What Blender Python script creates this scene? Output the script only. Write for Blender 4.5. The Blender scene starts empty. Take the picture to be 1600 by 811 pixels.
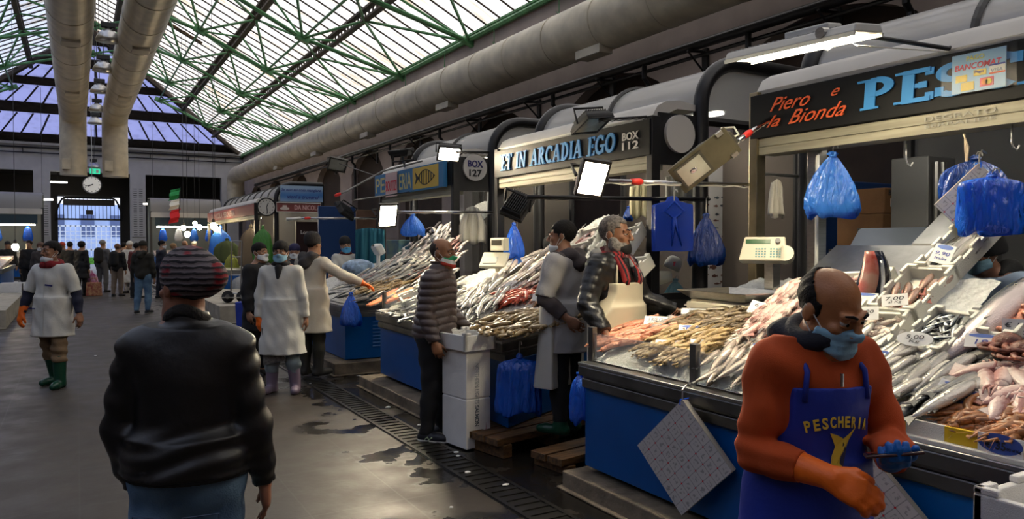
import bpy, bmesh, math, random
import numpy as np
from mathutils import Vector, Matrix, Euler
sc = bpy.context.scene
COL = sc.collection
rnd = random.Random(7)
PI = math.pi
# ---------------------------------------------------------------- camera
SY, CY = 0.503, 0.8643                 # sine / cosine of the camera's turn to the right of the hall axis
CAMH, FPX, HOR = 1.70, 1170.0, 378.0
cd = bpy.data.cameras.new('camera'); cam = bpy.data.objects.new('camera', cd); COL.objects.link(cam)
cam.location = (0, 0, CAMH)
cam.rotation_euler = (PI/2 - math.atan((405.5-HOR)/FPX), 0, -math.asin(SY))
cd.sensor_width = 36; cd.lens = 36*FPX/1600; cd.clip_end = 300
sc.camera = cam
# ---------------------------------------------------------------- world: overcast dusk sky, blue to one side and bright on the other
wd = bpy.data.worlds.new('sky'); sc.world = wd; wd.use_nodes = True
nt = wd.node_tree; bg = nt.nodes['Background']
tc = nt.nodes.new('ShaderNodeTexCoord'); sx = nt.nodes.new('ShaderNodeSeparateXYZ')
mr = nt.nodes.new('ShaderNodeMapRange'); cr = nt.nodes.new('ShaderNodeValToRGB')
nt.links.new(tc.outputs['Generated'], sx.inputs[0]); nt.links.new(sx.outputs['X'], mr.inputs['Value'])
mr.inputs['From Min'].default_value = -0.9; mr.inputs['From Max'].default_value = 0.9
nt.links.new(mr.outputs[0], cr.inputs[0])
cr.color_ramp.elements[0].color = (0.07, 0.22, 0.62, 1); cr.color_ramp.elements[1].color = (1.0, 0.95, 0.86, 1)
e_ = cr.color_ramp.elements.new(0.5); e_.color = (0.66, 0.70, 0.82, 1)
nt.links.new(cr.outputs[0], bg.inputs['Color']); bg.inputs['Strength'].default_value = 1.65
sc.view_settings.view_transform = 'Standard'; sc.view_settings.look = 'None'
sc.view_settings.gamma = 1; sc.view_settings.use_curve_mapping = False
sc.view_settings.exposure = 0.68
sc.cycles.use_denoising = True; sc.cycles.max_bounces = 7; sc.cycles.diffuse_bounces = 3; sc.cycles.glossy_bounces = 3
sc.cycles.transmission_bounces = 4; sc.cycles.transparent_max_bounces = 12; sc.cycles.sample_clamp_indirect = 6
sc.cycles.caustics_reflective = False; sc.cycles.caustics_refractive = False
# ---------------------------------------------------------------- positions
def at(px, py, X=None, Y=None, Z=None, d=None):
    r = (px-800)/FPX; v = (HOR-py)/FPX
    if d is None:
        if X is not None: d = X/(SY+r*CY)
        elif Y is not None: d = Y/(CY-r*SY)
        else: d = (Z-CAMH)/v
    return Vector((d*(SY+r*CY), d*(CY-r*SY), CAMH+v*d))
RV = Vector((CY, -SY, 0)); FV = Vector((SY, CY, 0)); UP = Vector((0, 0, 1))   # towards the right, along the view, up
# ---------------------------------------------------------------- materials
def mat(name, col, rough=.55, metal=0., var=0., vs=6., bump=0., bs=40., spec=.5, emit=0., trans=None, col2=None, coat=0., stretch=None, detail=4.):
    m = bpy.data.materials.new(name); m.use_nodes = True
    n = m.node_tree.nodes; l = m.node_tree.links; b = n['Principled BSDF']
    c4 = tuple(col)+(1,)
    b.inputs['Base Color'].default_value = c4; b.inputs['Roughness'].default_value = rough; b.inputs['Metallic'].default_value = metal
    b.inputs['Specular IOR Level'].default_value = spec; b.inputs['Coat Weight'].default_value = coat
    if emit: b.inputs['Emission Color'].default_value = c4; b.inputs['Emission Strength'].default_value = emit
    m.diffuse_color = c4
    t = None
    if var or bump:
        t = n.new('ShaderNodeTexCoord'); out = t.outputs['Object']
        if stretch:
            mp = n.new('ShaderNodeMapping'); mp.inputs['Scale'].default_value = stretch; l.new(out, mp.inputs[0]); out = mp.outputs[0]
    if var:
        x = n.new('ShaderNodeTexNoise'); x.inputs['Scale'].default_value = vs; x.inputs['Detail'].default_value = detail; l.new(out, x.inputs['Vector'])
        r = n.new('ShaderNodeValToRGB'); r.color_ramp.elements[0].position = .35; r.color_ramp.elements[1].position = .65
        c2 = col2 or tuple(max(0, v*(1-var)) for v in col)
        r.color_ramp.elements[0].color = tuple(c2)+(1,); r.color_ramp.elements[1].color = c4 if col2 else tuple(min(1, v*(1+var*.6)) for v in col)+(1,)
        l.new(x.outputs['Fac'], r.inputs[0]); l.new(r.outputs[0], b.inputs['Base Color'])
    if bump:
        x = n.new('ShaderNodeTexNoise'); x.inputs['Scale'].default_value = bs; x.inputs['Detail'].default_value = 3; l.new(out, x.inputs['Vector'])
        u = n.new('ShaderNodeBump'); u.inputs['Strength'].default_value = bump; u.inputs['Distance'].default_value = .02; l.new(x.outputs['Fac'], u.inputs['Height']); l.new(u.outputs[0], b.inputs['Normal'])
    return m
def clear(name, tint=(1, 1, 1), gloss=.08, rough=.05, haze=0., hazecol=(.8, .8, .8)):
    """glass / clear film: see-through, with a mirror share and a milky share"""
    m = bpy.data.materials.new(name); m.use_nodes = True; n = m.node_tree.nodes; l = m.node_tree.links
    for x in list(n): n.remove(x)
    o = n.new('ShaderNodeOutputMaterial'); t = n.new('ShaderNodeBsdfTransparent'); g = n.new('ShaderNodeBsdfGlossy'); d = n.new('ShaderNodeBsdfDiffuse')
    t.inputs[0].default_value = tuple(tint)+(1,); g.inputs['Roughness'].default_value = rough; d.inputs[0].default_value = tuple(hazecol)+(1,)
    a = n.new('ShaderNodeMixShader'); b = n.new('ShaderNodeMixShader'); a.inputs[0].default_value = haze; b.inputs[0].default_value = gloss
    l.new(t.outputs[0], a.inputs[1]); l.new(d.outputs[0], a.inputs[2]); l.new(a.outputs[0], b.inputs[1]); l.new(g.outputs[0], b.inputs[2]); l.new(b.outputs[0], o.inputs[0])
    return m
def thin(name, col, rough=.4, through=.5, var=0., vs=5., stretch=None, col2=None, gloss=.08):
    """thin sheet that lets light through (plastic bag, translucent roofing)"""
    m = bpy.data.materials.new(name); m.use_nodes = True; n = m.node_tree.nodes; l = m.node_tree.links
    for x in list(n): n.remove(x)
    o = n.new('ShaderNodeOutputMaterial'); t = n.new('ShaderNodeBsdfTranslucent'); g = n.new('ShaderNodeBsdfGlossy'); d = n.new('ShaderNodeBsdfDiffuse')
    for x in (t, d): x.inputs[0].default_value = tuple(col)+(1,)
    g.inputs['Roughness'].default_value = rough
    if var:
        tc = n.new('ShaderNodeTexCoord'); mp = n.new('ShaderNodeMapping'); mp.inputs['Scale'].default_value = stretch or (1, 1, 1)
        x = n.new('ShaderNodeTexNoise'); x.inputs['Scale'].default_value = vs; x.inputs['Detail'].default_value = 5
        r = n.new('ShaderNodeValToRGB'); r.color_ramp.elements[0].position = .32; r.color_ramp.elements[1].position = .5
        r.color_ramp.elements[0].color = tuple(col2 or [c*(1-var) for c in col])+(1,); r.color_ramp.elements[1].color = tuple(col)+(1,)
        l.new(tc.outputs['Object'], mp.inputs[0]); l.new(mp.outputs[0], x.inputs['Vector']); l.new(x.outputs['Fac'], r.inputs[0])
        l.new(r.outputs[0], t.inputs[0]); l.new(r.outputs[0], d.inputs[0])
    if gloss > .04:
        tc2 = n.new('ShaderNodeTexCoord'); m2 = n.new('ShaderNodeMapping'); m2.inputs['Scale'].default_value = (1.6, 1.6, .55); x2 = n.new('ShaderNodeTexNoise'); x2.inputs['Scale'].default_value = 17; x2.inputs['Detail'].default_value = 3; x2.inputs['Distortion'].default_value = 1.2; u2 = n.new('ShaderNodeBump'); u2.inputs['Strength'].default_value = .7; u2.inputs['Distance'].default_value = .03
        l.new(tc2.outputs['Object'], m2.inputs[0]); l.new(m2.outputs[0], x2.inputs['Vector']); l.new(x2.outputs['Fac'], u2.inputs['Height'])
        for q in (t, d, g): l.new(u2.outputs[0], q.inputs['Normal'])
    a = n.new('ShaderNodeMixShader'); b = n.new('ShaderNodeMixShader'); a.inputs[0].default_value = through; b.inputs[0].default_value = gloss
    l.new(d.outputs[0], a.inputs[1]); l.new(t.outputs[0], a.inputs[2]); l.new(a.outputs[0], b.inputs[1]); l.new(g.outputs[0], b.inputs[2]); l.new(b.outputs[0], o.inputs[0])
    return m
def wavemat(name, c1, c2, scale, direction='Z', dist=0., rough=.8, third=None, pos=.5, bump=0.):
    """knitted / ribbed stripes along one local axis"""
    m = mat(name, c1, rough); n = m.node_tree.nodes; l = m.node_tree.links; b = n['Principled BSDF']
    t = n.new('ShaderNodeTexCoord'); w = n.new('ShaderNodeTexWave'); w.wave_type = 'BANDS'; w.bands_direction = direction
    w.inputs['Scale'].default_value = scale; w.inputs['Distortion'].default_value = dist; w.inputs['Detail Scale'].default_value = 2
    r = n.new('ShaderNodeValToRGB'); r.color_ramp.elements[0].color = tuple(c1)+(1,); r.color_ramp.elements[1].color = tuple(c2)+(1,)
    r.color_ramp.elements[0].position = pos-.04; r.color_ramp.elements[1].position = pos+.04
    l.new(t.outputs['Object'], w.inputs[0]); l.new(w.outputs['Fac'], r.inputs[0])
    if third:
        x = n.new('ShaderNodeTexNoise'); x.inputs['Scale'].default_value = 9; mx = n.new('ShaderNodeMix'); mx.data_type = 'RGBA'
        rr = n.new('ShaderNodeValToRGB'); rr.color_ramp.elements[0].position = .52; rr.color_ramp.elements[1].position = .6
        l.new(t.outputs['Object'], x.inputs['Vector']); l.new(x.outputs['Fac'], rr.inputs[0]); l.new(rr.outputs[0], mx.inputs[0])
        r2 = n.new('ShaderNodeValToRGB'); r2.color_ramp.elements[0].color = tuple(third)+(1,); r2.color_ramp.elements[1].color = tuple(c2)+(1,)
        r2.color_ramp.elements[0].position = pos-.04; r2.color_ramp.elements[1].position = pos+.04; l.new(w.outputs['Fac'], r2.inputs[0])
        l.new(r.outputs[0], mx.inputs[6]); l.new(r2.outputs[0], mx.inputs[7]); l.new(mx.outputs[2], b.inputs['Base Color'])
    else: l.new(r.outputs[0], b.inputs['Base Color'])
    if bump:
        u = n.new('ShaderNodeBump'); u.inputs['Strength'].default_value = bump; u.inputs['Distance'].default_value = .01
        l.new(w.outputs['Fac'], u.inputs['Height']); l.new(u.outputs[0], b.inputs['Normal'])
    return m
# ---------------------------------------------------------------- mesh building
class MB:
    def __init__(s): s.v = []; s.f = []; s.mi = []; s.m = 0
    def add(s, vs, fs):
        b = len(s.v); s.v += [tuple(x) for x in vs]; s.f += [tuple(b+i for i in f) for f in fs]; s.mi += [s.m]*len(fs); return s
    def box(s, c, d, R=None):
        c = Vector(c); hx, hy, hz = d[0]/2, d[1]/2, d[2]/2
        vs = [Vector((x, y, z)) for x in (-hx, hx) for y in (-hy, hy) for z in (-hz, hz)]
        if R is not None: vs = [R @ v for v in vs]
        return s.add([c+v for v in vs], [(0, 1, 3, 2), (4, 6, 7, 5), (0, 4, 5, 1), (2, 3, 7, 6), (0, 2, 6, 4), (1, 5, 7, 3)])
    def bx(s, x0, x1, y0, y1, z0, z1): return s.box(((x0+x1)/2, (y0+y1)/2, (z0+z1)/2), (x1-x0, y1-y0, z1-z0))
    def hexa(s, lo, hi):   # two quads, same winding
        return s.add(list(lo)+list(hi), [(3, 2, 1, 0), (4, 5, 6, 7), (0, 1, 5, 4), (1, 2, 6, 5), (2, 3, 7, 6), (3, 0, 4, 7)])
    def prism(s, poly, h):  # poly: points; h: vector
        n = len(poly); h = Vector(h); P0 = [Vector(p) for p in poly]
        return s.add(P0+[p+h for p in P0], [tuple(range(n))[::-1], tuple(range(n, 2*n))]+[(i, (i+1) % n, n+(i+1) % n, n+i) for i in range(n)])
    def loft(s, rings, cap=True, closed=True):
        n = len(rings[0]); vs = [p for r in rings for p in r]; fs = []
        for k in range(len(rings)-1):
            for i in range(n if closed else n-1):
                j = (i+1) % n; fs.append((k*n+i, k*n+j, (k+1)*n+j, (k+1)*n+i))
        if cap and closed: fs.append(tuple(range(n))[::-1]); fs.append(tuple((len(rings)-1)*n+i for i in range(n)))
        return s.add(vs, fs)
    def tube(s, pts, r, n=8, cap=True):
        pts = [Vector(p) for p in pts]; rr = r if isinstance(r, (list, tuple)) else [r]*len(pts); rings = []; u = None
        for i, p in enumerate(pts):
            t = (pts[min(i+1, len(pts)-1)]-pts[max(i-1, 0)]).normalized()
            if u is None: u = t.cross(Vector((0, 0, 1)) if abs(t.z) < .9 else Vector((1, 0, 0))).normalized()
            u = (u-t*u.dot(t)).normalized(); w = t.cross(u)
            rings.append([p+(u*math.cos(a)+w*math.sin(a))*rr[i] for a in [2*PI*k/n for k in range(n)]])
        return s.loft(rings, cap)
    def cyl(s, a, b, r, n=16, r2=None): return s.tube([a, b], [r, r if r2 is None else r2], n)
    def lathe(s, prof, o=(0, 0, 0), n=24, axis=None):
        o = Vector(o); q = Vector((0, 0, 1)).rotation_difference(Vector(axis)) if axis is not None else None; rings = []
        for r, z in prof:
            ring = [Vector((r*math.cos(2*PI*k/n), r*math.sin(2*PI*k/n), z)) for k in range(n)]
            rings.append([o+(q @ v if q else v) for v in ring])
        return s.loft(rings, True)
    def ell(s, c, r, n=12, m=8, R=None):
        c = Vector(c); rings = []
        for j in range(m+1):
            a = -PI/2+PI*j/m; e = max(math.cos(a), .02)
            ring = [Vector((r[0]*e*math.cos(2*PI*k/n), r[1]*e*math.sin(2*PI*k/n), r[2]*math.sin(a))) for k in range(n)]
            rings.append([c+(R @ v if R is not None else v) for v in ring])
        return s.loft(rings, True)
    def quad(s, a, b, c, d): return s.add([a, b, c, d], [(0, 1, 2, 3)])
    def mesh(s, name, mats, smooth=False):
        me = bpy.data.meshes.new(name); me.from_pydata([tuple(v) for v in s.v], [], s.f)
        for m in (mats if isinstance(mats, (list, tuple)) else [mats]): me.materials.append(m)
        if any(s.mi): me.polygons.foreach_set('material_index', s.mi)
        if smooth: me.polygons.foreach_set('use_smooth', [True]*len(s.f))
        me.update(); return me
    def obj(s, name, mats, parent=None, smooth=False, bev=0., world=False):
        me = s.mesh(name, mats, smooth); o = bpy.data.objects.new(name, me); COL.objects.link(o)
        if parent is not None:
            o.parent = parent
            if world:
                r = parent
                while r is not None and r.type != 'EMPTY': r = r.parent
                if r is not None: me.transform(Matrix.Translation(-r.location))
        if bev:
            b = o.modifiers.new('bevel', 'BEVEL'); b.width = bev; b.segments = 2; b.limit_method = 'ANGLE'
        if smooth == 'auto':
            me.polygons.foreach_set('use_smooth', [True]*len(s.f)); me.set_sharp_from_angle(angle=math.radians(40))
        return o
def tag(o, label, cat, group=None, kind=None):
    o['label'] = label; o['category'] = cat
    if group: o['group'] = group
    if kind: o['kind'] = kind
    return o
def thing(name, label, cat, loc=(0, 0, 0), group=None, rotz=0.):
    o = bpy.data.objects.new(name, None); COL.objects.link(o); o.location = loc; o.rotation_euler = (0, 0, rotz)
    o.empty_display_size = .1
    return tag(o, label, cat, group)
def W(mb, name, m, root, smooth=False, bev=0.): return mb.obj(name, m, root, smooth, bev, True)
def struct(name, mb, m, smooth=False, bev=0.):
    o = mb.obj(name, m, None, smooth, bev); o['kind'] = 'structure'; o['label'] = LAB.get(name, name.replace('_', ' ')+' of the market hall'); o['category'] = name.split('_')[0]; return o
LAB = {}
def clone(o, parent=None, mw=None):
    c = o.copy(); COL.objects.link(c)
    if parent is not None: c.parent = parent
    for ch in o.children: clone(ch, c)
    return c
def frame(o, kind):
    """matrix of a vertical face: '-X' faces the aisle, '-Y' faces down the hall towards the near end"""
    m = {'-X': ((0, -1, 0), (0, 0, 1), (-1, 0, 0)), '-Y': ((1, 0, 0), (0, 0, 1), (0, -1, 0))}[kind] if isinstance(kind, str) else kind
    M = Matrix([Vector(a) for a in m]).transposed().to_4x4(); M.translation = Vector(o); return M
def facing(nrm, up=(0, 0, 1)):
    z = Vector(nrm).normalized(); x = Vector(up).cross(z).normalized(); y = z.cross(x); return (x, y, z)
def text(s, M, w, h, name, m, parent=None, bold=0., shear=0., depth=.004, world=True, center=True):
    """lettering fitted into w x h metres, lower left (or centre) at M's origin"""
    cu = bpy.data.curves.new(name, 'FONT'); cu.body = s; cu.size = 1; cu.offset = bold; cu.shear = shear; cu.extrude = .01; cu.resolution_u = 3
    t = bpy.data.objects.new(name, cu); COL.objects.link(t)
    me = bpy.data.meshes.new_from_object(t.evaluated_get(bpy.context.evaluated_depsgraph_get())); bpy.data.objects.remove(t)
    n = len(me.vertices); co = np.empty(n*3); me.vertices.foreach_get('co', co); co = co.reshape(-1, 3)
    lo, hi = co.min(0), co.max(0); co = (co-lo)/np.maximum(hi-lo, 1e-6)
    co *= (w, h or w*(hi[1]-lo[1])/(hi[0]-lo[0]), depth)
    if center: co -= (w/2, (h or w*(hi[1]-lo[1])/(hi[0]-lo[0]))/2, 0)
    me.vertices.foreach_set('co', co.astype(np.float32).ravel()); me.transform(M); me.materials.clear(); me.materials.append(m)
    o = bpy.data.objects.new(name, me); COL.objects.link(o)
    if parent is not None:
        o.parent = parent; r = parent
        while r is not None and r.type != 'EMPTY': r = r.parent
        if world and r is not None: me.transform(Matrix.Translation(-r.location))
    return o
# bold serif sign-painter's letters made of strokes
def arc(cx, cy, rx, ry, a0, a1, n=12): return [(cx+rx*math.cos(math.radians(a0+(a1-a0)*k/n)), cy+ry*math.sin(math.radians(a0+(a1-a0)*k/n))) for k in range(n+1)]
V, T = .19, .09
GL = {'I': (.36, [([(.18, 0), (.18, 1)], V), 's.18,0', 's.18,1']),
 'P': (.68, [([(.2, 0), (.2, 1)], V), 's.2,0', 's.12,1', (arc(.3, .72, .24, .235, 90, -90), V*.85), ([(.2, .955), (.3, .955)], T), ([(.2, .485), (.3, .485)], T)]),
 'E': (.62, [([(.2, 0), (.2, 1)], V), 's.14,0', 's.14,1', ([(.1, .955), (.56, .955)], T), ([(.1, .045), (.58, .045)], T), ([(.2, .5), (.44, .5)], T), ([(.54, .78), (.54, 1)], T), ([(.56, 0), (.56, .24)], T), ([(.44, .4), (.44, .6)], T)]),
 'T': (.66, [([(.33, 0), (.33, 1)], V), 's.33,0', ([(.03, .95), (.63, .95)], T*1.1), ([(.06, .76), (.06, 1)], T), ([(.6, .76), (.6, 1)], T)]),
 'N': (.78, [([(.16, 0), (.16, 1)], T*1.2), ([(.62, 0), (.62, 1)], T*1.2), ([(.14, .96), (.62, .06)], V), 's.16,0', 's.1,1', 's.62,1']),
 'A': (.78, [([(.12, 0), (.38, 1)], T*1.1), ([(.38, .98), (.64, 0)], V), ([(.22, .33), (.56, .33)], T), 's.12,0', 's.64,0']),
 'R': (.74, [([(.2, 0), (.2, 1)], V), 's.2,0', 's.12,1', (arc(.3, .74, .22, .215, 90, -90), V*.85), ([(.2, .955), (.3, .955)], T), ([(.2, .525), (.3, .525)], T), ([(.34, .52), (.62, .02)], V*.9), 's.64,0']),
 'C': (.68, [(arc(.37, .5, .27, .43, 50, 310, 20), V*.9), ([(.6, .66), (.6, .95)], T*1.2)]),
 'D': (.74, [([(.2, 0), (.2, 1)], V), 's.12,0', 's.12,1', (arc(.27, .5, .35, .45, 90, -90, 16), V*.85), ([(.2, .955), (.3, .955)], T), ([(.2, .045), (.3, .045)], T)]),
 'G': (.78, [(arc(.38, .5, .28, .43, 48, 320, 22), V*.9), ([(.40, .44), (.78, .44)], T*1.2), ([(.63, .06), (.63, .44)], V*.9), ([(.6, .70), (.6, .95)], T)]),
 'O': (.76, [(arc(.38, .5, .28, .43, 0, 360, 28), V*.9)]),
 'S': (.6, [(arc(.3, .725, .19, .215, 40, 270, 14)+arc(.3, .285, .2, .225, 90, -140, 14), V*.82), ([(.49, .7), (.49, .96)], T), ([(.1, .05), (.1, .32)], T)]),
 'H': (.84, [([(.2, 0), (.2, 1)], V), ([(.64, 0), (.64, 1)], V), ([(.2, .5), (.64, .5)], T), 's.2,0', 's.2,1', 's.64,0', 's.64,1']), ' ': (.42, [])}
def serif(s, M, w, h, name, m, parent, depth=.004, slant=.12, fat=1., thin_=1.):
    def draw(mb, pts, t, ox):
        pts = [Vector((ox+p[0], p[1], 0)) for p in pts]; L = []; Rr = []
        for i, p in enumerate(pts):
            d = (pts[min(i+1, len(pts)-1)]-pts[max(i-1, 0)]).normalized(); nn = Vector((-d.y, d.x, 0))*t/2*fat; L.append(p+nn); Rr.append(p-nn)
        dz[0] = (dz[0]+1) % 12
        for i in range(len(pts)-1): mb.hexa([L[i], Rr[i], Rr[i+1], L[i+1]], [v+Vector((0, 0, 1+.07*dz[0]+.02*(i % 2))) for v in (L[i], Rr[i], Rr[i+1], L[i+1])])
    mb = MB(); ox = 0; dz = [0]
    for ch in s:
        gw, st = GL[ch]
        for e in st:
            if isinstance(e, str):
                a, b = (float(q) for q in e[1:].split(',')); y = .035 if b == 0 else .965; draw(mb, [(a-.17, y), (a+.17, y)], .07, ox)
            else: draw(mb, e[0], e[1]*(thin_ if e[1] < .13 else 1), ox)
        ox += gw
    A = Matrix(((w/ox, slant*h, 0, 0), (0, h, 0, 0), (0, 0, depth, 0), (0, 0, 0, 1)))
    mb.v = [tuple(M @ (A @ Vector(v))) for v in mb.v]
    return W(mb, name, m, parent)
# ================================================================ palette
black = mat('black_paint', (.012, .012, .013), .35, bump=.05, bs=60)
blackm = mat('black_metal', (.02, .02, .022), .4, .3)
rubber = mat('rubber', (.025, .025, .025), .7)
steel = mat('stainless', (.50, .49, .46), .28, 1., var=.12, vs=3, stretch=(1, 8, 30))
steeld = mat('dull_steel', (.20, .20, .195), .38, 1., var=.25, vs=4, bump=.05)
chrome = mat('chrome', (.75, .75, .75), .12, 1.)
brass = mat('brassy_post', (.42, .35, .22), .3, 1., var=.3, vs=3)
bluep = mat('blue_panel', (.0, .085, .34), .33, var=.12, vs=2, bump=.02, bs=8)
blued = mat('blue_boards', (.005, .04, .15), .5)
white = mat('white_plastic', (.72, .72, .68), .4)
cream = mat('cream_plastic', (.66, .62, .47), .4)
foam = mat('polystyrene', (.86, .84, .79), .75, bump=.25, bs=220, var=.04, vs=9)
foamw = mat('lit_polystyrene', (.82, .80, .70), .75, bump=.25, bs=200)  # copy of the foam with warm lamp light put into its colour
alu = mat('shutter_aluminium', (.33, .31, .23), .5, .2, var=.2, vs=5, bump=.05, stretch=(1, .3, 6))
concrete = mat('concrete', (.20, .16, .11), .8, var=.45, vs=5, bump=.4, bs=30)
beige = mat('beige_concrete', (.40, .36, .28), .75, var=.25, vs=4, bump=.2, bs=20)
wood = mat('wet_wood', (.17, .085, .03), .5, var=.6, vs=4, bump=.4, bs=18, stretch=(1.2, 9, 9), col2=(.05, .025, .01))
clearg = clear('clear_glass', (.97, .98, .97), .07, .03, .02)
clearp = clear('clear_roof_plastic', (.88, .9, .9), .12, .15, .45, (.80, .79, .76))
awn = mat('white_canopy', (.58, .56, .52), .5, var=.08, vs=2)
red = mat('red_tape', (.75, .03, .02), .4)
cable = mat('white_cable', (.7, .68, .6), .5)
bagblue = thin('blue_carrier_film', (.01, .17, .88), .22, .35, gloss=.10)
bagdark = thin('deep_blue_film', (.005, .07, .42), .2, .25, gloss=.12)
bagpale = thin('pale_blue_film', (.045, .27, .86), .25, .45, gloss=.08)
bagwhite = thin('white_film', (.72, .72, .70), .4, .4, gloss=.05)
bagclear = clear('clear_film', (.88, .92, .96), .12, .2, .35, (.6, .7, .8))
tube_e = mat('tube_light', (1, .93, .8), emit=18.)
led = mat('led_panel', (1, .85, .60), emit=240.)
led2 = mat('led_strip', (1, .86, .60), emit=42.)
bulb_e = mat('bulb_light', (1, .78, .45), emit=60.)
bell_e = mat('bell_lamp_glow', (1, .80, .50), emit=95.)
ink = mat('ink', (.02, .02, .025), .6)
inkblue = mat('blue_ink', (.02, .05, .35), .6)
navy = mat('navy_print', (.02, .02, .14), .5)
card = mat('price_card', (.80, .80, .78), .5)
orange = mat('orange_paint', (.80, .11, .02), .5)
sky_letters = mat('sky_blue_letters', (.035, .26, .62), .6)
yellow = mat('yellow_print', (.80, .55, .05), .5)
# ================================================================ floor
def floor_mat():
    m = mat('wet_floor_slabs', (.06, .055, .05), .4); n = m.node_tree.nodes; l = m.node_tree.links; b = n['Principled BSDF']
    t = n.new('ShaderNodeTexCoord'); br = n.new('ShaderNodeTexBrick')
    br.inputs['Scale'].default_value = 1; br.inputs['Brick Width'].default_value = .62; br.inputs['Row Height'].default_value = .92
    br.inputs['Mortar Size'].default_value = .006; br.offset = 0
    br.inputs['Color1'].default_value = (.052, .039, .028, 1); br.inputs['Color2'].default_value = (.038, .029, .021, 1); br.inputs['Mortar'].default_value = (.065, .055, .045, 1)
    l.new(t.outputs['Object'], br.inputs['Vector'])
    def noise(sc_, d, a, bb, st=None):
        x = n.new('ShaderNodeTexNoise'); x.inputs['Scale'].default_value = sc_; x.inputs['Detail'].default_value = d
        src = t.outputs['Object']
        if st: mp = n.new('ShaderNodeMapping'); mp.inputs['Scale'].default_value = st; l.new(src, mp.inputs[0]); src = mp.outputs[0]
        l.new(src, x.inputs['Vector']); r = n.new('ShaderNodeMapRange'); r.inputs['From Min'].default_value = a; r.inputs['From Max'].default_value = bb
        l.new(x.outputs['Fac'], r.inputs['Value']); return r.outputs[0]
    s = n.new('ShaderNodeSeparateXYZ'); l.new(t.outputs['Object'], s.inputs[0])
    g = n.new('ShaderNodeMapRange'); g.inputs['From Min'].default_value = 1.55; g.inputs['From Max'].default_value = 2.75; l.new(s.outputs['X'], g.inputs['Value'])
    wet = noise(1.9, 7, .42, .62); a = n.new('ShaderNodeMath'); a.operation = 'ADD'; l.new(g.outputs[0], a.inputs[0])
    sc2 = n.new('ShaderNodeMath'); sc2.operation = 'MULTIPLY_ADD'; l.new(wet, sc2.inputs[0]); sc2.inputs[1].default_value = .9; sc2.inputs[2].default_value = -.45; l.new(sc2.outputs[0], a.inputs[1])
    st = n.new('ShaderNodeMapRange'); st.interpolation_type = 'SMOOTHSTEP'; st.inputs['From Min'].default_value = .35; st.inputs['From Max'].default_value = .75; l.new(a.outputs[0], st.inputs['Value'])
    mx = n.new('ShaderNodeMix'); mx.data_type = 'RGBA'; l.new(st.outputs[0], mx.inputs[0]); l.new(br.outputs['Color'], mx.inputs[6]); mx.inputs[7].default_value = (.014, .0125, .011, 1)
    dirt = noise(.8, 6, .3, .75); m2 = n.new('ShaderNodeMix'); m2.data_type = 'RGBA'; m2.blend_type = 'MULTIPLY'; m2.inputs[0].default_value = .55
    l.new(mx.outputs[2], m2.inputs[6]); dr = n.new('ShaderNodeValToRGB'); l.new(dirt, dr.inputs[0]); dr.color_ramp.elements[0].color = (.5, .5, .5, 1); l.new(dr.outputs[0], m2.inputs[7])
    l.new(m2.outputs[2], b.inputs['Base Color'])
    ro = n.new('ShaderNodeMapRange'); l.new(st.outputs[0], ro.inputs['Value']); ro.inputs['To Min'].default_value = .42; ro.inputs['To Max'].default_value = .12
    rn = noise(3, 5, .35, .65); ra = n.new('ShaderNodeMath'); ra.operation = 'MULTIPLY_ADD'; l.new(rn, ra.inputs[0]); ra.inputs[1].default_value = .16; l.new(ro.outputs[0], ra.inputs[2]); l.new(ra.outputs[0], b.inputs['Roughness'])
    bu = n.new('ShaderNodeBump'); bu.inputs['Strength'].default_value = .12; bu.inputs['Distance'].default_value = .01; bn = noise(22, 4, 0, 1); l.new(bn, bu.inputs['Height']); l.new(bu.outputs[0], b.inputs['Normal'])
    return m
LAB.update(floor='dark grey slab floor of the market hall, wet along the drain', wall_right='mauve plaster wall behind the fish stalls with dark arched recesses', roof='pitched roof of translucent white corrugated sheets on dark purlins')
XL, XR, YN, YF, ZE = -8.2, 9.5, -6.0, 51.7, 7.33
XC, ZR, YH = .65, 11.8, 40.5
mb = MB(); mb.bx(XL-1, XR+.3, YN, 57, -.1, 0); struct('floor', mb, floor_mat())
# drain grate
mb = MB(); grate_m = mat('drain_grate', (.035, .033, .03), .35, .6, var=.4, vs=9)
mb.bx(2.36, 2.64, .5, 34, .001, .004)
for k in range(190):
    y = 1.5+k*.1 if k < 120 else 13.5+(k-120)*.28
    mb.bx(2.395, 2.605, y, y+.035, .004, .012)
for x in (2.365, 2.605): mb.bx(x, x+.03, .5, 34, .004, .014)
tag(mb.obj('drain_grate', grate_m), 'dark metal drain grate running along the wet floor in front of the stalls', 'drain grate')
# scraps of fish paper and ice on the floor
bits = [at(*p, Z=0) for p in ((484, 602), (606, 640), (715, 718), (730, 744), (712, 712), (866, 731), (147, 558), (790, 764), (560, 590), (230, 783), (705, 800), (655, 668))]
for i, p in enumerate(bits):
    mb = MB(); a = rnd.uniform(.015, .035) if i != 5 else .07; mb.prism([(p.x+a*math.cos(t)*rnd.uniform(.6, 1.2), p.y+a*math.sin(t)*rnd.uniform(.5, 1.1), .0145) for t in (0, 1.1, 2.2, 3.3, 4.4, 5.4)], (0, 0, .006))
    tag(mb.obj('paper_scrap', card), 'small white scrap of paper lying on the wet floor near the drain', 'scrap', 'paper scraps on the floor')
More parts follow.
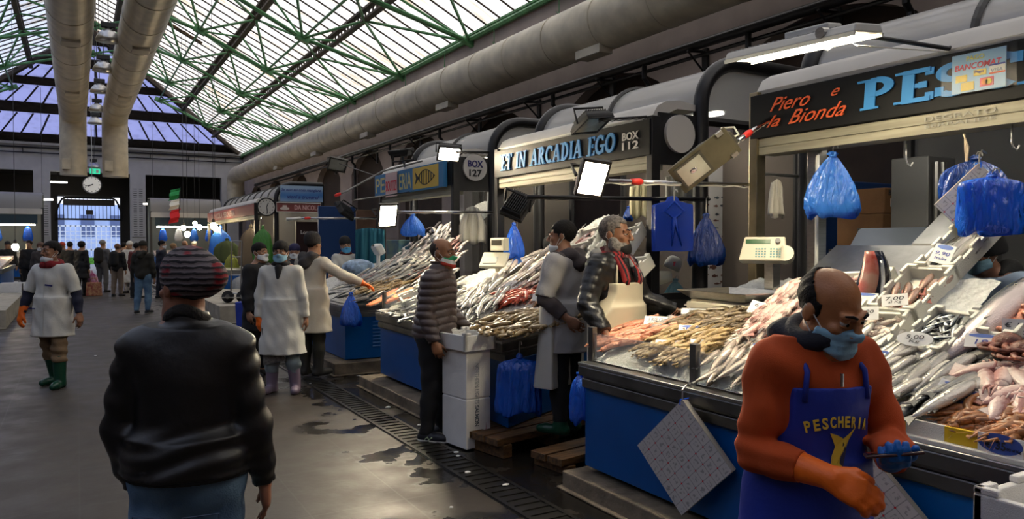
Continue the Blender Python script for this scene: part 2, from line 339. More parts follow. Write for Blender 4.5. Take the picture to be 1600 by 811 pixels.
# ================================================================ walls
plaster = mat('mauve_plaster', (.36, .30, .28), .85, var=.12, vs=1.5, bump=.1)
plasterw = mat('white_plaster', (.52, .51, .50), .85, var=.08, vs=1.5)
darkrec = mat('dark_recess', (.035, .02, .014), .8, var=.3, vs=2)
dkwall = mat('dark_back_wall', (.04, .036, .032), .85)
def arched_wall():
    mb = MB(); x0, x1 = XR, XR+.25
    mb.bx(x0, x1, YN, YF, 5.9, ZE+.1); mb.bx(x0, x1, YF, 56, 0, 7)
    # bays with segmental arches: piers and arch spandrels
    y = YN; bay, pier = 5.0, 1.5
    while y < YF-.1:
        y1 = min(y+pier, YF); mb.bx(x0, x1, y, y1, 0, 5.9)
        a, b = y1, min(y+bay, YF)
        if b > a:
            n = 10
            for k in range(n):
                u0, u1 = a+(b-a)*k/n, a+(b-a)*(k+1)/n
                z0 = 4.35+.75*math.sin(PI*k/n)**.6 if 0 < k else 4.35; z1 = 4.35+.75*math.sin(PI*(k+1)/n)**.6 if k+1 < n else 4.35
                mb.hexa([(x0, u0, z0), (x0, u1, z1), (x0, u1, 5.9), (x0, u0, 5.9)], [(x1, u0, z0), (x1, u1, z1), (x1, u1, 5.9), (x1, u0, 5.9)])
        y += bay
    struct('wall_right', mb, plaster)
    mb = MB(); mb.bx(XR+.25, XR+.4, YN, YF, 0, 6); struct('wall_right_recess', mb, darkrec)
arched_wall()
mb = MB(); mb.bx(XL-.25, XL, YN, YF, 3.4, ZE+.1); mb.bx(XL-.25, XL, YF, 56, 0, 7)
for k in range(12): mb.bx(XL-.25, XL, YN+k*5, YN+k*5+1.4, 0, 3.4)
struct('wall_left', mb, plaster)
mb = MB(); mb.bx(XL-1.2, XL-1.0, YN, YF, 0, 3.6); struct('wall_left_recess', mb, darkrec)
mb = MB(); mb.bx(XL, XR, YN-.3, YN, 0, 12); struct('wall_front', mb, plaster)
# far end: white beam on white columns, dark space behind with the gate
mb = MB(); mb.bx(XL, XR, YF-.25, YF+.25, 5.85, 7.45); mb.bx(XL, XR, YF-.5, YF-.25, 7.3, 7.45)
struct('wall_far_beam', mb, plasterw)
def colx(px): return at(px, 300, Y=YF).x
for i, (a, b) in enumerate(((54, 80), (204, 228), (-130, -100), (346, 372))):
    mb = MB(); mb.bx(colx(a), colx(b), YF-.3, YF+.3, 0, 5.85); struct('pillar_far_%d' % (i+1), mb, plasterw)
# pipes under the beam and slotted panels on the columns
mb = MB()
for z, r in ((7.15, .05), (6.85, .035)): mb.cyl((XL, YF-.42, z), (XR, YF-.42, z), r, 8)
for k in range(8): mb.bx(-7+k*2.2, -6.96+k*2.2, YF-.45, YF-.25, 6.8, 7.2)
tag(mb.obj('pipe', black), 'thin dark pipes running across the white beam at the far end of the hall', 'pipe')
for a, b, y0, y1, lab, n in ((57, 79, 320, 370, 'white panel with slots on the far column left of the gate', 14), (207, 226, 294, 370, 'white perforated panel on the far column right of the gate', 22)):
    p0, p1 = at(a, y1, Y=YF-.36), at(b, y0, Y=YF-.36); r = thing('slotted_panel', lab, 'panel', (p0.x, YF-.36, p0.z))
    mb = MB(); mb.bx(p0.x, p1.x, YF-.38, YF-.31, p0.z, p1.z); W(mb, 'panel', plasterw, r)
    mb = MB()
    for k in range(n):
        z = p0.z+.1+(p1.z-p0.z-.2)*k/(n-1); w = (p1.x-p0.x)
        for u, v in ((.12, .42), (.58, .88)): mb.bx(p0.x+w*u, p0.x+w*v, YF-.386, YF-.379, z, z+.035)
    W(mb, 'slots', black, r)
YB = 55.5
gx0, gx1 = at(88, 400, Y=YB).x, at(191, 400, Y=YB).x; gz = at(140, 306, Y=YB).z
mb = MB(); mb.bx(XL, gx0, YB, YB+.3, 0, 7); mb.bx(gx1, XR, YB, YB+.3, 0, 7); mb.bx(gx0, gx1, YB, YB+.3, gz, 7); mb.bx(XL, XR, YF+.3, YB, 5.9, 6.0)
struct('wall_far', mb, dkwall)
# arched wrought gate over the exit
gr = thing('entrance_gate', 'dark arched iron gate grille over the bright exit at the far end', 'gate', ((gx0+gx1)/2, YB-.1, 0))
zb = at(140, 343, Y=YB).z; zt = at(140, 318, Y=YB).z; gc = (gx0+gx1)/2; gw = (gx1-gx0)/2
mb = MB(); mb.bx(gx0, gx1, YB-.14, YB-.06, zb-.06, zb+.06); mb.bx(gx0, gx0+.12, YB-.14, YB-.06, 0, gz); mb.bx(gx1-.12, gx1, YB-.14, YB-.06, 0, gz); mb.bx(gx0, gx1, YB-.14, YB-.06, gz-.1, gz)
W(mb, 'gate_frame', black, gr)
mb = MB()
for k in range(1, 17):
    x = gx0+(gx1-gx0)*k/17; u = abs(x-gc)/gw; zz = zb+(gz-zb)*(1 if u < .75 else 1-.6*(u-.75)/.25); mb.cyl((x, YB-.1, zb), (x, YB-.1, zz), .022, 6)
W(mb, 'bars', black, gr)
mb = MB(); mb.tube([(gc+gw*math.cos(a), YB-.1, zb+(gz-zb)*(.9*min(1, 1.6*math.sin(a)))) for a in [PI*k/20 for k in range(21)]], .06, 8); W(mb, 'arch', black, gr)
mb = MB(); mb.bx(gc-gw*.78, gc+gw*.78, YB-.2, YB-.12, zt-.15, zt+.25); mb.bx(gc-.2, gc+.2, YB-.2, YB-.12, zb+.3, zb+.6); W(mb, 'name_board', mat('dark_board', (.05, .04, .035), .6), gr)
# what shows outside the gate
mb = MB(); mb.bx(-30, 30, 56, 90, -.1, -.02); struct('ground_outside', mb, mat('asphalt', (.16, .17, .19), .9))
mb = MB(); mb.bx(-12, 16, 66, 66.4, 0, .5); tag(mb.obj('hedge', mat('hedge_leaves', (.10, .34, .03), .8, var=.5, vs=9)), 'low green hedge outside beyond the gate', 'hedge', kind='stuff')
fr = thing('fence', 'white slatted fence seen outside through the gate', 'fence', (2, 68, 0))
fm = mat('white_fence', (.75, .8, .9), .6); mb = MB(); mb.bx(-6, 10, 68, 68.08, 1.0, 1.15); mb.bx(-6, 10, 68, 68.08, 2.9, 3.0)
for k in range(46): mb.bx(-6+k*.35, -5.93+k*.35, 68, 68.06, .6, 3.0)
W(mb, 'pickets', fm, fr)
mb = MB()
for z in (1.6, 1.9, 2.2, 2.5): mb.bx(-6, 10, 68.06, 68.1, z, z+.05)
W(mb, 'rails', fm, fr)
br = thing('building', 'pale blue building across the street seen through the gate', 'building', (2, 80, 0)); bm_ = mat('bluish_facade', (.40, .52, .80), .8, var=.15, vs=.4)
mb = MB(); mb.bx(-25, 30, 80, 84, 0, 5.2); W(mb, 'wall', bm_, br)
fw_ = mat('far_window', (.10, .14, .28), .3)
for k in range(14): mb = MB(); mb.bx(-14+k*2.4, -12.9+k*2.4, 79.93, 80.0, 2.2, 4.2); W(mb, 'window', fw_, br)
mb = MB(); mb.bx(gx0-.2, gx1+.2, YB+2.6, YB+2.7, 4.4, 5.0)
# ================================================================ roof
roofm = thin('roof_sheet', (.90, .86, .81), .5, .8, var=.3, vs=1.1, stretch=(.35, 3.2, .35), col2=(.62, .50, .34), gloss=.02)
sl = (ZR-ZE)/(XR-XC)
def roof_sheet(name, sx):
    mb = MB(); x1 = XR if sx > 0 else XL; n = 8
    ys = [YN+(YF-YN)*k/420 for k in range(421)]
    rows = []
    for k in range(n+1):
        u = k/n; x = x1+(XC-x1)*u; z = ZE+.12+(ZR-ZE)*u; ymax = YF+(YH-YF)*u
        rows.append([(x, YN+(ymax-YN)*(y-YN)/(YF-YN), z+.018*math.sin((YN+(ymax-YN)*(y-YN)/(YF-YN))*2*PI/.36)) for y in ys])
    mb.loft(rows, False, False); o = struct(name, mb, roofm, True); return o
LAB['roof_right'] = 'pitched right slope of translucent white corrugated roof sheets with rust streaks'; LAB['roof_left'] = 'pitched left slope of translucent corrugated roof sheets, blue in the dusk'
roof_sheet('roof_right', 1); roof_sheet('roof_left', -1)
rustm = mat('rusty_sheet', (.30, .17, .09), .8, var=.5, vs=3); mb = MB()
for y in (33.2, 22.4): mb.hexa([(3.0, y, ZE+(XR-3.0)*sl+.10), (4.6, y, ZE+(XR-4.6)*sl+.10), (4.6, y+.35, ZE+(XR-4.6)*sl+.10), (3.0, y+.35, ZE+(XR-3.0)*sl+.10)], [(3.0, y, ZE+(XR-3.0)*sl+.13), (4.6, y, ZE+(XR-4.6)*sl+.13), (4.6, y+.35, ZE+(XR-4.6)*sl+.13), (3.0, y+.35, ZE+(XR-3.0)*sl+.13)])
struct('roof_patch', mb, rustm)
# hipped far end: glazed rows between dark boards
def hip(s, x):   # s: 0 at the eave .. 1 at the ridge; x in -1..1 across the slope at that height
    y = YF+(YH-YF)*s; z = ZE+(ZR-ZE)*s; xa = XL+(XC-XL)*s; xb = XR+(XC-XR)*s; return Vector(((xa+xb)/2+(xb-xa)/2*x, y, z+.1))
glassb = thin('frosted_pane', (.60, .61, .80), .3, .85, var=.15, vs=2.2, gloss=.06)
bandm = mat('dark_boards', (.045, .035, .03), .7, var=.4, vs=4)
bands = [(0, .1), (.29, .38), (.525, .59), (.69, .76), (.86, 1.0)]; mb = MB(); up = Vector((0, 0, .06))
for a, b in bands:
    q = [hip(a, -1), hip(a, 1), hip(b, 1), hip(b, -1)]; mb.hexa(q, [v+up for v in q])
struct('roof_hip_boards', mb, bandm)
i = 0; mul = MB()
for a, b, n in ((.1, .29, 17), (.38, .525, 13), (.59, .69, 9), (.76, .86, 6)):
    for k in range(n):
        xa, xb = -1+2*k/n, -1+2*(k+1)/n; i += 1
        q = [hip(a, xa), hip(a, xb), hip(b, xb), hip(b, xa)]; mb = MB(); mb.hexa(q, [v+Vector((0, 0, .01)) for v in q])
        LAB['window_%d' % i] = 'frosted bluish roof pane in the glazed far end of the roof'
        struct('window_%d' % i, mb, glassb)
        if k: mul.tube([hip(a, xa)-up, hip(b, xa)-up], .055, 4)
struct('window_frames', mul, bandm)
# purlins (dark lattice beams), eave beams and glazing bars
green = mat('green_steel', (.085, .26, .10), .45, var=.3, vs=3); purm = mat('dark_purlin', (.05, .032, .022), .6, var=.4, vs=2)
def rz(x): return ZE+(XR-x)*sl if x > XC else ZE+(x-XL)*sl
def ymx(x): return YF-(YF-YH)*((XR-x)/(XR-XC) if x > XC else (x-XL)/(XC-XL))
mb = MB(); PUR = [7.28, 5.27, 3.1, 1.6]; PURL = [2*XC-x for x in PUR]
for x in PUR+PURL:
    z = rz(x); y1 = ymx(x)
    for dz in (-.06, -.36): mb.bx(x-.09, x+.09, YN, y1, z+dz-.035, z+dz+.035)
    y = YN
    while y < y1-.4: mb.bx(x-.02, x+.02, y, y+.05, z-.36, z-.06); y += .32
mb.bx(XC-.12, XC+.12, YN, YH, ZR-.35, ZR)
struct('beam_purlins', mb, purm)
mb = MB(); y = YN+.4
while y < YF-.6:
    for x1 in (XR, XL):
        x2 = XC; f = min(1, (YF-y)/(YF-YH)); x2 = x1+(XC-x1)*f
        p, q = Vector((x1, y, rz(x1)-.0)), Vector((x2, y, rz(x2)-.0)); mb.tube([p, q], .028, 4)
    y += .72
for sx in (XL, XR): mb.tube([(sx, YF, ZE), (XC, YH, ZR-.1)], .16, 6)
struct('beam_glazing_bars', mb, purm)
# green trusses: one frame every five metres
def truss(Y):
    mb = MB(); g = MB()
    for s in (1, -1):
        X = (lambda x: x) if s > 0 else (lambda x: 2*XC-x)
        low = [(9.42, 7.2), (6.15, 8.02), (3.85, 9.15), (XC+.001, 10.1)]; upn = [7.28, 5.27, 3.1]
        if Y > YH: low = [q for q in low if ymx(X(q[0])) > Y+.3 or q[0] > 9]; upn = [u for u in upn if ymx(X(u)) > Y+.3]
        L = [Vector((X(x), Y, z)) for x, z in low]
        for a, b in zip(L, L[1:]):
            for dy in (-.06, .06): mb.tube([a+Vector((0, dy, 0)), b+Vector((0, dy, 0))], .045, 6)
        for q in L: g.box(q, (.42, .2, .2), Matrix.Rotation(s*.42, 3, 'Y'))
        for i, u in enumerate(upn):
            for dy in (-2.5, 0, 2.5):
                U = Vector((X(u), Y+dy, rz(X(u))-.36))
                if U.y > ymx(X(u)): continue
                for q in L[i:i+2]:
                    if dy: mb.tube([q, U], .042, 6)
                    elif i == 0 or True: mb.tube([q+Vector((0, .05, 0)), U], .035, 6)
        for q, r in zip(L[1:], L[1:]):
            if q.y+5 < ymx(q.x): mb.tube([q, q+Vector((0, 5, 0))], .04, 6)
    o = struct('beam_truss', mb, green); g.obj('gusset', green, o)
LAB['beam_truss'] = 'green painted steel roof truss with angle braces'
for k in range(9): truss(3.5+5*k)
mb = MB()
for sx, d in ((XR, -.1), (XL, .1)):
    mb.tube([(sx+d, YN, ZE-.08), (sx+d, YF, ZE-.08)], .075, 6); mb.bx(sx+d-.05, sx+d+.15*(-1 if d > 0 else 1), YN, YF, ZE, ZE+.06)
for k in range(14):
    y = 8+k*3; mb.tube([(XR-.14, y, ZE-.1), (XR-.14, y, ZE-.55), (XR-.02, y+.3, ZE-.4)], .012, 5)
LAB['beam_eaves'] = 'green steel eave beams along both side walls'; struct('beam_eaves', mb, green)
# ================================================================ air ducts
ductm = mat('duct_sheet', (.58, .52, .40), .42, .1, var=.18, vs=2.5, bump=.03, bs=10)
def spiral(pts, r, n=28, step=.16, amp=.008):
    """ribbed round duct along a polyline with rounded bends"""
    pts = [Vector(p) for p in pts]; path = [pts[0]]
    for i in range(1, len(pts)-1):
        a, b = (pts[i-1]-pts[i]).normalized(), (pts[i+1]-pts[i]).normalized(); c = r*1.5; p0, p2 = pts[i]+a*c, pts[i]+b*c
        path += [p0*(1-t)**2+pts[i]*2*t*(1-t)+p2*t*t for t in [k/8 for k in range(9)]]
    path.append(pts[-1]); fine = []
    for a, b in zip(path, path[1:]):
        m = max(1, int((b-a).length/step)); fine += [a.lerp(b, k/m) for k in range(m)]
    fine.append(path[-1]); P = []; R = []
    for a, b in zip(fine, fine[1:]):
        P += [a, a.lerp(b, .22)]; R += [r+amp, r]
    P.append(fine[-1]); R.append(r); mb = MB(); mb.tube(P, R, n); return mb
def duct(lab, pts, r, vents, seams):
    o = thing('air_duct', lab, 'air duct', pts[0]); W(spiral(pts, r), 'pipe', ductm, o, 'auto')
    for y in seams: mb = MB(); mb.tube([(pts[0][0], y, pts[0][2]), (pts[0][0], y+.05, pts[0][2])], r+.015, 28); W(mb, 'seam_ring', ductm, o, 'auto')
    for c, d in vents:
        m = MB(); m.box(c, d); v = W(m, 'vent_box', ductm, o, bev=.01); m = MB(); m.box((c[0]-(d[0]/2+.002 if d[1] > d[0] else 0), c[1], c[2]-d[2]/2-.001), (.01 if d[1] > d[0] else d[0]*.8, d[1]*.8, .004)); W(m, 'grille', black, v)
    return o
duct('large round beige air duct along the right wall above the stalls', [(8.35, -3, 5.68), (8.35, 47.5, 5.68), (8.35, 47.5, 3.2)], .49,
     [((8.25, y, 5.17), (.3, .75, .16)) for y in (11.2, 17.5, 23.5, 29.5, 36)], [k*1.55 for k in range(30)])
for X, lab in ((-.05, 'left one of the two beige round ducts hung under the ridge'), (1.42, 'right one of the two beige round ducts hung under the ridge')):
    duct(lab, [(X, -3, 6.85), (X, 34.6, 6.85), (X, 34.6, 4.35)], .47, [((X, y, 6.4), (.4, .5, .14)) for y in (20.5, 27.5)]+[((X-.25, 34.2, 4.75), (.28, .2, .42))], [k*2.1 for k in range(16)])
    mb = MB()
# ================================================================ hanging bell lamps
bellm = mat('spun_aluminium', (.55, .54, .52), .3, .9)
def bell(p, lab, ztop):
    r = thing('bell_lamp', lab, 'hanging lamp', p, 'bell lamps between the two ducts')
    mb = MB(); prof = [(.30, 0), (.285, .07), (.24, .16), (.17, .24), (.10, .29), (.07, .31)]
    mb.lathe(prof+[(.0, .31)], n=24); m = mb.obj('reflector', bellm, r, True)
    mb = MB(); mb.lathe([(.275, .012), (.275, .018)], n=24); mb.obj('glowing_lens', bell_e, r)
    mb = MB(); mb.box((0, 0, .40), (.34, .16, .14)); mb.cyl((0, 0, .3), (0, 0, .36), .08); mb.obj('gear_housing', blackm, r, bev=.02)
    mb = MB(); mb.cyl((0, 0, .46), (0, 0, ztop-p[2]), .012, 6); mb.obj('rod', black, r)
for i, (y, z) in enumerate(((15.9, 6.42), (21.4, 6.72), (25.2, 6.72), (29.6, 6.85), (33.2, 6.75), (36.6, 6.72))):
    bell((.76, y, z), 'aluminium bell lamp between the two ducts, '+['nearest and largest', 'second from the near end', 'third from the near end', 'third from the far end', 'second from the far end', 'last one before the duct ends'][i], ZR-.3)
for y in (10.8, 5.6, .4): bell((.76, y, 6.5), 'aluminium bell lamp between the two ducts, unseen above the near end of the aisle', ZR-.3)  # unseen lamps carrying the row on, added to light the near aisle
bell((at(148, 262, Y=47).x, 47, 5.75), 'aluminium bell lamp hung lowest, above the clock at the far end', 9.3)
# clock and exit sign
cp = at(145, 289, Y=45.5); r = thing('wall_clock', 'round white station clock hanging between the ducts at the far end', 'clock', cp)
mb = MB(); mb.cyl(cp+Vector((0, -.06, 0)), cp+Vector((0, .1, 0)), .46, 40); W(mb, 'case', mat('clock_case', (.10, .10, .10), .4), r, 'auto')
mb = MB(); mb.cyl(cp+Vector((0, -.075, 0)), cp+Vector((0, -.055, 0)), .41, 40); W(mb, 'dial', mat('clock_dial', (.82, .80, .74), .5, emit=.12), r, 'auto')
mb = MB()
for k in range(12):
    mb = MB(); a = PI*k/6; u = Vector((math.sin(a), 0, math.cos(a))); mb.tube([cp+u*.33+Vector((0, -.08, 0)), cp+u*.39+Vector((0, -.08, 0))], .014, 4); W(mb, 'hour_mark', ink, r)
for nm, a, L, w in (('hour_hand', math.radians(242), .2, .022), ('minute_hand', math.radians(255), .34, .014)):
    u = Vector((math.sin(a), 0, math.cos(a))); mb = MB(); mb.tube([cp-u*.06+Vector((0, -.09, 0)), cp+u*L+Vector((0, -.09, 0))], w, 4); W(mb, nm, ink, r)
mb = MB(); mb.cyl(cp+Vector((0, 0, .44)), cp+Vector((0, 0, 4.7)), .02, 8); W(mb, 'rod', steel, r)
ep = at(150, 268, Y=47.5); r = thing('exit_sign', 'small lit green emergency exit sign above the clock', 'exit sign', ep)
mb = MB(); mb.cyl(ep+UP*.1, ep+UP*4.0, .012, 6); W(mb, 'rod', black, r); mb = MB(); mb.box(ep, (.5, .08, .28)); W(mb, 'box', mat('exit_green', (.03, .55, .3), emit=.7), r)
mb = MB(); q = ep+Vector((-.1, -.045, 0)); mb.ell(q+Vector((0, 0, .08)), (.025, .004, .025)); mb.tube([q+Vector((0, 0, .05)), q+Vector((.02, 0, -.02)), q+Vector((.07, 0, -.09))], .012, 4); mb.tube([q+Vector((.02, 0, -.02)), q+Vector((-.05, 0, -.09))], .012, 4); mb.tube([q+Vector((-.06, 0, .0)), q+Vector((0, 0, .04)), q+Vector((.06, 0, .02))], .01, 4); mb.bx(ep.x+.05, ep.x+.17, ep.y-.046, ep.y-.042, ep.z-.09, ep.z+.09); W(mb, 'running_figure', white, r)
# black service pipe on brackets along the right wall
r = thing('service_pipe', 'black service pipe on brackets running along the right wall under the duct', 'pipe', (9.25, 0, 5.1))
mb = MB(); mb.cyl((9.2, -2, 5.06), (9.2, 46, 5.06), .085, 12); mb.cyl((9.3, -2, 4.9), (9.3, 46, 4.9), .035, 8); W(mb, 'pipe', black, r, 'auto')
for y in (4.5, 7.0, 9.6, 12.2, 15, 18, 22, 26, 31): 
    mb = MB(); mb.tube([(9.48, y, 5.0), (9.05, y, 4.96)], .03, 4); mb.tube([(9.48, y, 4.6), (9.05, y, 4.96)], .022, 4); mb.bx(9.44, 9.5, y-.06, y+.06, 4.55, 5.05); W(mb, 'bracket', black, r)
for y in (5.8, 8.4, 10.9, 14, 20, 24, 28): 
    mb = MB(); mb.tube([(9.2, y, 5.05), (9.2, y, 4.75), (9.3, y, 4.65), (9.32, y, 3.3)], .05, 8); W(mb, 'branch', black, r)
# ================================================================ stalls
def sheet_off(p, d): return Vector(p)+Vector(d)
XS, XB2, XBK = 4.6, 5.2, 6.6          # sign line, second post, back of the booth
frosty = clear('frosted_guard_glass', (.95, .96, .95), .06, .1, .22, (.75, .75, .72))
def counter(lab, Y0, Y1, X0=2.95, near=0., guard=None, glab=None, vents=False):
    """blue market counter; 'near' is how far its near end slants back"""
    r = thing('fish_counter', lab, 'counter', (X0, (Y0+Y1)/2, 0)); Xb = 4.75
    def foot(a, b, o=0.): return [(a+o, Y0+o*.3, 0), (a+o, Y1-o, 0), (b, Y1-o, 0), (b, Y0+near*(b-a)+o*.3, 0)]
    def slab(mb, a, z0, z1, o=0.):
        q = [Vector(v) for v in foot(a, Xb, o)]; mb.hexa([v+UP*z0 for v in q], [v+UP*z1 for v in q])
    mb = MB(); slab(mb, X0+.05, .17, .72, .0); W(mb, 'blue_panel', bluep, r, bev=.006)
    mb = MB(); slab(mb, X0+.02, .71, .775); slab(mb, X0-.01, .795, .865); slab(mb, X0+.03, .77, .80); W(mb, 'steel_rim', steeld, r, bev=.008)
    mb = MB(); slab(mb, X0-.012, .865, .886); W(mb, 'rim_edge', steel, r, bev=.004)
    for y in (Y0+.3, Y1-.3):
        for x in (X0+.3, Xb-.3):
            mb = MB(); mb.cyl((x, y+near*(x-X0), 0.1), (x, y+near*(x-X0), .18), .03, 10); W(mb, 'foot', blackm, r)
    if vents:
        mb = MB()
        for c in range(2):
            for k in range(8):
                x = X0+.42+c*.3; z = .32+k*.045; y = Y0+near*(x-X0-.05)-.008; mb.bx(x, x+.17, y-.008, y+.01, z, z+.012)
        W(mb, 'louvres', mat('louvre_edge', (.10, .22, .50), .35), r)
    if guard:
        a, b = guard
        g = thing('glass_guard', glab, 'guard', (X0+.09, a, .886))
        mb = MB(); mb.bx(X0+.085, X0+.093, a, b, .90, 1.08); W(mb, 'glass', frosty, g)
        for y in (a, b) if a > 3 else (a, 3.15, b):
            mb = MB(); mb.bx(X0+.07, X0+.11, y-.025, y+.025, .886, 1.12); W(mb, 'post', steeld, g, bev=.003)
    return r
def plinth(name, lab, x0, x1, y0, y1, h, m=concrete, near=0.):
    mb = MB(); q = [Vector((x0, y0, 0)), Vector((x0, y1, 0)), Vector((x1, y1, 0)), Vector((x1, y0+near*(x1-x0), 0))]; mb.hexa(q, [v+UP*h for v in q])
    q2 = [v+Vector((-.03 if k < 2 else 0, -.03 if k in (0, 3) else .03, 0)) for k, v in enumerate(q)]; mb.hexa(q2, [v+UP*.018 for v in q2])
    o = mb.obj(name, m, None, False, .018); tag(o, lab, 'plinth', kind='structure'); return o
A0, A1, B0, B1, C0, C1, D0, D1 = .35, 4.16, 5.30, 8.29, 9.45, 12.2, 23.0, 32.0
counter('blue fish counter of the nearest stall, under the black sign with big sky-blue letters', A0, A1, guard=(2.3, 4.13), glab='low glass guard with steel posts along the ice of the nearest counter')
counter('blue fish counter of the middle stall, behind the man in the quilted jacket', B0, B1, 3.0, .55, guard=(6.9, 8.26), glab='low glass guard on the far end of the middle counter')
counter('blue fish counter with louvred end panel, third from the near end', C0, C1, 2.95, 0, vents=True)
counter('blue fish counter of the far stall with the red name sign', D0, D1, 3.0, 0)
plinth('concrete_plinth', 'worn concrete plinth under the nearest blue counter', 2.88, 4.6, .3, 4.26, .125)
plinth('concrete_plinth', 'worn concrete plinth under the middle blue counter', 2.86, 4.6, 5.62, 8.5, .125, near=.4)
plinth('concrete_plinth', 'worn concrete plinth under the counter with the louvred end', 2.8, 4.6, 9.25, 12.3, .16)
plinth('empty_platform', 'low empty beige concrete platform between two stalls, beside the aisle', 2.55, 6.2, 16.4, 22.3, .37, beige)
plinth('empty_platform', 'low empty beige concrete platform on the left side of the aisle', -5.2, -1.2, 17.6, 23.5, .37, beige)
# ---------------------------------------------------------------- booth shells
rod_m = mat('roof_rib', (.05, .05, .05), .5)
def arch_path(Y, s=0.):
    pts = [(XB2, Y, 0), (XB2, Y, 3.0)]
    pts += [(XB2+.5-.5*math.cos(a), Y, 3.0+.46*math.sin(a)) for a in [PI/2*k/8 for k in range(1, 9)]]
    return pts+[(XBK, Y, 3.46)]
def booth(lab, Y0, Y1, fascia_m, postm=black, front=True, steelposts=False, lit=True, back=None, tubes=1, open_near=True):
    r = thing('market_booth', lab, 'booth', (XS, (Y0+Y1)/2, 0)); hgt = 2.83
    # posts on the sign line and behind it
    for y, nm in ((Y0, 'near'), (Y1, 'far')):
        if front:
            mb = MB(); mb.bx(XS-.04, XS+.06, y-.04, y+.04, 0, 2.86); W(mb, 'front_post', brass if (steelposts and nm == 'far') else postm, r, bev=.006)
        mb = MB(); mb.tube(arch_path(y), .075, 10); W(mb, 'arched_post', postm, r, 'auto')
        mb = MB(); mb.tube([(XBK, y, 3.46), (XBK, y, 0)], .05, 8); W(mb, 'back_post', postm, r)
        mb = MB(); mb.tube([(XB2, y, 2.86), (XBK, y, 2.86)], .05, 6); W(mb, 'crossbar', postm, r)
        # clear end pane under the arch
        poly = [Vector(p) for p in arch_path(y)[1:]]; poly = [Vector((XB2, y, 2.9))]+poly+[Vector((XBK, y, 2.9))]
        mb = MB(); mb.prism([p-Vector((0, .006, 0)) for p in poly], (0, .012, 0)); W(mb, 'end_pane', clearp, r)
    # clear barrel roof with ribs
    prof = [(p[0], p[2]) for p in arch_path(0)[1:]]; prof = [(XB2, 2.86)]+prof+[(XBK+.3, 3.5)]
    mb = MB(); mb.loft([[(x, Y0, z) for x, z in prof], [(x, Y1, z) for x, z in prof]], False, False); W(mb, 'barrel_roof', clearp, r, True)
    n = max(2, int((Y1-Y0)/1.1))
    for k in range(1, n):
        y = Y0+(Y1-Y0)*k/n; mb = MB(); mb.tube([(x-.005, y, z+.01) for x, z in prof], .03, 6); W(mb, 'roof_rib', rod_m, r)
    mb = MB(); mb.bx(XS+.18, XS+.26, Y0+.3, Y1-.3, 2.44, 2.50); f = W(mb, 'hidden_fill_housing', white, r); mb = MB(); mb.cyl((XS+.22, Y0+.35, 2.42), (XS+.22, Y1-.35, 2.42), .018, 8); W(mb, 'hidden_fill_tube', tube_e, f)  # unseen tube added behind the name board to brighten booth and counter
    # white curved hood between sign and roof
    hood = [(XS+.02, 2.80), (XS+.0, 2.87), (XS+.06, 2.96), (XS+.16, 3.01), (XS+.34, 3.03), (XB2-.02, 3.0), (XB2-.02, 2.95), (XS+.3, 2.95), (XS+.1, 2.86)]
    mb = MB(); mb.loft([[(x, Y0, z) for x, z in hood], [(x, Y1, z) for x, z in hood]], True); W(mb, 'hood', awn, r, 'auto')
    # name board and shutter box under it
    mb = MB(); mb.bx(XS-.05, XS, Y0-.02, Y1+.02, 2.50, 2.83); fb = W(mb, 'name_board', fascia_m, r, bev=.004)
    mb = MB(); mb.bx(XS-.02, XS+.16, Y0+.04, Y1-.04, 2.37, 2.495); mb.bx(XS-.03, XS, Y0+.04, Y1-.04, 2.43, 2.437); sb = W(mb, 'shutter', alu, r, bev=.004)
    mb = MB(); ym = Y0+(Y1-Y0)*.38; mb.tube([(XS-.02, ym+.09, 2.372), (XS-.05, ym+.09, 2.355), (XS-.05, ym-.09, 2.355), (XS-.02, ym-.09, 2.372)], .006, 6); W(mb, 'pull_handle', steel, sb)
    mb = MB(); mb.bx(XS+.1, XBK, Y0, Y1, 2.86, 2.90); W(mb, 'ceiling_board', mat('booth_soffit', (.05, .05, .05), .8), r) if False else None
    for k in range(tubes):
        mb = MB(); y0 = Y0+.35+(Y1-Y0-.5)*k/tubes; y1 = y0+min(1.5, (Y1-Y0-.8)/tubes); x = 5.85; mb.bx(x-.07, x+.07, y0, y1, 3.07, 3.12); f = W(mb, 'light_fitting', white, r)
        mb = MB(); mb.cyl((x-.04, y0+.03, 3.05), (x-.04, y1-.03, 3.05), .016, 8); mb.cyl((x+.04, y0+.03, 3.05), (x+.04, y1-.03, 3.05), .016, 8); W(mb, 'light_tube', tube_e if lit else white, f)
    mb = MB(); mb.bx(XBK, XBK+.06, Y0, Y1, 0, 2.9); W(mb, 'back_panel', back or dkwall, r)
    return r, fb, sb
fas_dark = mat('black_fascia', (.006, .0065, .007), .5, spec=.2)
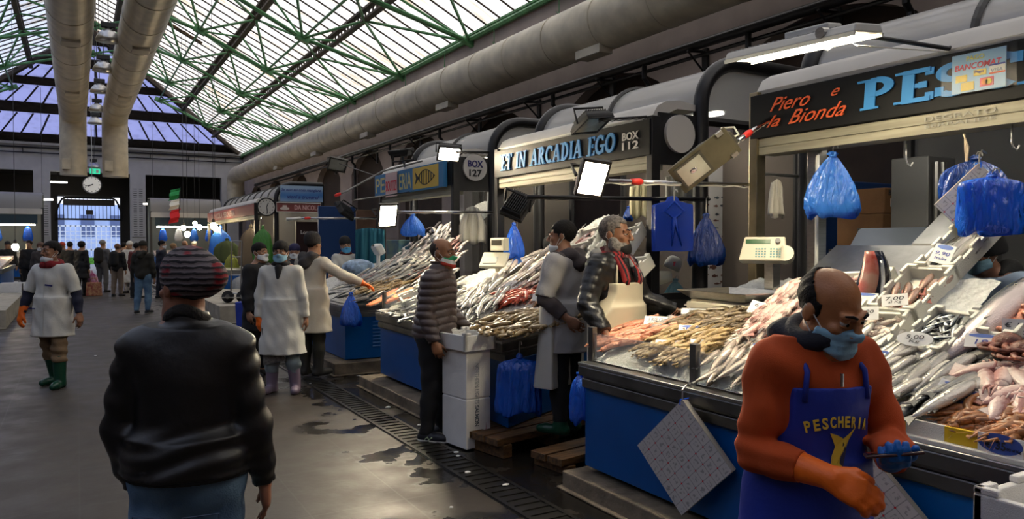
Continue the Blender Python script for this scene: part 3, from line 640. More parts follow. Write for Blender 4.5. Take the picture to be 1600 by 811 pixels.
# nearest stall
bA, nbA, shA = booth('nearest market booth with black sign board, shutter box and clear barrel roof', .2, 4.11, fas_dark, lit=False, steelposts=True, back=mat('grey_back_wall', (.10, .10, .10), .8))
XF = XS-.056
mb = MB(); mb.cyl((XS, 4.15, 2.24), (5.3, 4.15, 2.24), .012, 8); W(mb, 'cloth_rail', steel, bA)
def fl(px, py): return at(px, py, X=XF)
def fitserif(s, a, b, z0, z1, m, parent, fat=1., slant=.1):   # from y=a (left) to y=b (right)
    return serif(s, frame((XF, a, z0), '-X'), a-b, z1-z0, 'lettering', m, parent, .008, slant, fat)
serif('PESCATERIA', frame((XF, 3.185, 2.575), '-X'), 2.52, .195, 'lettering', sky_letters, nbA, .008, .06, 1.08, 1.45)
for s, a, b, z, h in (('Piero', 3.93, 3.57, 2.69, .10), ('e', 3.40, 3.33, 2.72, .05), ('la', 3.96, 3.83, 2.575, .085), ('Bionda', 3.76, 3.28, 2.575, .10)):
    text(s, frame((XF, a, z-.01), '-X'), a-b, h, 'script_lettering', mat('orange_letters', (.75, .12, .03), .5) if 'orange_letters' not in bpy.data.materials else bpy.data.materials['orange_letters'], nbA, .002, .6, .006, center=False)
for s, z, h in (('DEGRATO', 2.445, .03), ('SERRANDE', 2.405, .022)):
    text(s, frame((XS-.031, 2.75, z), '-X'), .42, h, 'embossed_lettering', mat('embossing', (.36, .35, .30), .5) if 'embossing' not in bpy.data.materials else bpy.data.materials['embossing'], shA, .0, 0, .003, center=False)
# payment card poster in a clear sleeve, pinned on the sign
r = thing('payment_poster', 'blue card-payment poster in a clear sleeve pinned over the big sign letters', 'poster', (XS-.08, 2.4, 2.69))
y0, y1, z0, z1 = 2.555, 2.255, 2.575, 2.80
mb = MB(); mb.bx(XS-.085, XS-.08, y1, y0, z0, z1); W(mb, 'sheet', mat('poster_blue', (.30, .52, .74), .4), r)
mb = MB(); mb.bx(XS-.092, XS-.089, y1-.06, y0+.06, z0-.005, z1+.01); W(mb, 'sleeve', clear('matt_sleeve', (.95, .95, .95), .015, .3, .0), r)
def onp(u, v): return (XS-.086, y0+(y1-y0)*u, z0+(z1-z0)*v)
pm = {}
def cm(n, c):
    if n not in pm: pm[n] = mat(n, c, .5)
    return pm[n]
for s, u, v, w, h, c in (('PAGO', .28, .80, .10, .028, cm('print_yellow', (.75, .70, .12))), ('BANCOMAT', .06, .58, .26, .035, cm('print_red', (.75, .03, .06))), ('VISA', .74, .40, .062, .02, cm('print_navy', (.03, .05, .3)))):
    text(s, frame(onp(u, v), '-X'), w, h, 'print', c, r, .012, .15 if s != 'PAGO' else 0, .002, center=False)
for u, v, w, h, c in ((.08, .28, .065, .04, cm('print_gold', (.80, .58, .05))), (.18, .04, .075, .05, cm('print_gold', 0)), (.42, .38, .07, .035, cm('print_gold', 0)), (.71, .36, .085, .055, white), (.54, .08, .075, .05, cm('print_red', 0))):
    mb = MB(); q = onp(u, v); mb.bx(q[0]-.002, q[0], q[1]-w, q[1], q[2], q[2]+h); W(mb, 'print', c, r)
mb = MB(); q = onp(.71, .36); mb.bx(q[0]-.003, q[0]-.002, q[1]-.085, q[1], q[2]+.046, q[2]+.055); W(mb, 'print', cm('print_navy', 0), r)
mb = MB(); mb.bx(q[0]-.003, q[0]-.002, q[1]-.085, q[1], q[2], q[2]+.008); W(mb, 'print', orange, r)
mb = MB(); q = onp(.54, .08); mb.lathe([(.018, 0), (.018, .002)], (q[0]-.004, q[1]-.028, q[2]+.025), 16, (-1, 0, 0)); W(mb, 'print', cm('print_orange', (.85, .25, .02)), r)
mb = MB(); mb.lathe([(.018, 0), (.018, .002)], (q[0]-.004, q[1]-.048, q[2]+.025), 16, (-1, 0, 0)); W(mb, 'print', cm('print_gold', 0), r)
text('Pago', frame(onp(.44, .43), '-X'), .05, .02, 'print', cm('print_navy', 0), r, 0, .2, .004, center=False)
# middle stall
bB, nbB, shB = booth('middle market booth with black sign board and clear barrel roof lit from inside', 5.33, 8.24, fas_dark, tubes=2, back=mat('brown_back_wall', (.075, .06, .05), .8))
serif('ET IN ARCADIA EGO', frame((XF, 8.08, 2.575), '-X'), 2.27, .19, 'lettering', sky_letters, nbB, .008, .1, 1.0, 1.2)
bm = mat('white_letters', (.75, .73, .68), .5)
for s, z in (('BOX', 2.665), ('112', 2.575)): text(s, frame((XF, 5.70, z), '-X'), .24, .075, 'box_number', bm, nbB, .02, 0, .006, center=False)
# third stall
bC, nbC, shC = booth('third market booth with the blue and yellow fishmonger sign', 9.5, 12.4, fas_dark, tubes=1, back=mat('brown_back_wall2', (.09, .075, .06), .8))
r = thing('shop_sign', 'blue and yellow fishmonger sign with a drawn fish and a pink paper over it', 'sign', (XS-.1, 11, 2.65))
mb = MB(); mb.bx(XS-.12, XS-.055, 9.62, 12.42, 2.48, 2.84); W(mb, 'board', mat('sign_blue', (.03, .20, .45), .5), r, bev=.006)
mb = MB(); mb.bx(XS-.125, XS-.12, 9.78, 10.72, 2.50, 2.82); W(mb, 'yellow_panel', mat('sign_yellow', (.75, .52, .08), .5), r)
yl = mat('sign_letters', (.72, .66, .30), .5)
for s, a, b in (('PES', 12.36, 11.72), ('ERIA', 11.28, 10.78)): text(s, frame((XS-.121, a, 2.53), '-X'), a-b, .25, 'lettering', yl, r, .008, 0, .005, center=False)
mb = MB(); mb.bx(XS-.15, XS-.143, 11.31, 11.82, 2.44, 2.83); pk = W(mb, 'pink_paper', mat('pink_paper', (.72, .52, .50), .7), r)
text('BOUTIZI', frame((XS-.1505, 11.80, 2.53), '-X'), .47, .17, 'lettering', cm('print_red', 0), pk, .01, 0, .003, center=False)
mb = MB(); yc = 10.2
fish_pts = [(-.3+.6*k/14, .11*math.sin(PI*(k/14)**.8)) for k in range(15)]
for k in range(13):
    a = fish_pts[k+1]; 
    if k % 2 == 0: mb.bx(XS-.130, XS-.125, yc-a[0]-.012, yc-a[0]+.012, 2.66-a[1], 2.66+a[1])
mb.prism([(XS-.130, yc+.28, 2.66), (XS-.130, yc+.42, 2.76), (XS-.130, yc+.38, 2.66), (XS-.130, yc+.42, 2.57)], (.005, 0, 0))
mb.tube([(XS-.128, yc-u, 2.66+v) for u, v in fish_pts], .007, 4); mb.tube([(XS-.128, yc-u, 2.66-v) for u, v in fish_pts], .007, 4); W(mb, 'drawn_fish', ink, r)
# round discs on the booths' end posts
def disc(c, rad, lab, face, txts=(), rim=None, name='round_sign'):
    r = thing(name, lab, 'sign', c); n = Vector((0, -1, 0))
    mb = MB(); mb.cyl(Vector(c), Vector(c)+n*.035, rad, 40); W(mb, 'disc', face, r, 'auto')
    if rim: mb = MB(); mb.tube([Vector(c)+Vector((rad*math.cos(a), -.03, rad*math.sin(a))) for a in [2*PI*k/40 for k in range(41)]], .022, 8); W(mb, 'rim', rim, r)
    for s, dz, w, h in txts: text(s, frame(Vector(c)+n*.037+UP*dz, '-Y'), w, h, 'lettering', navy if s == 'BOX' else ink, r, .03, 0, .004)
    return r
discw = mat('white_disc', (.62, .60, .56), .5)
disc((4.9, 5.313, 2.71), .178, 'plain white round sign on the end of the middle booth', discw)
disc((4.9, 9.483, 2.75), .185, 'white round sign with the box number on the end of the third booth', discw, (('BOX', .055, .24, .095), ('127', -.075, .2, .10)))
# black end frames between the two posts, with panes
def endframe(lab, Y, zs, panes=True):
    r = thing('end_partition', lab, 'partition', (4.9, Y, 0))
    mb = MB(); mb.bx(XS+.05, XB2-.05, Y-.02, Y+.02, 2.42, 2.5); mb.bx(XS+.05, XB2-.05, Y-.02, Y+.02, 1.16, 1.22); W(mb, 'rails', black, r)
    mb = MB(); mb.bx(XS+.06, XB2-.06, Y-.004, Y+.004, 1.22, 2.42); W(mb, 'pane', clearg, r)
    mb = MB(); mb.bx(XS+.06, XB2-.06, Y-.015, Y+.015, .1, 1.16); W(mb, 'lower_panel', steeld, r)
    mb = MB(); mb.bx(XS+.06, XB2-.06, Y-.015, Y+.015, 2.5, 2.9); W(mb, 'upper_panel', black, r)
endframe('black framed glass end of the middle booth, behind the blue bags', 5.33, 0)
endframe('black framed glass end of the third booth, behind the hanging apron', 9.5, 0)
# ---------------------------------------------------------------- far stall with the two end banners
bD, nbD, shD = booth('far booth with grey barrel roof and banners on its near end', D0, 32, mat('red_fascia', (.32, .06, .06), .5), tubes=2)
text('DA NICOLA PESCHERIA', frame((XF, 28.5, 2.66), '-X'), 5, .2, 'lettering', mat('pale_letters', (.6, .45, .42), .5), nbD, .02, 0, .006)
r = thing('banner', 'blue wave banner with a motto on the near end of the far booth', 'banner', (5.9, D0-.1, 3.1))
bz0, bz1 = 2.92, 3.40; mb = MB(); mb.bx(XB2+.1, XBK-.02, D0-.12, D0-.09, bz0, bz1)
def banner_mat():
    m = mat('wave_print', (.10, .26, .55), .5); n = m.node_tree.nodes; l = m.node_tree.links; t = n.new('ShaderNodeTexCoord'); w = n.new('ShaderNodeTexWave'); w.bands_direction = 'Z'; w.inputs['Scale'].default_value = .7; w.inputs['Distortion'].default_value = 4; w.inputs['Detail Scale'].default_value = .6
    rr = n.new('ShaderNodeValToRGB'); rr.color_ramp.elements[0].color = (.06, .20, .50, 1); rr.color_ramp.elements[1].color = (.34, .48, .66, 1); l.new(t.outputs['Object'], w.inputs[0]); l.new(w.outputs['Fac'], rr.inputs[0]); l.new(rr.outputs[0], n['Principled BSDF'].inputs['Base Color']); return m
W(mb, 'cloth', banner_mat(), r); nm = mat('motto_ink', (.03, .05, .25), .5)
text('Se non sai cosa mangiare', frame((5.92, D0-.122, 3.26), '-Y'), 1.2, .11, 'lettering', nm, r, .015, .3, .004); text('vieni a trovarci', frame((5.98, D0-.122, 3.06), '-Y'), .95, .11, 'lettering', nm, r, .015, .3, .004)
r = thing('shop_sign', 'red sign board with white name letters under the wave banner', 'sign', (5.9, D0-.1, 2.7))
mb = MB(); mb.bx(XB2-.02, XBK-.1, D0-.13, D0-.08, 2.60, 2.88); W(mb, 'board', mat('dark_red_board', (.22, .06, .055), .5), r, bev=.006)
mb = MB(); mb.tube([(XB2-.02, D0-.14, 2.6), (XBK-.1, D0-.14, 2.6), (XBK-.1, D0-.14, 2.88), (XB2-.02, D0-.14, 2.88), (XB2-.02, D0-.14, 2.6)], .012, 4); W(mb, 'border', white, r)
text('DA NICOLA', frame((6.1, D0-.133, 2.74), '-Y'), .78, .15, 'lettering', mat('pinkish_letters', (.70, .42, .40), .5), r, .03, 0, .006)
mb = MB(); mb.ell((5.42, D0-.135, 2.70), (.14, .008, .05)); mb.bx(5.36, 5.48, D0-.14, D0-.13, 2.72, 2.80); W(mb, 'boat_emblem', mat('boat_print', (.65, .55, .50), .5), r)
r = disc((4.9, D0-.06, 2.74), .26, 'round wall clock on the near end of the far booth', discw, (), blackm, 'wall_clock'); r['category'] = 'clock'
for nm, a, L in (('hour_hand', .4, .13), ('minute_hand', 3.0, .2)):
    mb = MB(); c = Vector((4.9, D0-.105, 2.74)); mb.tube([c, c+Vector((math.sin(a)*L, 0, math.cos(a)*L))], .012, 4); W(mb, nm, ink, r)
mb = MB()
for k in range(12): c = Vector((4.9+.19*math.sin(PI*k/6), D0-.1, 2.74+.19*math.cos(PI*k/6))); mb.box(c, (.02, .006, .03))
W(mb, 'numerals', ink, r)
r = thing('shop_sign', 'dark poster with a white first name on the back of the far booth', 'sign', (6.4, D0+.35, 2)); mb = MB(); mb.bx(5.85, 6.58, D0+.25, D0+.3, 1.3, 2.32); W(mb, 'board', mat('dark_poster', (.03, .012, .012), .4), r); text('Lorenzo', frame((6.25, D0+.245, 2.0), '-Y'), .52, .12, 'lettering', bm, r, .02, 0, .004)
# ---------------------------------------------------------------- walls between stalls
def panel(name, lab, cat, x0, x1, y0, y1, z0, z1, m, bev=.01):
    mb = MB(); mb.bx(x0, x1, y0, y1, z0, z1); return tag(mb.obj(name, m, None, False, bev), lab, cat)
pa, pb = at(505, 322, Y=20), at(556, 440, Y=20); panel('blue_partition', 'tall dark blue partition behind the woman in the black beanie', 'partition', pa.x-.12, pb.x, 20, 20.1, .37, pa.z, blued)
panel('wooden_door', 'brown wooden door at the right of the blue partition', 'door', at(557, 400, Y=20.3).x, at(588, 400, Y=20.3).x, 20.3, 20.4, .0, 2.6, mat('brown_door', (.16, .09, .055), .6, var=.2, vs=3))
# inside the nearest booth: poster wall, blue boards, cardboard boxes, steel post
p0, p1 = at(1096, 452, X=6.35), at(1165, 296, X=6.35)
r = thing('fish_poster', 'large pale poster of many small fish species behind the weighing scale', 'poster', (5.4, 5.0, 1.5))
a, b = at(1096, 452, Y=6.4), at(1166, 298, Y=6.4)
mb = MB(); mb.bx(a.x, b.x+.1, 6.4, 6.42, a.z, b.z+.35); W(mb, 'sheet', mat('poster_paper', (.70, .70, .70), .6), r)
fcols = [mat('fish_ink_%s' % n, c, .6) for n, c in (('grey', (.06, .07, .09)), ('brown', (.16, .07, .05)), ('red', (.25, .05, .05)), ('slate', (.10, .13, .16)))]
k = 0
for i in range(5):
    for j in range(12):
        u, v = (i+.5+rnd.uniform(-.2, .2))/5, (j+.5+rnd.uniform(-.15, .15))/12
        if k >= 58: break
        k += 1; x = a.x+(b.x-a.x)*u; z = a.z+.02+(b.z-.08-a.z)*v; L = rnd.uniform(.022, .05); h = L*rnd.choice((.22, .3, .45, .6)); mb = MB()
        mb.prism([(x+L*math.cos(t), 6.398, z+h*math.sin(t)) for t in [2*PI*q/10 for q in range(10)]], (0, .002, 0)); s = rnd.choice((-1, 1)); mb.prism([(x+s*L*.8, 6.398, z), (x+s*L*1.4, 6.398, z+h*.9), (x+s*L*1.4, 6.398, z-h*.9)], (0, .002, 0)); mb.prism([(x-L*.2, 6.398, z+h*.8), (x+L*.3, 6.398, z+h*.8), (x, 6.398, z+h*1.5)], (0, .002, 0))
        W(mb, 'printed_fish', rnd.choice(fcols), r)
q0, q1 = at(1262, 440, Y=5.0), at(1400, 275, Y=5.0)
LBA = panel('blue_board', 'dark blue board wall at the back of the nearest booth', 'board', at(1262, 400, Y=5.2).x, at(1378, 400, Y=5.2).x+1.2, 5.2, 5.26, .1, 2.36, blued)
mb = MB(); c = at(1284, 370, Y=5.19); mb.prism([c+Vector((.05*math.sin(t)*(.5+.5*math.cos(t)), 0, .15*math.cos(t))) for t in [2*PI*q/14 for q in range(14)]], (0, .005, 0)); mb.obj('fish_mark', mat('faded_ochre', (.14, .10, .04), .7), LBA); LBA.children[0].matrix_parent_inverse = Matrix()
r = thing('cardboard_box', 'upper brown cardboard box with black lettering at the back of the nearest booth', 'box', at(1410, 345, X=6.1))
cb = mat('cardboard', (.23, .11, .04), .8, var=.15, vs=5); cc = at(1410, 312, Y=3.9)
mb = MB(); mb.bx(cc.x-.18, cc.x+.2, 3.95, 4.35, cc.z-.12, cc.z+.10); W(mb, 'carton', cb, r, bev=.006)
text('BOX', frame((cc.x-.06, 3.948, cc.z+.06), '-Y'), .14, .05, 'lettering', ink, r, .02)
for dx in (-.06, .06): mb = MB(); mb.bx(cc.x+dx-.04, cc.x+dx+.04, 3.945, 3.95, cc.z-.06, cc.z+.01); W(mb, 'paper_label', card, r)
mb = MB(); mb.bx(cc.x-.2, cc.x+.22, 3.95, 4.4, cc.z-.42, cc.z-.125); tag(mb.obj('cardboard_box', cb, None, False, .006), 'lower brown cardboard box under the lettered one at the back of the nearest booth', 'box')
mb = MB(); mb.bx(cc.x-.25, cc.x+.3, 3.9, 4.45, 0, cc.z-.43); tag(mb.obj('storage_cabinet', dkwall, None, False, .006), 'dark cabinet carrying the cardboard boxes in the nearest booth', 'cabinet')
r = thing('steel_post', 'bright stainless post with a strip light hung on it, inside the nearest booth', 'post', (4.75, 3.67, 0))
mb = MB(); mb.bx(4.7, 4.8, 3.62, 3.72, 0, 2.4); W(mb, 'shaft', steel, r, bev=.008); mb = MB(); mb.tube([(4.68, 3.61, 2.33), (4.66, 3.6, 1.9), (4.68, 3.61, 1.25)], .014, 6); W(mb, 'conduit', white, r)
r = thing('cold_cabinet', 'tall grey cabinet with two pipes at the back right of the nearest booth', 'cabinet', (5.9, 2.9, 0)); a = at(1466, 300, Y=3.3)
mb = MB(); mb.bx(a.x-.14, a.x+.22, 3.3, 3.6, 0, 2.35); W(mb, 'carcass', mat('dark_grey_cabinet', (.07, .07, .07), .5), r, bev=.01)
for dx in (0, .08): mb = MB(); mb.cyl((a.x+dx-.1, 3.26, 1.2), (a.x+dx-.1, 3.26, 2.3), .025, 8); W(mb, 'pipe', steeld, r)
# sloping steel display backs behind the fish boxes of the nearest stall
mb = MB(); c0, c1, c2, c3 = at(1318, 412, X=4.95), at(1345, 362, X=5.35), at(1455, 360, X=5.35), at(1470, 412, X=4.95)
r = thing('steel_tray', 'large empty steel tray leaning behind the fish boxes of the nearest stall', 'tray', (c0.x, c0.y, c0.z))
nn = (c1-c0).cross(c3-c0).normalized()*.03; mb.hexa([c0-nn, c3-nn, c2-nn, c1-nn], [c0, c3, c2, c1]); W(mb, 'pan', mat('grey_steel_pan', (.20, .23, .27), .35, .8), r)
mb = MB(); mb.tube([c0, c1, c2, c3, c0], .018, 6); W(mb, 'lip', steeld, r)
mb = MB(); mb.tube([c1-nn, (c1.x+.1, c1.y, 0)], .02, 6); mb.tube([c2-nn, (c2.x+.1, c2.y, 0)], .02, 6); W(mb, 'strut', steeld, r)
# ---------------------------------------------------------------- end-wall stalls (small, far)
def endstall(lab, x0, x1, Y, word, zc):
    r = thing('market_booth', lab, 'booth', ((x0+x1)/2, Y, 0))
    prof = [(Y-.5, 3.25), (Y-.45, 3.6), (Y-.2, 3.9), (Y+.3, 4.05), (Y+1.5, 4.05)]
    mb = MB(); mb.loft([[(x0, y, z) for y, z in prof], [(x1, y, z) for y, z in prof]], False, False); W(mb, 'barrel_roof', mat('grey_roof', (.22, .21, .20), .5) if 'grey_roof' not in bpy.data.materials else bpy.data.materials['grey_roof'], r, True)
    mb = MB(); mb.bx(x0, x1, Y-.6, Y-.45, 3.0, 3.25); W(mb, 'canopy_edge', awn, r)
    mb = MB(); mb.bx(x0+.2, x1-.2, Y-.55, Y-.5, 2.55, 2.98); W(mb, 'name_board', mat('dark_teal', (.02, .05, .07), .5) if 'dark_teal' not in bpy.data.materials else bpy.data.materials['dark_teal'], r)
    if word: text(word, frame(((x0+x1)/2, Y-.56, 2.77), '-Y'), 1.6, .26, 'lettering', sky_letters, r, .04)
    mb = MB(); mb.bx(x0, x1, Y+1.5, Y+1.6, 0, 4); W(mb, 'back_panel', mat('grey_green_back', (.16, .17, .15), .7) if 'grey_green_back' not in bpy.data.materials else bpy.data.materials['grey_green_back'], r)
    for x in (x0, x1): mb = MB(); mb.bx(x-.06, x+.06, Y-.5, Y-.38, 0, 3.3); W(mb, 'post', black, r)
    mb = MB(); mb.cyl((x0+.3, Y-.3, 2.5), (x1-.3, Y-.3, 2.5), .03, 8); W(mb, 'light_tube', tube_e, r)
    mb = MB(); mb.bx(x0+.1, x1-.1, Y-1.2, Y+.2, .1, .95); W(mb, 'counter', bluep, r)
    mb = MB(); q = [(x0+.15, Y-1.15, .96), (x1-.15, Y-1.15, .96), (x1-.15, Y+.15, 1.25), (x0+.15, Y+.15, 1.25)]; mb.hexa([Vector(v)-UP*.1 for v in q], [Vector(v) for v in q]); W(mb, 'ice_bed', mat('far_fish_display', (.62, .48, .40), .5, var=.7, vs=9, detail=6) if 'far_fish_display' not in bpy.data.materials else bpy.data.materials['far_fish_display'], r)
    for k in range(4):
        mb = MB(); x = x0+.6+(x1-x0-1.2)*k/3; mb.loft([[(x+a*math.cos(t), Y-.2+a*.5*math.sin(t), z) for t in [PI*q/4 for q in range(8)]] for a, z in ((.03, 2.45), (.14, 2.3), (.22, 1.9), (.18, 1.75))]); W(mb, 'hanging_bag', (bagblue, bagwhite, bagpale, bagblue)[k], r, True)
    return r
endstall('lit fish booth against the far end wall right of the gate, beside the flag', 3.4, 6.9, 44, '', 0)
endstall('lit fish booth against the far end wall, left of the gate, with a teal sign', -6.2, -1.35, 42, 'PESCA', 0)
for x, z, Y, lab in ((at(67, 315, Y=46).x, at(67, 312, Y=46).z, 46, 'white strip light glowing in the dark bay left of the gate'), (at(240, 320, Y=46).x, at(240, 319, Y=46).z, 46, 'white strip light glowing in the dark bay right of the gate'), (at(92, 285, Y=53).x, at(92, 285, Y=53).z, 53, 'faint strip light high in the dark lobby before the gate')):
    r = thing('strip_light', lab, 'lamp', (x, Y, z)); mb = MB(); mb.bx(x-.5, x+.5, Y-.06, Y+.06, z+.03, z+.1); W(mb, 'housing', white, r); mb = MB(); mb.bx(x-.48, x+.48, Y-.05, Y+.05, z-.03, z+.03); W(mb, 'diffuser', tube_e, r)
    mb = MB(); mb.cyl((x, Y, z+.1), (x, Y, 9.75 if Y < 50 else 5.95), .01, 5); W(mb, 'rod', black, r)
# flag
r = thing('flag', 'green white and red striped flag hanging above the right end stall', 'flag', (4.0, 42.9, 3.9)); a = at(280, 345, Y=42.5)
mb = MB(); mb.tube([(a.x, 42.5, 2.9), (a.x+.1, 42.5, 4.55), (a.x+.1, 43.8, 4.0)], .02, 6); W(mb, 'pole', black, r)
for i, (c, z0, z1) in enumerate((((.02, .28, .08), 4.5, 3.95), ((.75, .75, .7), 3.95, 3.45), ((.65, .02, .03), 3.45, 2.75))):
    mb = MB(); mb.loft([[(a.x+.08-.02*q+.02*math.sin(q*2+i), 42.5+.06*math.sin(q*1.7), z0-(z0-z1)*q/5+(0)) for q in range(6)], [(a.x-.38-.02*q+.03*math.sin(q*2+i), 42.5+.08*math.sin(q*1.3+1), z0-(z0-z1)*q/5-.12) for q in range(6)]], False, False)
    o = W(mb, 'stripe', mat('flag_%d' % i, c, .8), r); o.modifiers.new('thick', 'SOLIDIFY').thickness = .012
# near left counter (Y 21-27)
r = thing('fish_counter', 'blue fish counter on the left side of the aisle', 'counter', (-2.5, 25, 0))
mb = MB(); mb.bx(-6.5, -1.75, 24, 29, .15, .85); W(mb, 'blue_panel', bluep, r, bev=.01); mb = MB(); mb.bx(-6.55, -1.7, 23.95, 29.05, .85, .98); W(mb, 'steel_rim', steeld, r, bev=.01)
mb = MB(); q = [(-6.5, 24, 1.0), (-1.75, 24, 1.0), (-1.75, 29, 1.25), (-6.5, 29, 1.25)]; mb.hexa([Vector(v)-UP*.1 for v in q], [Vector(v) for v in q]); W(mb, 'ice_bed', bpy.data.materials['far_fish_display'], r)
# ================================================================ floodlights and their poles
housing_b = mat('black_casting', (.018, .018, .018), .5, .4, bump=.1); housing_g = mat('grey_casting', (.075, .07, .055), .5, .3, var=.2, vs=5)
lens_off = mat('dull_lens', (.42, .42, .36), .15, .3, var=.15, vs=8)
def flood(c, nrm, w, h, lit, lab, body=None, upv=(0, 0, 1), yoke=True, fins=True, emis=None, spin=0.):
    c = Vector(c); r = thing('floodlight', lab, 'floodlight', c); body = body or housing_b
    z = Vector(nrm).normalized(); x = Vector(upv).cross(z).normalized(); y = z.cross(x)
    M = Matrix((x, y, z)).transposed() @ Matrix.Rotation(spin, 3, 'Z')
    def put(mb, nm, m, p=r, **k): mb.v = [tuple(c+M @ Vector(v)) for v in mb.v]; return W(mb, nm, m, p, **k)
    mb = MB(); mb.bx(-w/2, w/2, -h/2, h/2, -.035, 0)
    q0 = [Vector((sx*w*.42, sy*h*.42, -.075)) for sx, sy in ((-1, -1), (1, -1), (1, 1), (-1, 1))]; q1 = [Vector((sx*w*.48, sy*h*.48, -.035)) for sx, sy in ((-1, -1), (1, -1), (1, 1), (-1, 1))]; mb.hexa(q0, q1)
    hb = put(mb, 'housing', body, bev=.006)
    if fins:
        mb = MB()
        for k in range(9): xx = -w*.36+w*.72*k/8; mb.bx(xx-.004, xx+.004, -h*.38, h*.38, -.10, -.07)
        put(mb, 'cooling_fins', body, hb)
    mb = MB(); mb.bx(-w*.42, w*.42, -h*.40, h*.40, .001, .006); put(mb, 'lens', emis or (led if lit else lens_off))
    mb = MB()
    for sx in (-1, 1): mb.bx(sx*w*.46-w*.04, sx*w*.46+w*.04, -h/2, h/2, 0, .012); mb.bx(-w/2, w/2, sx*h*.46-h*.04, sx*h*.46+h*.04, 0, .012)
    put(mb, 'bezel', body)
    if yoke:
        mb = MB(); mb.tube([(-w/2-.015, 0, -.02), (-w/2-.015, .02, -.17), (w/2+.015, .02, -.17), (w/2+.015, 0, -.02)], .012, 6); put(mb, 'yoke', body)
    return r
def pole(pts, lab, r_=.014, m=None, tape=None, cab=True):
    r = thing('support_pole', lab, 'pole', pts[0]); mb = MB(); mb.tube(pts, r_, 10); W(mb, 'rod', m or chrome, r, True)
    if tape is not None:
        a, b = Vector(pts[0]), Vector(pts[-1]); p = a.lerp(b, tape); d = (b-a).normalized(); mb = MB(); mb.tube([p-d*.05, p-d*.02, p+d*.02, p+d*.05], [.019, .026, .023, .02], 10); W(mb, 'red_tape', red, r, True)
    if cab:
        a, b = Vector(pts[0]), Vector(pts[-1]); mb = MB(); n = 14; mb.tube([a.lerp(b, k/n)+Vector((0, 0, -.012-.012*math.sin(k*1.7)**2)) for k in range(n+1)], .005, 5); W(mb, 'cable', ink if m is black else cable, r)
    return r
# nearest stall: lit lamp on the lateral pole, big grey street lamp, strip fixture
pole([(4.62, 4.15, 2.15), (3.1, 4.15, 2.12)], 'silver pole with red tape reaching out from the nearest stall to the lit floodlight', tape=.78)
flood((3.03, 4.12, 2.13), (-.25, -.80, -.42), .20, .27, True, 'lit floodlight glaring in front of the black sign of the middle stall', spin=-.12)
pole([at(1202, 186, X=4.55), at(1152, 220, X=4.15)], 'short slanting pole with red tape holding the grey lamp head', .016, tape=.72)
gl = at(1100, 252, X=3.95)
r = thing('street_lamp_head', 'large grey unlit lamp head with a square glass, tilted on a slanting pole', 'floodlight', gl)
ax = (at(1150, 215, X=4.1)-at(1066, 280, X=3.85)).normalized(); z = (Vector((0, 0, 1.7))-gl); z = (z-ax*z.dot(ax)).normalized(); z = (z*.85+Vector((0, 0, -.45))); z = (z-ax*z.dot(ax)).normalized(); y = z.cross(ax)
M = Matrix((ax, y, z)).transposed()
def put(mb, nm, m, p=None, **k): mb.v = [tuple(gl+M @ Vector(v)) for v in mb.v]; return W(mb, nm, m, p or r, **k)
mb = MB(); mb.loft([[(x, s*yy, zz) for s, yy, zz in ((-1, .11*k, -.02), (-1, .09*k, -.09*k), (1, .09*k, -.09*k), (1, .11*k, -.02))] for x, k in ((-.25, .8), (-.2, 1), (.05, 1.05), (.2, .8), (.27, .5))]); put(mb, 'housing', housing_g, bev=.01)
mb = MB(); mb.bx(-.25, .25, -.115, .115, -.02, 0); put(mb, 'gear_tray', mat('ochre_grey', (.10, .088, .055), .5, .3, var=.2, vs=6), bev=.006)
mb = MB(); mb.bx(-.22, .02, -.09, .09, .0, .012); f = put(mb, 'glass_frame', housing_g); mb = MB(); mb.bx(-.20, .0, -.075, .075, .012, .016); put(mb, 'lens', lens_off, f)
mb = MB(); mb.ell((-.1, 0, .017), (.03, .02, .003)); put(mb, 'burner', chrome, f)
for sy in (-1, 1): mb = MB(); mb.bx(.17, .22, sy*.10-.015, sy*.10+.015, 0, .02); put(mb, 'clip', steel)
mb = MB(); mb.tube([(.25, 0, -.03), (.30, -.02, -.05), (.31, .02, -.12), (.24, .06, -.16), (.2, .03, -.1)], .008, 6); put(mb, 'cable', cable)
# white strip fixture over the counter
a, b = at(1152, 97, X=3.6), at(1354, 52, X=3.6); mid = (a+b)/2; d = (b-a).normalized()
r = thing('strip_floodlight', 'long white strip fixture lit underneath, hung in front of the nearest sign', 'floodlight', mid)
z = Vector((.10, .06, -1)); z = (z-d*z.dot(d)).normalized(); M = Matrix((d, z.cross(d), z)).transposed(); L = (b-a).length/2; gl = mid
mb = MB(); mb.loft([[(x, s*w, zz) for s, w, zz in ((-1, .125, 0), (-1, .10, -.045), (1, .10, -.045), (1, .125, 0))] for x, w in ((-L, 1), (L, 1))]); put(mb, 'housing', white, bev=.008)
mb = MB(); mb.bx(-L*.1, L*.55, -.06, .06, -.09, -.045); put(mb, 'driver_box', white, bev=.008)
mb = MB()
for k in range(22): x = -L*.95+k*.035; mb.bx(x, x+.012, -.09, .09, -.052, -.045)
put(mb, 'cooling_fins', mat('grey_fins', (.5, .5, .48), .5), r)
mb = MB(); mb.bx(-L*.97, L*.85, -.10, .10, .001, .006); put(mb, 'lens', led2)
for s in (-1, 1): mb = MB(); mb.bx(-L, L, s*.118-.008, s*.118+.008, 0, .02); put(mb, 'rim', white)
mb = MB(); mb.cyl((L*.55, -.13, -.03), (L*.55, .13, -.03), .03, 12); put(mb, 'pivot', steel)
c1 = at(1478, 78, X=4.6); mb = MB(); mb.tube([mid+d*.2+UP*.06, c1, c1+Vector((.05, 0, .02))], .014, 8); W(mb, 'bracket_arm', blackm, r)
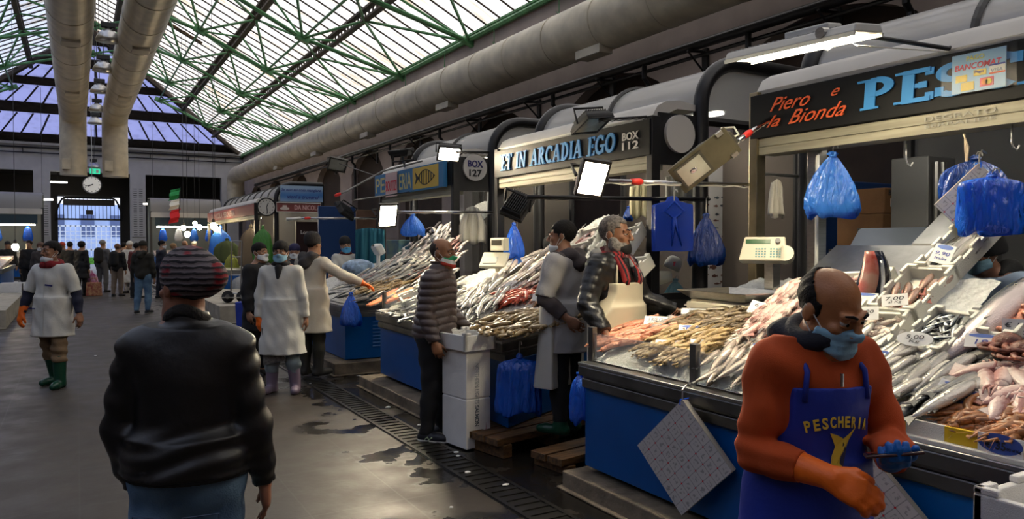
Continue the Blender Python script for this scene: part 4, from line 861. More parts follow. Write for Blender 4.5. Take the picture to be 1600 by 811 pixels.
mb = MB(); mb.tube([mid+d*.1, mid+d*.2-UP*.05, mid+d*.3-UP*.01, mid+d*.38-UP*.06, c1-UP*.02], .004, 5); W(mb, 'cable', cable, r)
# middle stall
pole([(5.25, 5.26, 2.11), (3.2, 5.26, 2.07)], 'dark rod with cables reaching out from the middle stall to the finned lamp', .016, black)
flood(at(808, 324, X=3.3), (.40, .72, -.56), .21, .26, False, 'black floodlight seen from its finned back at the end of the dark rod', spin=.5)
flood(at(925, 196, X=4.3), (.1, -.35, -.94), .30, .34, False, 'large black floodlight hanging over the sky-blue letters of the middle sign', spin=.35)
pole([at(1010, 183, X=4.55), at(935, 188, X=4.3)], 'twisted black cable arm from the post to the large black floodlight', .012, black)
pole([(4.6, 8.4, 2.08), (3.3, 8.42, 2.06)], 'silver pole across the far end of the middle stall holding a lit floodlight', tape=None)
flood(at(606, 337, Y=8.42), (.05, -.93, -.36), .24, .30, True, 'bright lit floodlight at the left of the third sign, over the fish', spin=.06)
flood(at(702, 241, X=4.15), (-.25, -.62, -.74), .30, .24, True, 'lit floodlight beside the round box sign of the third booth', spin=-.1)
pole([at(765, 238, X=4.62), at(712, 238, X=4.2)], 'short black arm holding the lit floodlight beside the round sign', .014, black)
flood(at(627, 235, X=4.4), (-.2, -.1, .97), .34, .26, False, 'flat black floodlight on a stalk above the fishmonger sign', spin=.3)
pole([at(634, 266, X=4.7), at(628, 237, X=4.4)], 'stalk under the flat black floodlight', .02, black, cab=False)
flood(at(528, 258, X=4.2), (-.2, -.75, -.6), .34, .28, False, 'grey floodlight with a pale lens hanging left of the third sign', body=housing_g, spin=-.2)
pole([at(588, 275, X=4.6), at(531, 256, X=4.2)], 'chain-like arm to the grey floodlight with the pale lens', .008, steeld, cab=False)
pole([at(660, 252, X=4.6), at(598, 268, X=4.2), at(540, 300, X=3.5), at(524, 306, X=3.35)], 'long dark curved pole with a red taped tip in front of the brown wall', .014, steeld, tape=.97, cab=False)
pole([at(640, 300, X=4.5), at(553, 313, X=3.3)], 'thin grey rod under the curved pole', .010, steeld, cab=False)
pole([(4.6, 12.5, 2.12), at(470, 341, Y=12.5)], 'silver pole with red tape reaching far out from the third stall', tape=.92)
rr = flood(at(537, 331, Y=12.4), (-.55, .45, -.6), .34, .28, False, 'black and white floodlight slung under the long silver pole', spin=.5)
a = at(448, 343, Y=12.5); mb = MB(); mb.tube([a, at(470, 341, Y=12.5)], [.03, .022], 8); tag(mb.obj('lamp_sleeve', white, None, True), 'white taped sleeve at the tip of the long silver pole', 'sleeve')
# far bulbs
for i, (x, y, Y) in enumerate(((287, 356, 34), (293, 366, 30), (312, 355, 33), (334, 353, 27), (337, 357, 31), (24, 386, 28), (305, 349, 40))):
    p = at(x, y, Y=Y); r = thing('hanging_bulb', ['glowing bulb hanging high over the far stall right of the flag', 'lowest and brightest glowing bulb over the far stall', 'glowing bulb over the far stall beside the flat lit lamp', 'glowing bulb nearest to the clock of the far booth', 'glowing bulb under the far booth hood, second from its clock', 'glowing bulb over the left fish counter', 'farthest glowing bulb over the stalls on the right'][i], 'lamp', p, 'bulbs over the far stalls')
    mb = MB(); mb.ell(p, (.10, .10, .12)); W(mb, 'bulb', bulb_e, r, True); mb = MB(); mb.lathe([(.05, .1), (.05, .2), (.02, .24)], p, 12); W(mb, 'socket', black, r); mb = MB(); mb.cyl(p+UP*.24, (p.x, p.y, rz(p.x)+.11), .008, 5); W(mb, 'cord', black, r)
# ================================================================ polystyrene goods in the aisle
def frustum(mb, M, x, y, z0, z1, t=0.):
    lo = [M @ Vector((a, b, z0)) for a, b in ((0, 0), (x, 0), (x, y), (0, y))]; hi = [M @ Vector((a, b, z1)) for a, b in ((-t, -t), (x+t, -t), (x+t, y+t), (-t, y+t))]; mb.hexa(lo, hi)
def tray_mesh(x, y, h, wall=.022, notch=True, base=.018):
    """open polystyrene box with raised corners, local x along, y across, z up"""
    mb = MB(); mb.bx(0, x, 0, y, 0, base)
    c = min(.09, x*.2); d = .022
    for yy in (0, y-wall):
        mb.bx(0, x, yy, yy+wall, base*.5, h-d)
        for a, b in ((0, c), (x-c, x), (x*.5-c*.5, x*.5+c*.5)): mb.bx(a, b, yy, yy+wall, h-d-.001, h)
    for xx in (0, x-wall):
        mb.bx(xx, xx+wall, 0, y, base*.5, h-d)
        for a, b in ((0, c*.8), (y-c*.8, y)): mb.bx(xx, xx+wall, a, b, h-d-.001, h)
    return mb
u = Vector((-.055, .36, 0)); c0 = Vector((2.715, 5.40, .012)); ua = u.normalized(); va = Vector((-u.y, u.x, 0)).normalized()*-1
M = Matrix((va, ua, UP)).transposed().to_4x4(); M.translation = c0
r = thing('polystyrene_box', 'tall white polystyrene salmon box standing on end at the corner of the middle counter', 'box', c0); 
mb = MB(); frustum(mb, M, .245, .35, 0, .40); frustum(mb, M, .245, .35, .41, .80); frustum(mb, M @ Matrix.Translation((.006, .006, 0)), .233, .338, .39, .42); W(mb, 'body', foam, r, bev=.006)
txt_m = mat('box_print', (.10, .13, .16), .6)
T = M @ Matrix.Translation((.105, -.002, .40)) @ Matrix(((0, 1, 0, 0), (0, 0, -1, 0), (-1, 0, 0, 0), (0, 0, 0, 1)))
text('NORTHERN LIGHTS', T @ Matrix.Translation((-.13, 0, 0)), .33, .042, 'lettering', mat('grey_print', (.30, .33, .35), .6), r, 0, 0, .001); text('SALMON', T @ Matrix.Translation((.135, 0, 0)), .17, .042, 'lettering', txt_m, r, .02, 0, .001)
mb = MB(); mb.prism([M @ Vector(v) for v in ((.19, -.001, .12), (.215, -.001, .06), (.20, -.001, .2))], M.to_3x3() @ Vector((0, -.001, 0))); W(mb, 'pink_smear', mat('pink_smear', (.65, .42, .42), .6), r)
r = thing('polystyrene_tray', 'open white polystyrene tray lying on top of the tall salmon box', 'tray', c0+UP*.8)
mb = tray_mesh(.31, .42, .15, .03); MM = M @ Matrix.Translation((-.035, -.035, .803)); mb.v = [tuple(MM @ Vector(v)) for v in mb.v]; W(mb, 'tray', foam, r, bev=.005)
for k in range(3): text('|||', MM @ Matrix.Translation((.10+.05*k, -.001, .07)) @ Matrix.Rotation(PI/2, 4, 'X'), .03, .03, 'stamp', mat('stamp_%d' % k, (.5, .5, .5), .7), r, 0, .2, .001) if k < 0 else None
# stack of boxes at the lower right
for i, (z0, z1) in enumerate(((.012, .40), (.402, .79), (.792, .96))):
    if i < 2: mb = MB(); mb.bx(2.36, 2.84, .80, 1.24, z0, z1-.05); mb.bx(2.35, 2.85, .79, 1.25, z1-.05, z1)
    else: mb = tray_mesh(.50, .46, z1-z0, .03); mb.v = [(2.35+v[0], .79+v[1], z0+v[2]) for v in mb.v]
    tag(mb.obj('polystyrene_box', foam, None, False, .006), ['bottom closed polystyrene box of the stack in front of the nearest counter', 'middle closed polystyrene box of the stack in front of the nearest counter', 'open white polystyrene box at the lower right, in front of the yellow-edged counter'][i], 'box')
# wooden pallets in the gap
def beam(mb, a, b, w, h, z): a, b = Vector(a), Vector(b); d = (b-a).normalized(); n = Vector((-d.y, d.x, 0))*w/2; q = [a-n, b-n, b+n, a+n]; mb.hexa([v+UP*z for v in q], [v+UP*(z+h) for v in q])
def pallet(lab, o, ex, ey, planks, h=.16):
    r = thing('wooden_pallet', lab, 'pallet', o); o = Vector(o); ex, ey = Vector(ex), Vector(ey)
    for k in range(planks):
        p = o+ey*((k+.5)/planks); mb = MB(); beam(mb, p+UP*0, p+ex, ey.length/planks*.86, .055, h-.055); W(mb, 'plank', wood, r, bev=.004)
    for t in (.08, .5, .92): mb = MB(); p = o+ex*t; beam(mb, p, p+ey, .09, h-.058, .001); W(mb, 'bearer', wood, r, bev=.004)
p0 = at(773, 723, Z=0)
pallet('wet wooden pallet under the man in the grey smock', (p0.x+.03, p0.y, 0), (1.25, .28, 0), (-.10, .50, 0), 3)
p1 = at(868, 742, Z=0); pallet('smaller wooden pallet against the plinth of the nearest counter', (p1.x, p1.y-.1, 0), (1.1, .2, 0), (-.06, .36, 0), 2, .12)
# ---------------------------------------------------------------- carrier bags
def hook(mb, top, drop, r_=.004): top = Vector(top); mb.tube([top+Vector((0, 0, -drop)), top+UP*0, top+Vector((.0, -.015, .025)), top+Vector((0, -.035, .02)), top+Vector((0, -.04, 0))], r_, 6)
def bagmesh(c, w, h, t, seed=0, pleat=9, neck=.10, flare=1.0, ears=False, fan=False):
    """a bundle or filled carrier bag hanging by its neck; c: top of the neck; local x = RV"""
    R = random.Random(seed); mb = MB(); n = 64; rings = []
    prof = [(0, .05), (.05, .16), (.09, neck), (.13, .26), (.19, .50), (.27, .72), (.38, .86), (.55, .96*flare), (.78, 1.02*flare), (.94, 1.0*flare), (1, .9*flare)] if not ears else [(0, .10), (.04, .2), (.07, neck), (.16, .28), (.34, .55), (.55, .80), (.75, .97), (.9, 1.02), (1, .9)]
    if fan: prof = [(0, .05), (.05, .16), (.09, .10), (.115, .35), (.15, .72), (.20, .93), (.3, .98), (.55, 1.0), (.85, 1.04), (.97, 1.02), (1, .96)]
    ph = R.random()*6
    for v, s in prof:
        ring = []
        for k in range(n):
            a = 2*PI*k/n; f = 1+(.16-(.03 if fan else .10)*v)*math.sin(pleat*a+ph+v*1.2)+.06*math.sin((pleat*2+1)*a+v*6)+.05*math.sin(3*a+v*5+ph)
            ring.append(Vector(c)+RV*(w/2*s*math.copysign(abs(math.cos(a))**.7, math.cos(a))*f)-FV*(t/2*s*math.sin(a)*f)-UP*(h*v+.02*math.sin(3*a+ph)*v+.012*math.sin(7*a)*v))
        rings.append(ring)
    mb.loft(rings); return mb
def bag(name, lab, c, w, h, t, m, seed=0, pleat=9, hk=.06, grp=None, **k):
    r = thing(name, lab, 'bag', c, grp); W(bagmesh(c, w, h, t, seed, pleat, **k), 'film', m, r, True)
    mb = MB(); mb.tube([Vector(c)-UP*h*.08+RV*.02*math.cos(a)-FV*.02*math.sin(a) for a in [2*PI*q/12 for q in range(13)]], .008, 5); W(mb, 'knot', m, r, True)
    if hk: mb = MB(); hook(mb, Vector(c)+UP*(hk-.03), hk); W(mb, 'hook', steel, r)
    return r
bag('carrier_bag_bundle', 'fanned bundle of blue carrier bags hanging on the near end of the middle counter', (3.10, 5.21, .80), .33, .49, .16, bagblue, 3, 19, .10, fan=True)
bag('carrier_bag', 'blue carrier bag hanging at the corner of the third counter', (3.03, 9.3, 1.06), .27, .42, .14, bagblue, 5, 5, .12, ears=True)
bag('carrier_bag', 'twisted blue carrier bag on the left end of the nearest counter', (3.0, 4.22, .82), .13, .36, .09, bagblue, 8, 4, .05)
p = at(1053, 306, Y=5.15)
r = thing('carrier_bag_bundle', 'flat square stack of new blue carrier bags hanging on the dark rod', 'bag', p)
for k in range(3):
    mb = MB(); w, h = .345, .50; q = p+FV*(.012*k)+RV*(-.012*k); n = 12; rings = []
    outl = [(0, 0), (.03, -.01), (.05, -.05), (.15, -.075), (w/2, -.085), (w/2+.004, -.3), (w/2, -h), (.05, -h-.008), (-.05, -h), (-w/2, -h-.006), (-w/2-.004, -.3), (-w/2, -.085), (-.15, -.075), (-.05, -.05), (-.03, -.01)]
    mb.prism([q+RV*a+UP*b for a, b in outl], FV*.010); W(mb, 'film', mat('bag_stack_film', (.005, .075, .62), .28) if k == 0 else bpy.data.materials['bag_stack_film'], r, bev=.003)
mb = MB(); mb.tube([p-UP*.05+RV*.0, p-UP*.14-RV*.09-FV*.006, p-UP*.21-FV*.01, p-UP*.14+RV*.09-FV*.006, p-UP*.05], .012, 6); mb.tube([p-UP*.2-FV*.012, p-UP*.46-FV*.006-RV*.02], [.02, .004], 6); mb.tube([p-UP*.2-FV*.012, p-UP*.46-FV*.006+RV*.07], [.02, .004], 6); W(mb, 'knotted_handles', bpy.data.materials['bag_stack_film'], r, True)
mb = MB(); hook(mb, p+UP*.03, .08, .006); W(mb, 'hook', cable, r)
bag('rubbish_bag', 'full dark blue plastic bag hanging by a hook right of the flat bag stack', at(1103, 333, Y=5.1), .33, .47, .24, bagdark, 11, 6, .16, ears=True)
bag('carrier_bag', 'pale blue carrier bag with papers inside under the shutter of the nearest stall', at(1300, 237, X=4.6), .38, .45, .13, bagpale, 12, 5, .05, ears=True)
p = at(1530, 255, X=4.4)
bag('carrier_bag_bundle', 'bundle of blue carrier bags hanging with patterned papers at the right of the nearest stall', at(1548, 268, X=4.35), .33, .33, .10, bagblue, 15, 15, .02, fan=True)
bag('carrier_bag', 'dark blue carrier bags behind the patterned paper pack at the right', at(1522, 242, X=4.62), .40, .34, .08, bagdark, 16, 7, .02)
for i, (x, y, X, w, h, m, lab) in enumerate(((803, 347, 4.62, .25, .42, bagblue, 'blue bags hanging behind the weighing scale of the middle stall'), (645, 334, 4.62, .38, .34, bagpale, 'pale blue bag hanging on a rod in the third stall'), (690, 346, 4.6, .001, .001, bagwhite, ''), (808, 395, 4.66, .18, .27, bagpale, 'pale blue bag low behind the scale of the middle stall'), (1055, 460, 5.0, .34, .40, thin('teal_film', (.03, .26, .42), .3, .4), 'teal plastic bag hanging under the cap by the black posts'), (1012, 470, 5.6, .2, .22, bagblue, 'small blue bag lying behind the black post'), (982, 322, 5.7, .13, .16, bagdark, 'small dark blue bag on the back wall of the middle stall'))):
    if lab: bag('carrier_bag', lab, at(x, y if i not in (4, 5) else y-25, X=X), w, h, .14, m, 20+i, 5, (.47, .36, .03, .8, .03, .03, .03)[i], ears=True)
# patterned paper packs hung by a corner
def paper_mat():
    m = mat('patterned_paper', (.52, .50, .48), .6); n = m.node_tree.nodes; l = m.node_tree.links; b = n['Principled BSDF']; t = n.new('ShaderNodeTexCoord')
    br = n.new('ShaderNodeTexBrick'); br.offset = 0; br.inputs['Scale'].default_value = 1; br.inputs['Brick Width'].default_value = .066; br.inputs['Row Height'].default_value = .066; br.inputs['Mortar Size'].default_value = .0022
    br.inputs['Color1'].default_value = (.56, .54, .52, 1); br.inputs['Color2'].default_value = (.52, .50, .49, 1); br.inputs['Mortar'].default_value = (.30, .29, .29, 1)
    l.new(t.outputs['Object'], br.inputs['Vector']); b2 = n.new('ShaderNodeTexBrick'); b2.offset = 0; b2.inputs['Scale'].default_value = 1; b2.inputs['Brick Width'].default_value = .066; b2.inputs['Row Height'].default_value = .066; b2.inputs['Mortar Size'].default_value = .017; b2.inputs['Mortar Smooth'].default_value = 0
    l.new(t.outputs['Object'], b2.inputs['Vector']); x = n.new('ShaderNodeTexNoise'); x.inputs['Scale'].default_value = 55; x.inputs['Detail'].default_value = 4; l.new(t.outputs['Object'], x.inputs['Vector'])
    r = n.new('ShaderNodeValToRGB'); r.color_ramp.elements[0].position = .42; r.color_ramp.elements[1].position = .5; r.color_ramp.elements[0].color = (.30, .30, .31, 1); r.color_ramp.elements[1].color = (1, 1, 1, 1); l.new(x.outputs['Fac'], r.inputs[0])
    inv = n.new('ShaderNodeMath'); inv.operation = 'SUBTRACT'; inv.inputs[0].default_value = 1; l.new(b2.outputs['Fac'], inv.inputs[1])
    mx = n.new('ShaderNodeMix'); mx.data_type = 'RGBA'; mx.blend_type = 'MULTIPLY'; mu = n.new('ShaderNodeMath'); mu.operation = 'MULTIPLY'; l.new(inv.outputs[0], mu.inputs[0]); mu.inputs[1].default_value = .6; l.new(mu.outputs[0], mx.inputs[0]); l.new(br.outputs['Color'], mx.inputs[6]); l.new(r.outputs[0], mx.inputs[7]); l.new(mx.outputs[2], b.inputs['Base Color']); return m
paperm = paper_mat(); paper_edge = wavemat('paper_edge', (.45, .42, .36), (.25, .23, .2), 60, 'Z', 2, .8); reddot = mat('red_print_dot', (.55, .02, .03), .6)
def pack(lab, top, side, t, ex, dots=True):
    """square sheaf of patterned paper hanging by one corner; ex: direction of the face's horizontal"""
    ex = Vector(ex).normalized(); nz = ex.cross(UP).normalized(); M = Matrix(((ex+UP*-1).normalized()*1, (ex*-1-UP).normalized()*-1, nz)).transposed()
    a = (ex-UP).normalized(); b = (-ex-UP).normalized(); r = thing('paper_sheaf', lab, 'paper', top)
    R = Matrix((a, b, a.cross(b))).transposed().to_4x4(); n = a.cross(b)
    if n.dot(-Vector((top[0], top[1], 0))) < 0: a, b = b, a; R = Matrix((a, b, a.cross(b))).transposed().to_4x4()
    mb = MB(); mb.bx(0, side, 0, side, 0, .002); o = mb.obj('top_sheet', paperm, r); o.rotation_euler = R.to_euler()
    mb = MB()
    for k in range(5): e = .003*k; mb.bx(e, side-.004*k, e*.5, side-.002*k, -t*(k+1)/5, -t*k/5-.0005)
    o = mb.obj('sheets', paper_edge, r); o.rotation_euler = R.to_euler()
    if dots:
        mb = MB(); N = int(side/.066)
        for i in range(1, N+1):
            for j in range(1, N+1): mb.lathe([(.005, 0), (.005, .0012)], (i*.066, j*.066, .002), 8)
        o = mb.obj('dot_print', reddot, r); o.rotation_euler = R.to_euler()
    mb = MB(); mb.tube([(.02, .02, .02), (.0, 0, .02), (0, 0, -t), (.0, .0, -t)], .004, 5); o = mb.obj('string', bagblue, r); o.rotation_euler = R.to_euler()
    mb = MB(); mb.tube([(0, 0, -.02), (0, 0, .05), (.03, 0, .075), (.08, 0, .06)], .005, 6); mb.obj('hook', steel, r)
    return r
pack('white sheaf of patterned paper hanging by its corner on the front of the nearest counter', (2.87, 3.07, .835), .455, .055, (.16, -1, 0))
pack('second sheaf of patterned paper hanging low behind the man in the blue apron', (2.87, 1.93, .80), .455, .055, (.16, -1, 0))
pack('sheaf of patterned paper hanging behind the blue bags at the right of the nearest stall', at(1528, 255, X=4.5), .34, .04, (.8, -.6, 0))
# strings, hooks and gloves in the nearest stall
mb = MB(); p = at(1503, 210, X=4.58)
for k in range(3): mb.tube([p+RV*.004*k, p+Vector((0, -.03+.01*k, -.08)), p+Vector((0, -.02, -.2)), p+Vector((0, .02, -.30-.01*k)), p+Vector((0, -.03, -.34))], .005, 5)
tag(mb.obj('twine_loop', mat('twine', (.55, .45, .32), .8), None, True), 'loop of white twine hanging from the shutter of the nearest stall', 'twine')
for i, (x, y) in enumerate(((1414, 225), (1578, 195))):
    p = at(x, y, X=4.62); mb = MB(); mb.tube([p, p-UP*.10, p-UP*.13+RV*.01, p-UP*.145+RV*.03, p-UP*.12+RV*.045], .005, 6); tag(mb.obj('meat_hook', steel, None, True), ['steel hook hanging from the shutter left of the twine loop', 'steel hook hanging from the shutter right of the twine loop'][i], 'hook')
def cloth(name, lab, cat, p, w, h, m, seed=0, shape='towel'):
    R = random.Random(seed); p = Vector(p); mb = MB(); n = 22; rows = []
    for j in range(9):
        v = j/8; row = []
        for k in range(n+1):
            u_ = k/n-.5; s = 1 if shape != 'gloves' else (.55+.45*v)
            if shape == 'apron': s = .45+.55*min(1, v*2.2)
            row.append(p+RV*(w*u_*s)-FV*(.035*math.sin(u_*19+seed)*(.4+v)+.02*math.sin(u_*43+v*3))-UP*(h*v+.03*abs(u_)*2*(1-v)+(.02*math.sin(u_*11+seed) if j == 8 else 0)))
        rows.append(row)
    mb.loft(rows, False, False); o = mb.obj(name, m, None, True); md = o.modifiers.new('thick', 'SOLIDIFY'); md.thickness = .008; tag(o, lab, cat); return o
clothw = mat('white_cloth', (.62, .60, .52), .85, bump=.1); clothg = mat('grey_cloth', (.45, .44, .40), .85)
cloth('hanging_apron', 'off-white apron hanging on the end of the third booth', 'apron', at(738, 322, Y=9.3), .36, .52, clothw, 1, 'apron')
cloth('hanging_cloth', 'folded white cloth hanging left of the off-white apron', 'cloth', at(716, 345, Y=9.9), .22, .26, clothg, 2)
cloth('hanging_cloth', 'long pale gloves hanging behind the scale display of the nearest stall', 'cloth', at(1213, 280, Y=4.16), .13, .30, mat('glove_latex', (.55, .53, .47), .6), 3, 'gloves')
cloth('hanging_cloth', 'yellowish cloth hanging behind the left black post of the middle stall', 'cloth', at(1000, 288, X=5.3), .22, .36, mat('yellowish_cloth', (.52, .47, .30), .85), 4)
cloth('hanging_cloth', 'pale cloth hanging between the two black posts above the blue bags', 'cloth', at(1060, 272, X=5.2), .26, .36, clothg, 5)
p = at(1047, 420, X=4.95); r = thing('cap', 'white cap with a printed front hanging between the two black posts', 'cap', p); mb = MB(); mb.lathe([(.08, 0), (.082, .05), (.07, .10), (.04, .125), (.01, .13)], p+RV*.01, 20, (.35, -.2, .9)); W(mb, 'crown', clothw, r, True); mb = MB(); q = p-RV*.06-UP*.02-FV*.02; mb.loft([[q+RV*(a*.075-.05*v*(1-a*a))-UP*(.13*v*(1-.3*a*a))-FV*(.03*v+.02*(1-a*a)) for a in (-1, -.6, -.2, .2, .6, 1)] for v in (0, .5, 1)], False, False); o = W(mb, 'brim', clothw, r, True); o.modifiers.new('t', 'SOLIDIFY').thickness = .006; mb = MB(); mb.bx(p.x-.03, p.x+.03, p.y-.085, p.y-.08, p.z+.03, p.z+.07); W(mb, 'printed_badge', red, r)
# ---------------------------------------------------------------- scales
r = thing('weighing_scale', 'cream scale display on a steel post with a weighing platform, nearest stall', 'scale', (4.1, 3.7, .9))
hd = at(1192, 387, X=4.25); z = (Vector((-.75, -.55, .42))).normalized(); x = UP.cross(z).normalized(); Mh = Matrix((x, z.cross(x), z)).transposed().to_4x4(); Mh.translation = hd
def sc_put(mb, nm, m, M, p, **k): mb.v = [tuple(M @ Vector(v)) for v in mb.v]; return W(mb, nm, m, p, **k)
mb = MB(); mb.loft([[(xx*s, yy, zz) for xx, yy in ((-.165, -.10), (.165, -.10), (.15, .09), (-.13, .09))] for zz, s in ((-.07, .9), (-.02, 1), (.0, 1))]); hb = sc_put(mb, 'display_housing', cream, Mh, r, bev=.012)
mb = MB(); mb.cyl((.15, -.04, -.07), (.15, -.04, .0), .06, 20); sc_put(mb, 'side_bulge', cream, Mh, hb)
mb = MB(); mb.bx(-.12, .05, .03, .065, .0, .003); sc_put(mb, 'green_screen', mat('lcd_green', (.02, .10, .03), .2), Mh, hb)
mb = MB()
for i in range(9):
    for j in range(4): mb.bx(-.05+.02*i, -.038+.02*i, -.075+.02*j, -.065+.02*j, 0, .003) if i not in (4,) else None
sc_put(mb, 'keys', mat('teal_keys', (.15, .35, .33), .5), Mh, hb)
mb = MB(); mb.cyl((.10, .05, 0), (.10, .05, .02), .018, 16); sc_put(mb, 'printer_wheel', mat('grey_plastic', (.25, .25, .24), .5), Mh, hb)
mb = MB(); mb.bx(4.32, 4.40, 3.70, 3.78, 1.0, 1.72); W(mb, 'column', steel, r, bev=.006)
pa = at(1153, 462, X=4.0); mb = MB(); mb.bx(pa.x-.22, pa.x+.2, pa.y-.28, pa.y+.28, pa.z-.10, pa.z-.045); W(mb, 'platform', cream, r, bev=.012)
mb = MB(); mb.lathe([(.04, -.22), (.04, -.1)], pa, 12); W(mb, 'foot', blackm, r); mb = MB(); mb.bx(pa.x-.2, pa.x+.18, pa.y-.25, pa.y+.25, pa.z-.045, pa.z-.03); W(mb, 'platform_top', steel, r)
r2 = thing('weighing_pan', 'shallow rectangular steel pan lying on the weighing platform', 'pan', pa); mb = MB(); lo = [pa+Vector(v) for v in ((-.2, -.25, -.026), (.18, -.25, -.026), (.18, .25, -.026), (-.2, .25, -.026))]; hi = [pa+Vector(v) for v in ((-.27, -.32, .03), (.25, -.32, .03), (.25, .32, .03), (-.27, .32, .03))]
for k in range(4): mb.hexa([lo[k], lo[(k+1) % 4], hi[(k+1) % 4], hi[k]], [v+UP*.006 for v in (lo[k], lo[(k+1) % 4], hi[(k+1) % 4], hi[k])])
mb.hexa(lo, [v+UP*.006 for v in lo]); W(mb, 'pan', steel, r2)
def shopscale(lab, p, s=1., pan=True, hz=None):
    p = Vector(p); r = thing('weighing_scale', lab, 'scale', p)
    z = Vector((-.5, -.45, .74)).normalized(); x = UP.cross(z).normalized(); M = Matrix((x, z.cross(x), z)).transposed().to_4x4(); M.translation = p
    mb = MB(); mb.loft([[(a*k*s, b*k*s, q*s) for a, b in ((-.16, -.12), (.16, -.12), (.16, .12), (-.16, .12))] for q, k in ((-.08, .6), (-.03, 1), (0, 1))]); hb = sc_put(mb, 'keypad_housing', cream, M, r, bev=.01)
    mb = MB(); mb.bx(-.12*s, .04*s, -.07*s, .04*s, 0, .003); sc_put(mb, 'keypad', mat('pale_keypad', (.55, .55, .48), .5) if 'pale_keypad' not in bpy.data.materials else bpy.data.materials['pale_keypad'], M, hb)
    mb = MB(); q = p+Vector((.1*s, .05*s, .17*s)); mb.box(q, (.09*s, .22*s, .15*s), Matrix.Rotation(.3, 3, 'Z')); dh = W(mb, 'customer_display', cream, r, bev=.01); mb = MB(); mb.box(q+Vector((-.045*s, -.01, .02)), (.02, .15*s, .06*s), Matrix.Rotation(.3, 3, 'Z')); W(mb, 'screen', mat('dark_screen', (.05, .04, .03), .2) if 'dark_screen' not in bpy.data.materials else bpy.data.materials['dark_screen'], dh)
    mb = MB(); mb.tube([p+Vector((.06, .03, -.06)), p+Vector((.12*s, .06*s, -.25)), p+Vector((.12*s, .06*s, -.45))], [.035, .045, .05], 10); W(mb, 'column', cream, r)
    if pan:
        q = p+Vector((-.1, .45, -.36)); mb = MB(); mb.lathe([(.17, 0), (.24, .035), (.25, .04), (.24, .045), (.165, .01)], q, 32); W(mb, 'round_pan', steel, r, 'auto'); mb = MB(); mb.lathe([(.13, -.12), (.15, -.01)], q, 16); W(mb, 'base', cream, r)
    return r
shopscale('cream shop scale with a round pan on the middle stall', at(772, 405, X=4.15))
r = thing('weighing_scale', 'small white scale display on a column in the third stall', 'scale', at(592, 410, X=4.0)); p = at(591, 390, X=4.0)
mb = MB(); mb.box(p, (.12, .25, .17), Matrix.Rotation(-.5, 3, 'Y')); hb = W(mb, 'display_housing', white, r, bev=.03); mb = MB(); mb.box(p+Vector((-.07, .02, .05)), (.01, .08, .05), Matrix.Rotation(-.5, 3, 'Y')); W(mb, 'screen', bpy.data.materials['dark_screen'], hb); mb = MB(); mb.cyl(p-UP*.05, p-UP*.5, .03, 10); W(mb, 'column', white, r)
mb = MB(); mb.bx(-.16, .16, -.16, .16, -1.7, 0); o = mb.obj('painted_cabinet', mat('green_mural', (.16, .26, .20), .6, var=.9, vs=5, col2=(.02, .10, .22)), None, False, .01); o.location = at(632, 375, X=5.2); o.scale = (1.5, 1.9, 1); tag(o, 'painted green cabinet standing behind the fish of the third stall', 'cabinet')
cloth('hanging_coat', 'teal coat hanging on the brown door by the third stall', 'coat', at(578, 356, Y=12.32), .50, .92, mat('teal_coat', (.01, .11, .16), .8), 6)
p = at(560, 413, X=3.75); mb = MB(); mb.ell(p-UP*.05, (.26, .22, .13), 20, 10); o = mb.obj('ice_bag', mat('bluish_ice_bag', (.35, .50, .68), .25, var=.5, vs=9, bump=.6, bs=22), None, True); tag(o, 'bluish clear bag of ice on the third counter beside the black-beanied woman', 'bag')
# ================================================================ people: bodies and clothes grown from distance fields
def smin(a, b, k):
    h = np.clip(.5+.5*(b-a)/k, 0, 1); return b+(a-b)*h-k*h*(1-h)
def sdp(P, pr):
    t = pr[0]
    if t == 'c':
        a, b, ra, rb = pr[1], pr[2], pr[3], pr[4]; ba = b-a; pa = P-a; h = np.clip(pa@ba/max(ba@ba, 1e-9), 0, 1); return np.linalg.norm(pa-h[:, None]*ba, axis=1)-(ra+(rb-ra)*h)
    if t == 'e':
        q = (P-pr[1])@pr[3] if pr[3] is not None else P-pr[1]; r = pr[2]; k0 = np.linalg.norm(q/r, axis=1); k1 = np.linalg.norm(q/(r*r), axis=1); return k0*(k0-1)/np.maximum(k1, 1e-9)
    if t == 'k':    # upright elliptical skirt with folds: centre top, centre bottom, (rx,ry) top, (rx,ry) bottom, folds, depth
        a, b, r0, r1, nf, fd = pr[1:]; u = np.clip((a[2]-P[:, 2])/(a[2]-b[2]), 0, 1)[:, None]; c = a[:2]+(b[:2]-a[:2])*u; r = r0+(r1-r0)*u; q = P[:, :2]-c; th = np.arctan2(q[:, 1], q[:, 0])
        f = 1+fd*u[:, 0]*np.sin(nf*th+1.3)+fd*.5*u[:, 0]*np.sin((nf*2+1)*th); n = np.sqrt(((q/r)**2).sum(1))/f; d = (n-1)*r.min(1); return np.maximum(d, np.maximum(P[:, 2]-a[2], b[2]-P[:, 2]))
def sdu(P, prims, k, infl=0.):
    d = None
    for p in prims: e = sdp(P, p)-infl; d = e if d is None else smin(d, e, k)
    return d
def bounds(prims):
    lo, hi = np.full(3, 1e9), np.full(3, -1e9)
    for p in prims:
        if p[0] == 'c': L = [p[1]-p[3], p[2]-p[4]]; H = [p[1]+p[3], p[2]+p[4]]
        elif p[0] == 'e': m = p[2].max() if p[3] is not None else p[2]; L = [p[1]-m]; H = [p[1]+m]
        else: r = np.maximum(p[3], p[4]).max()*1.25; L = [p[1]-np.array([r, r, 0]), p[2]-np.array([r, r, 0])]; H = [p[1]+np.array([r, r, 0]), p[2]+np.array([r, r, 0])]
        for x in L: lo = np.minimum(lo, x)
        for x in H: hi = np.maximum(hi, x)
    return lo, hi
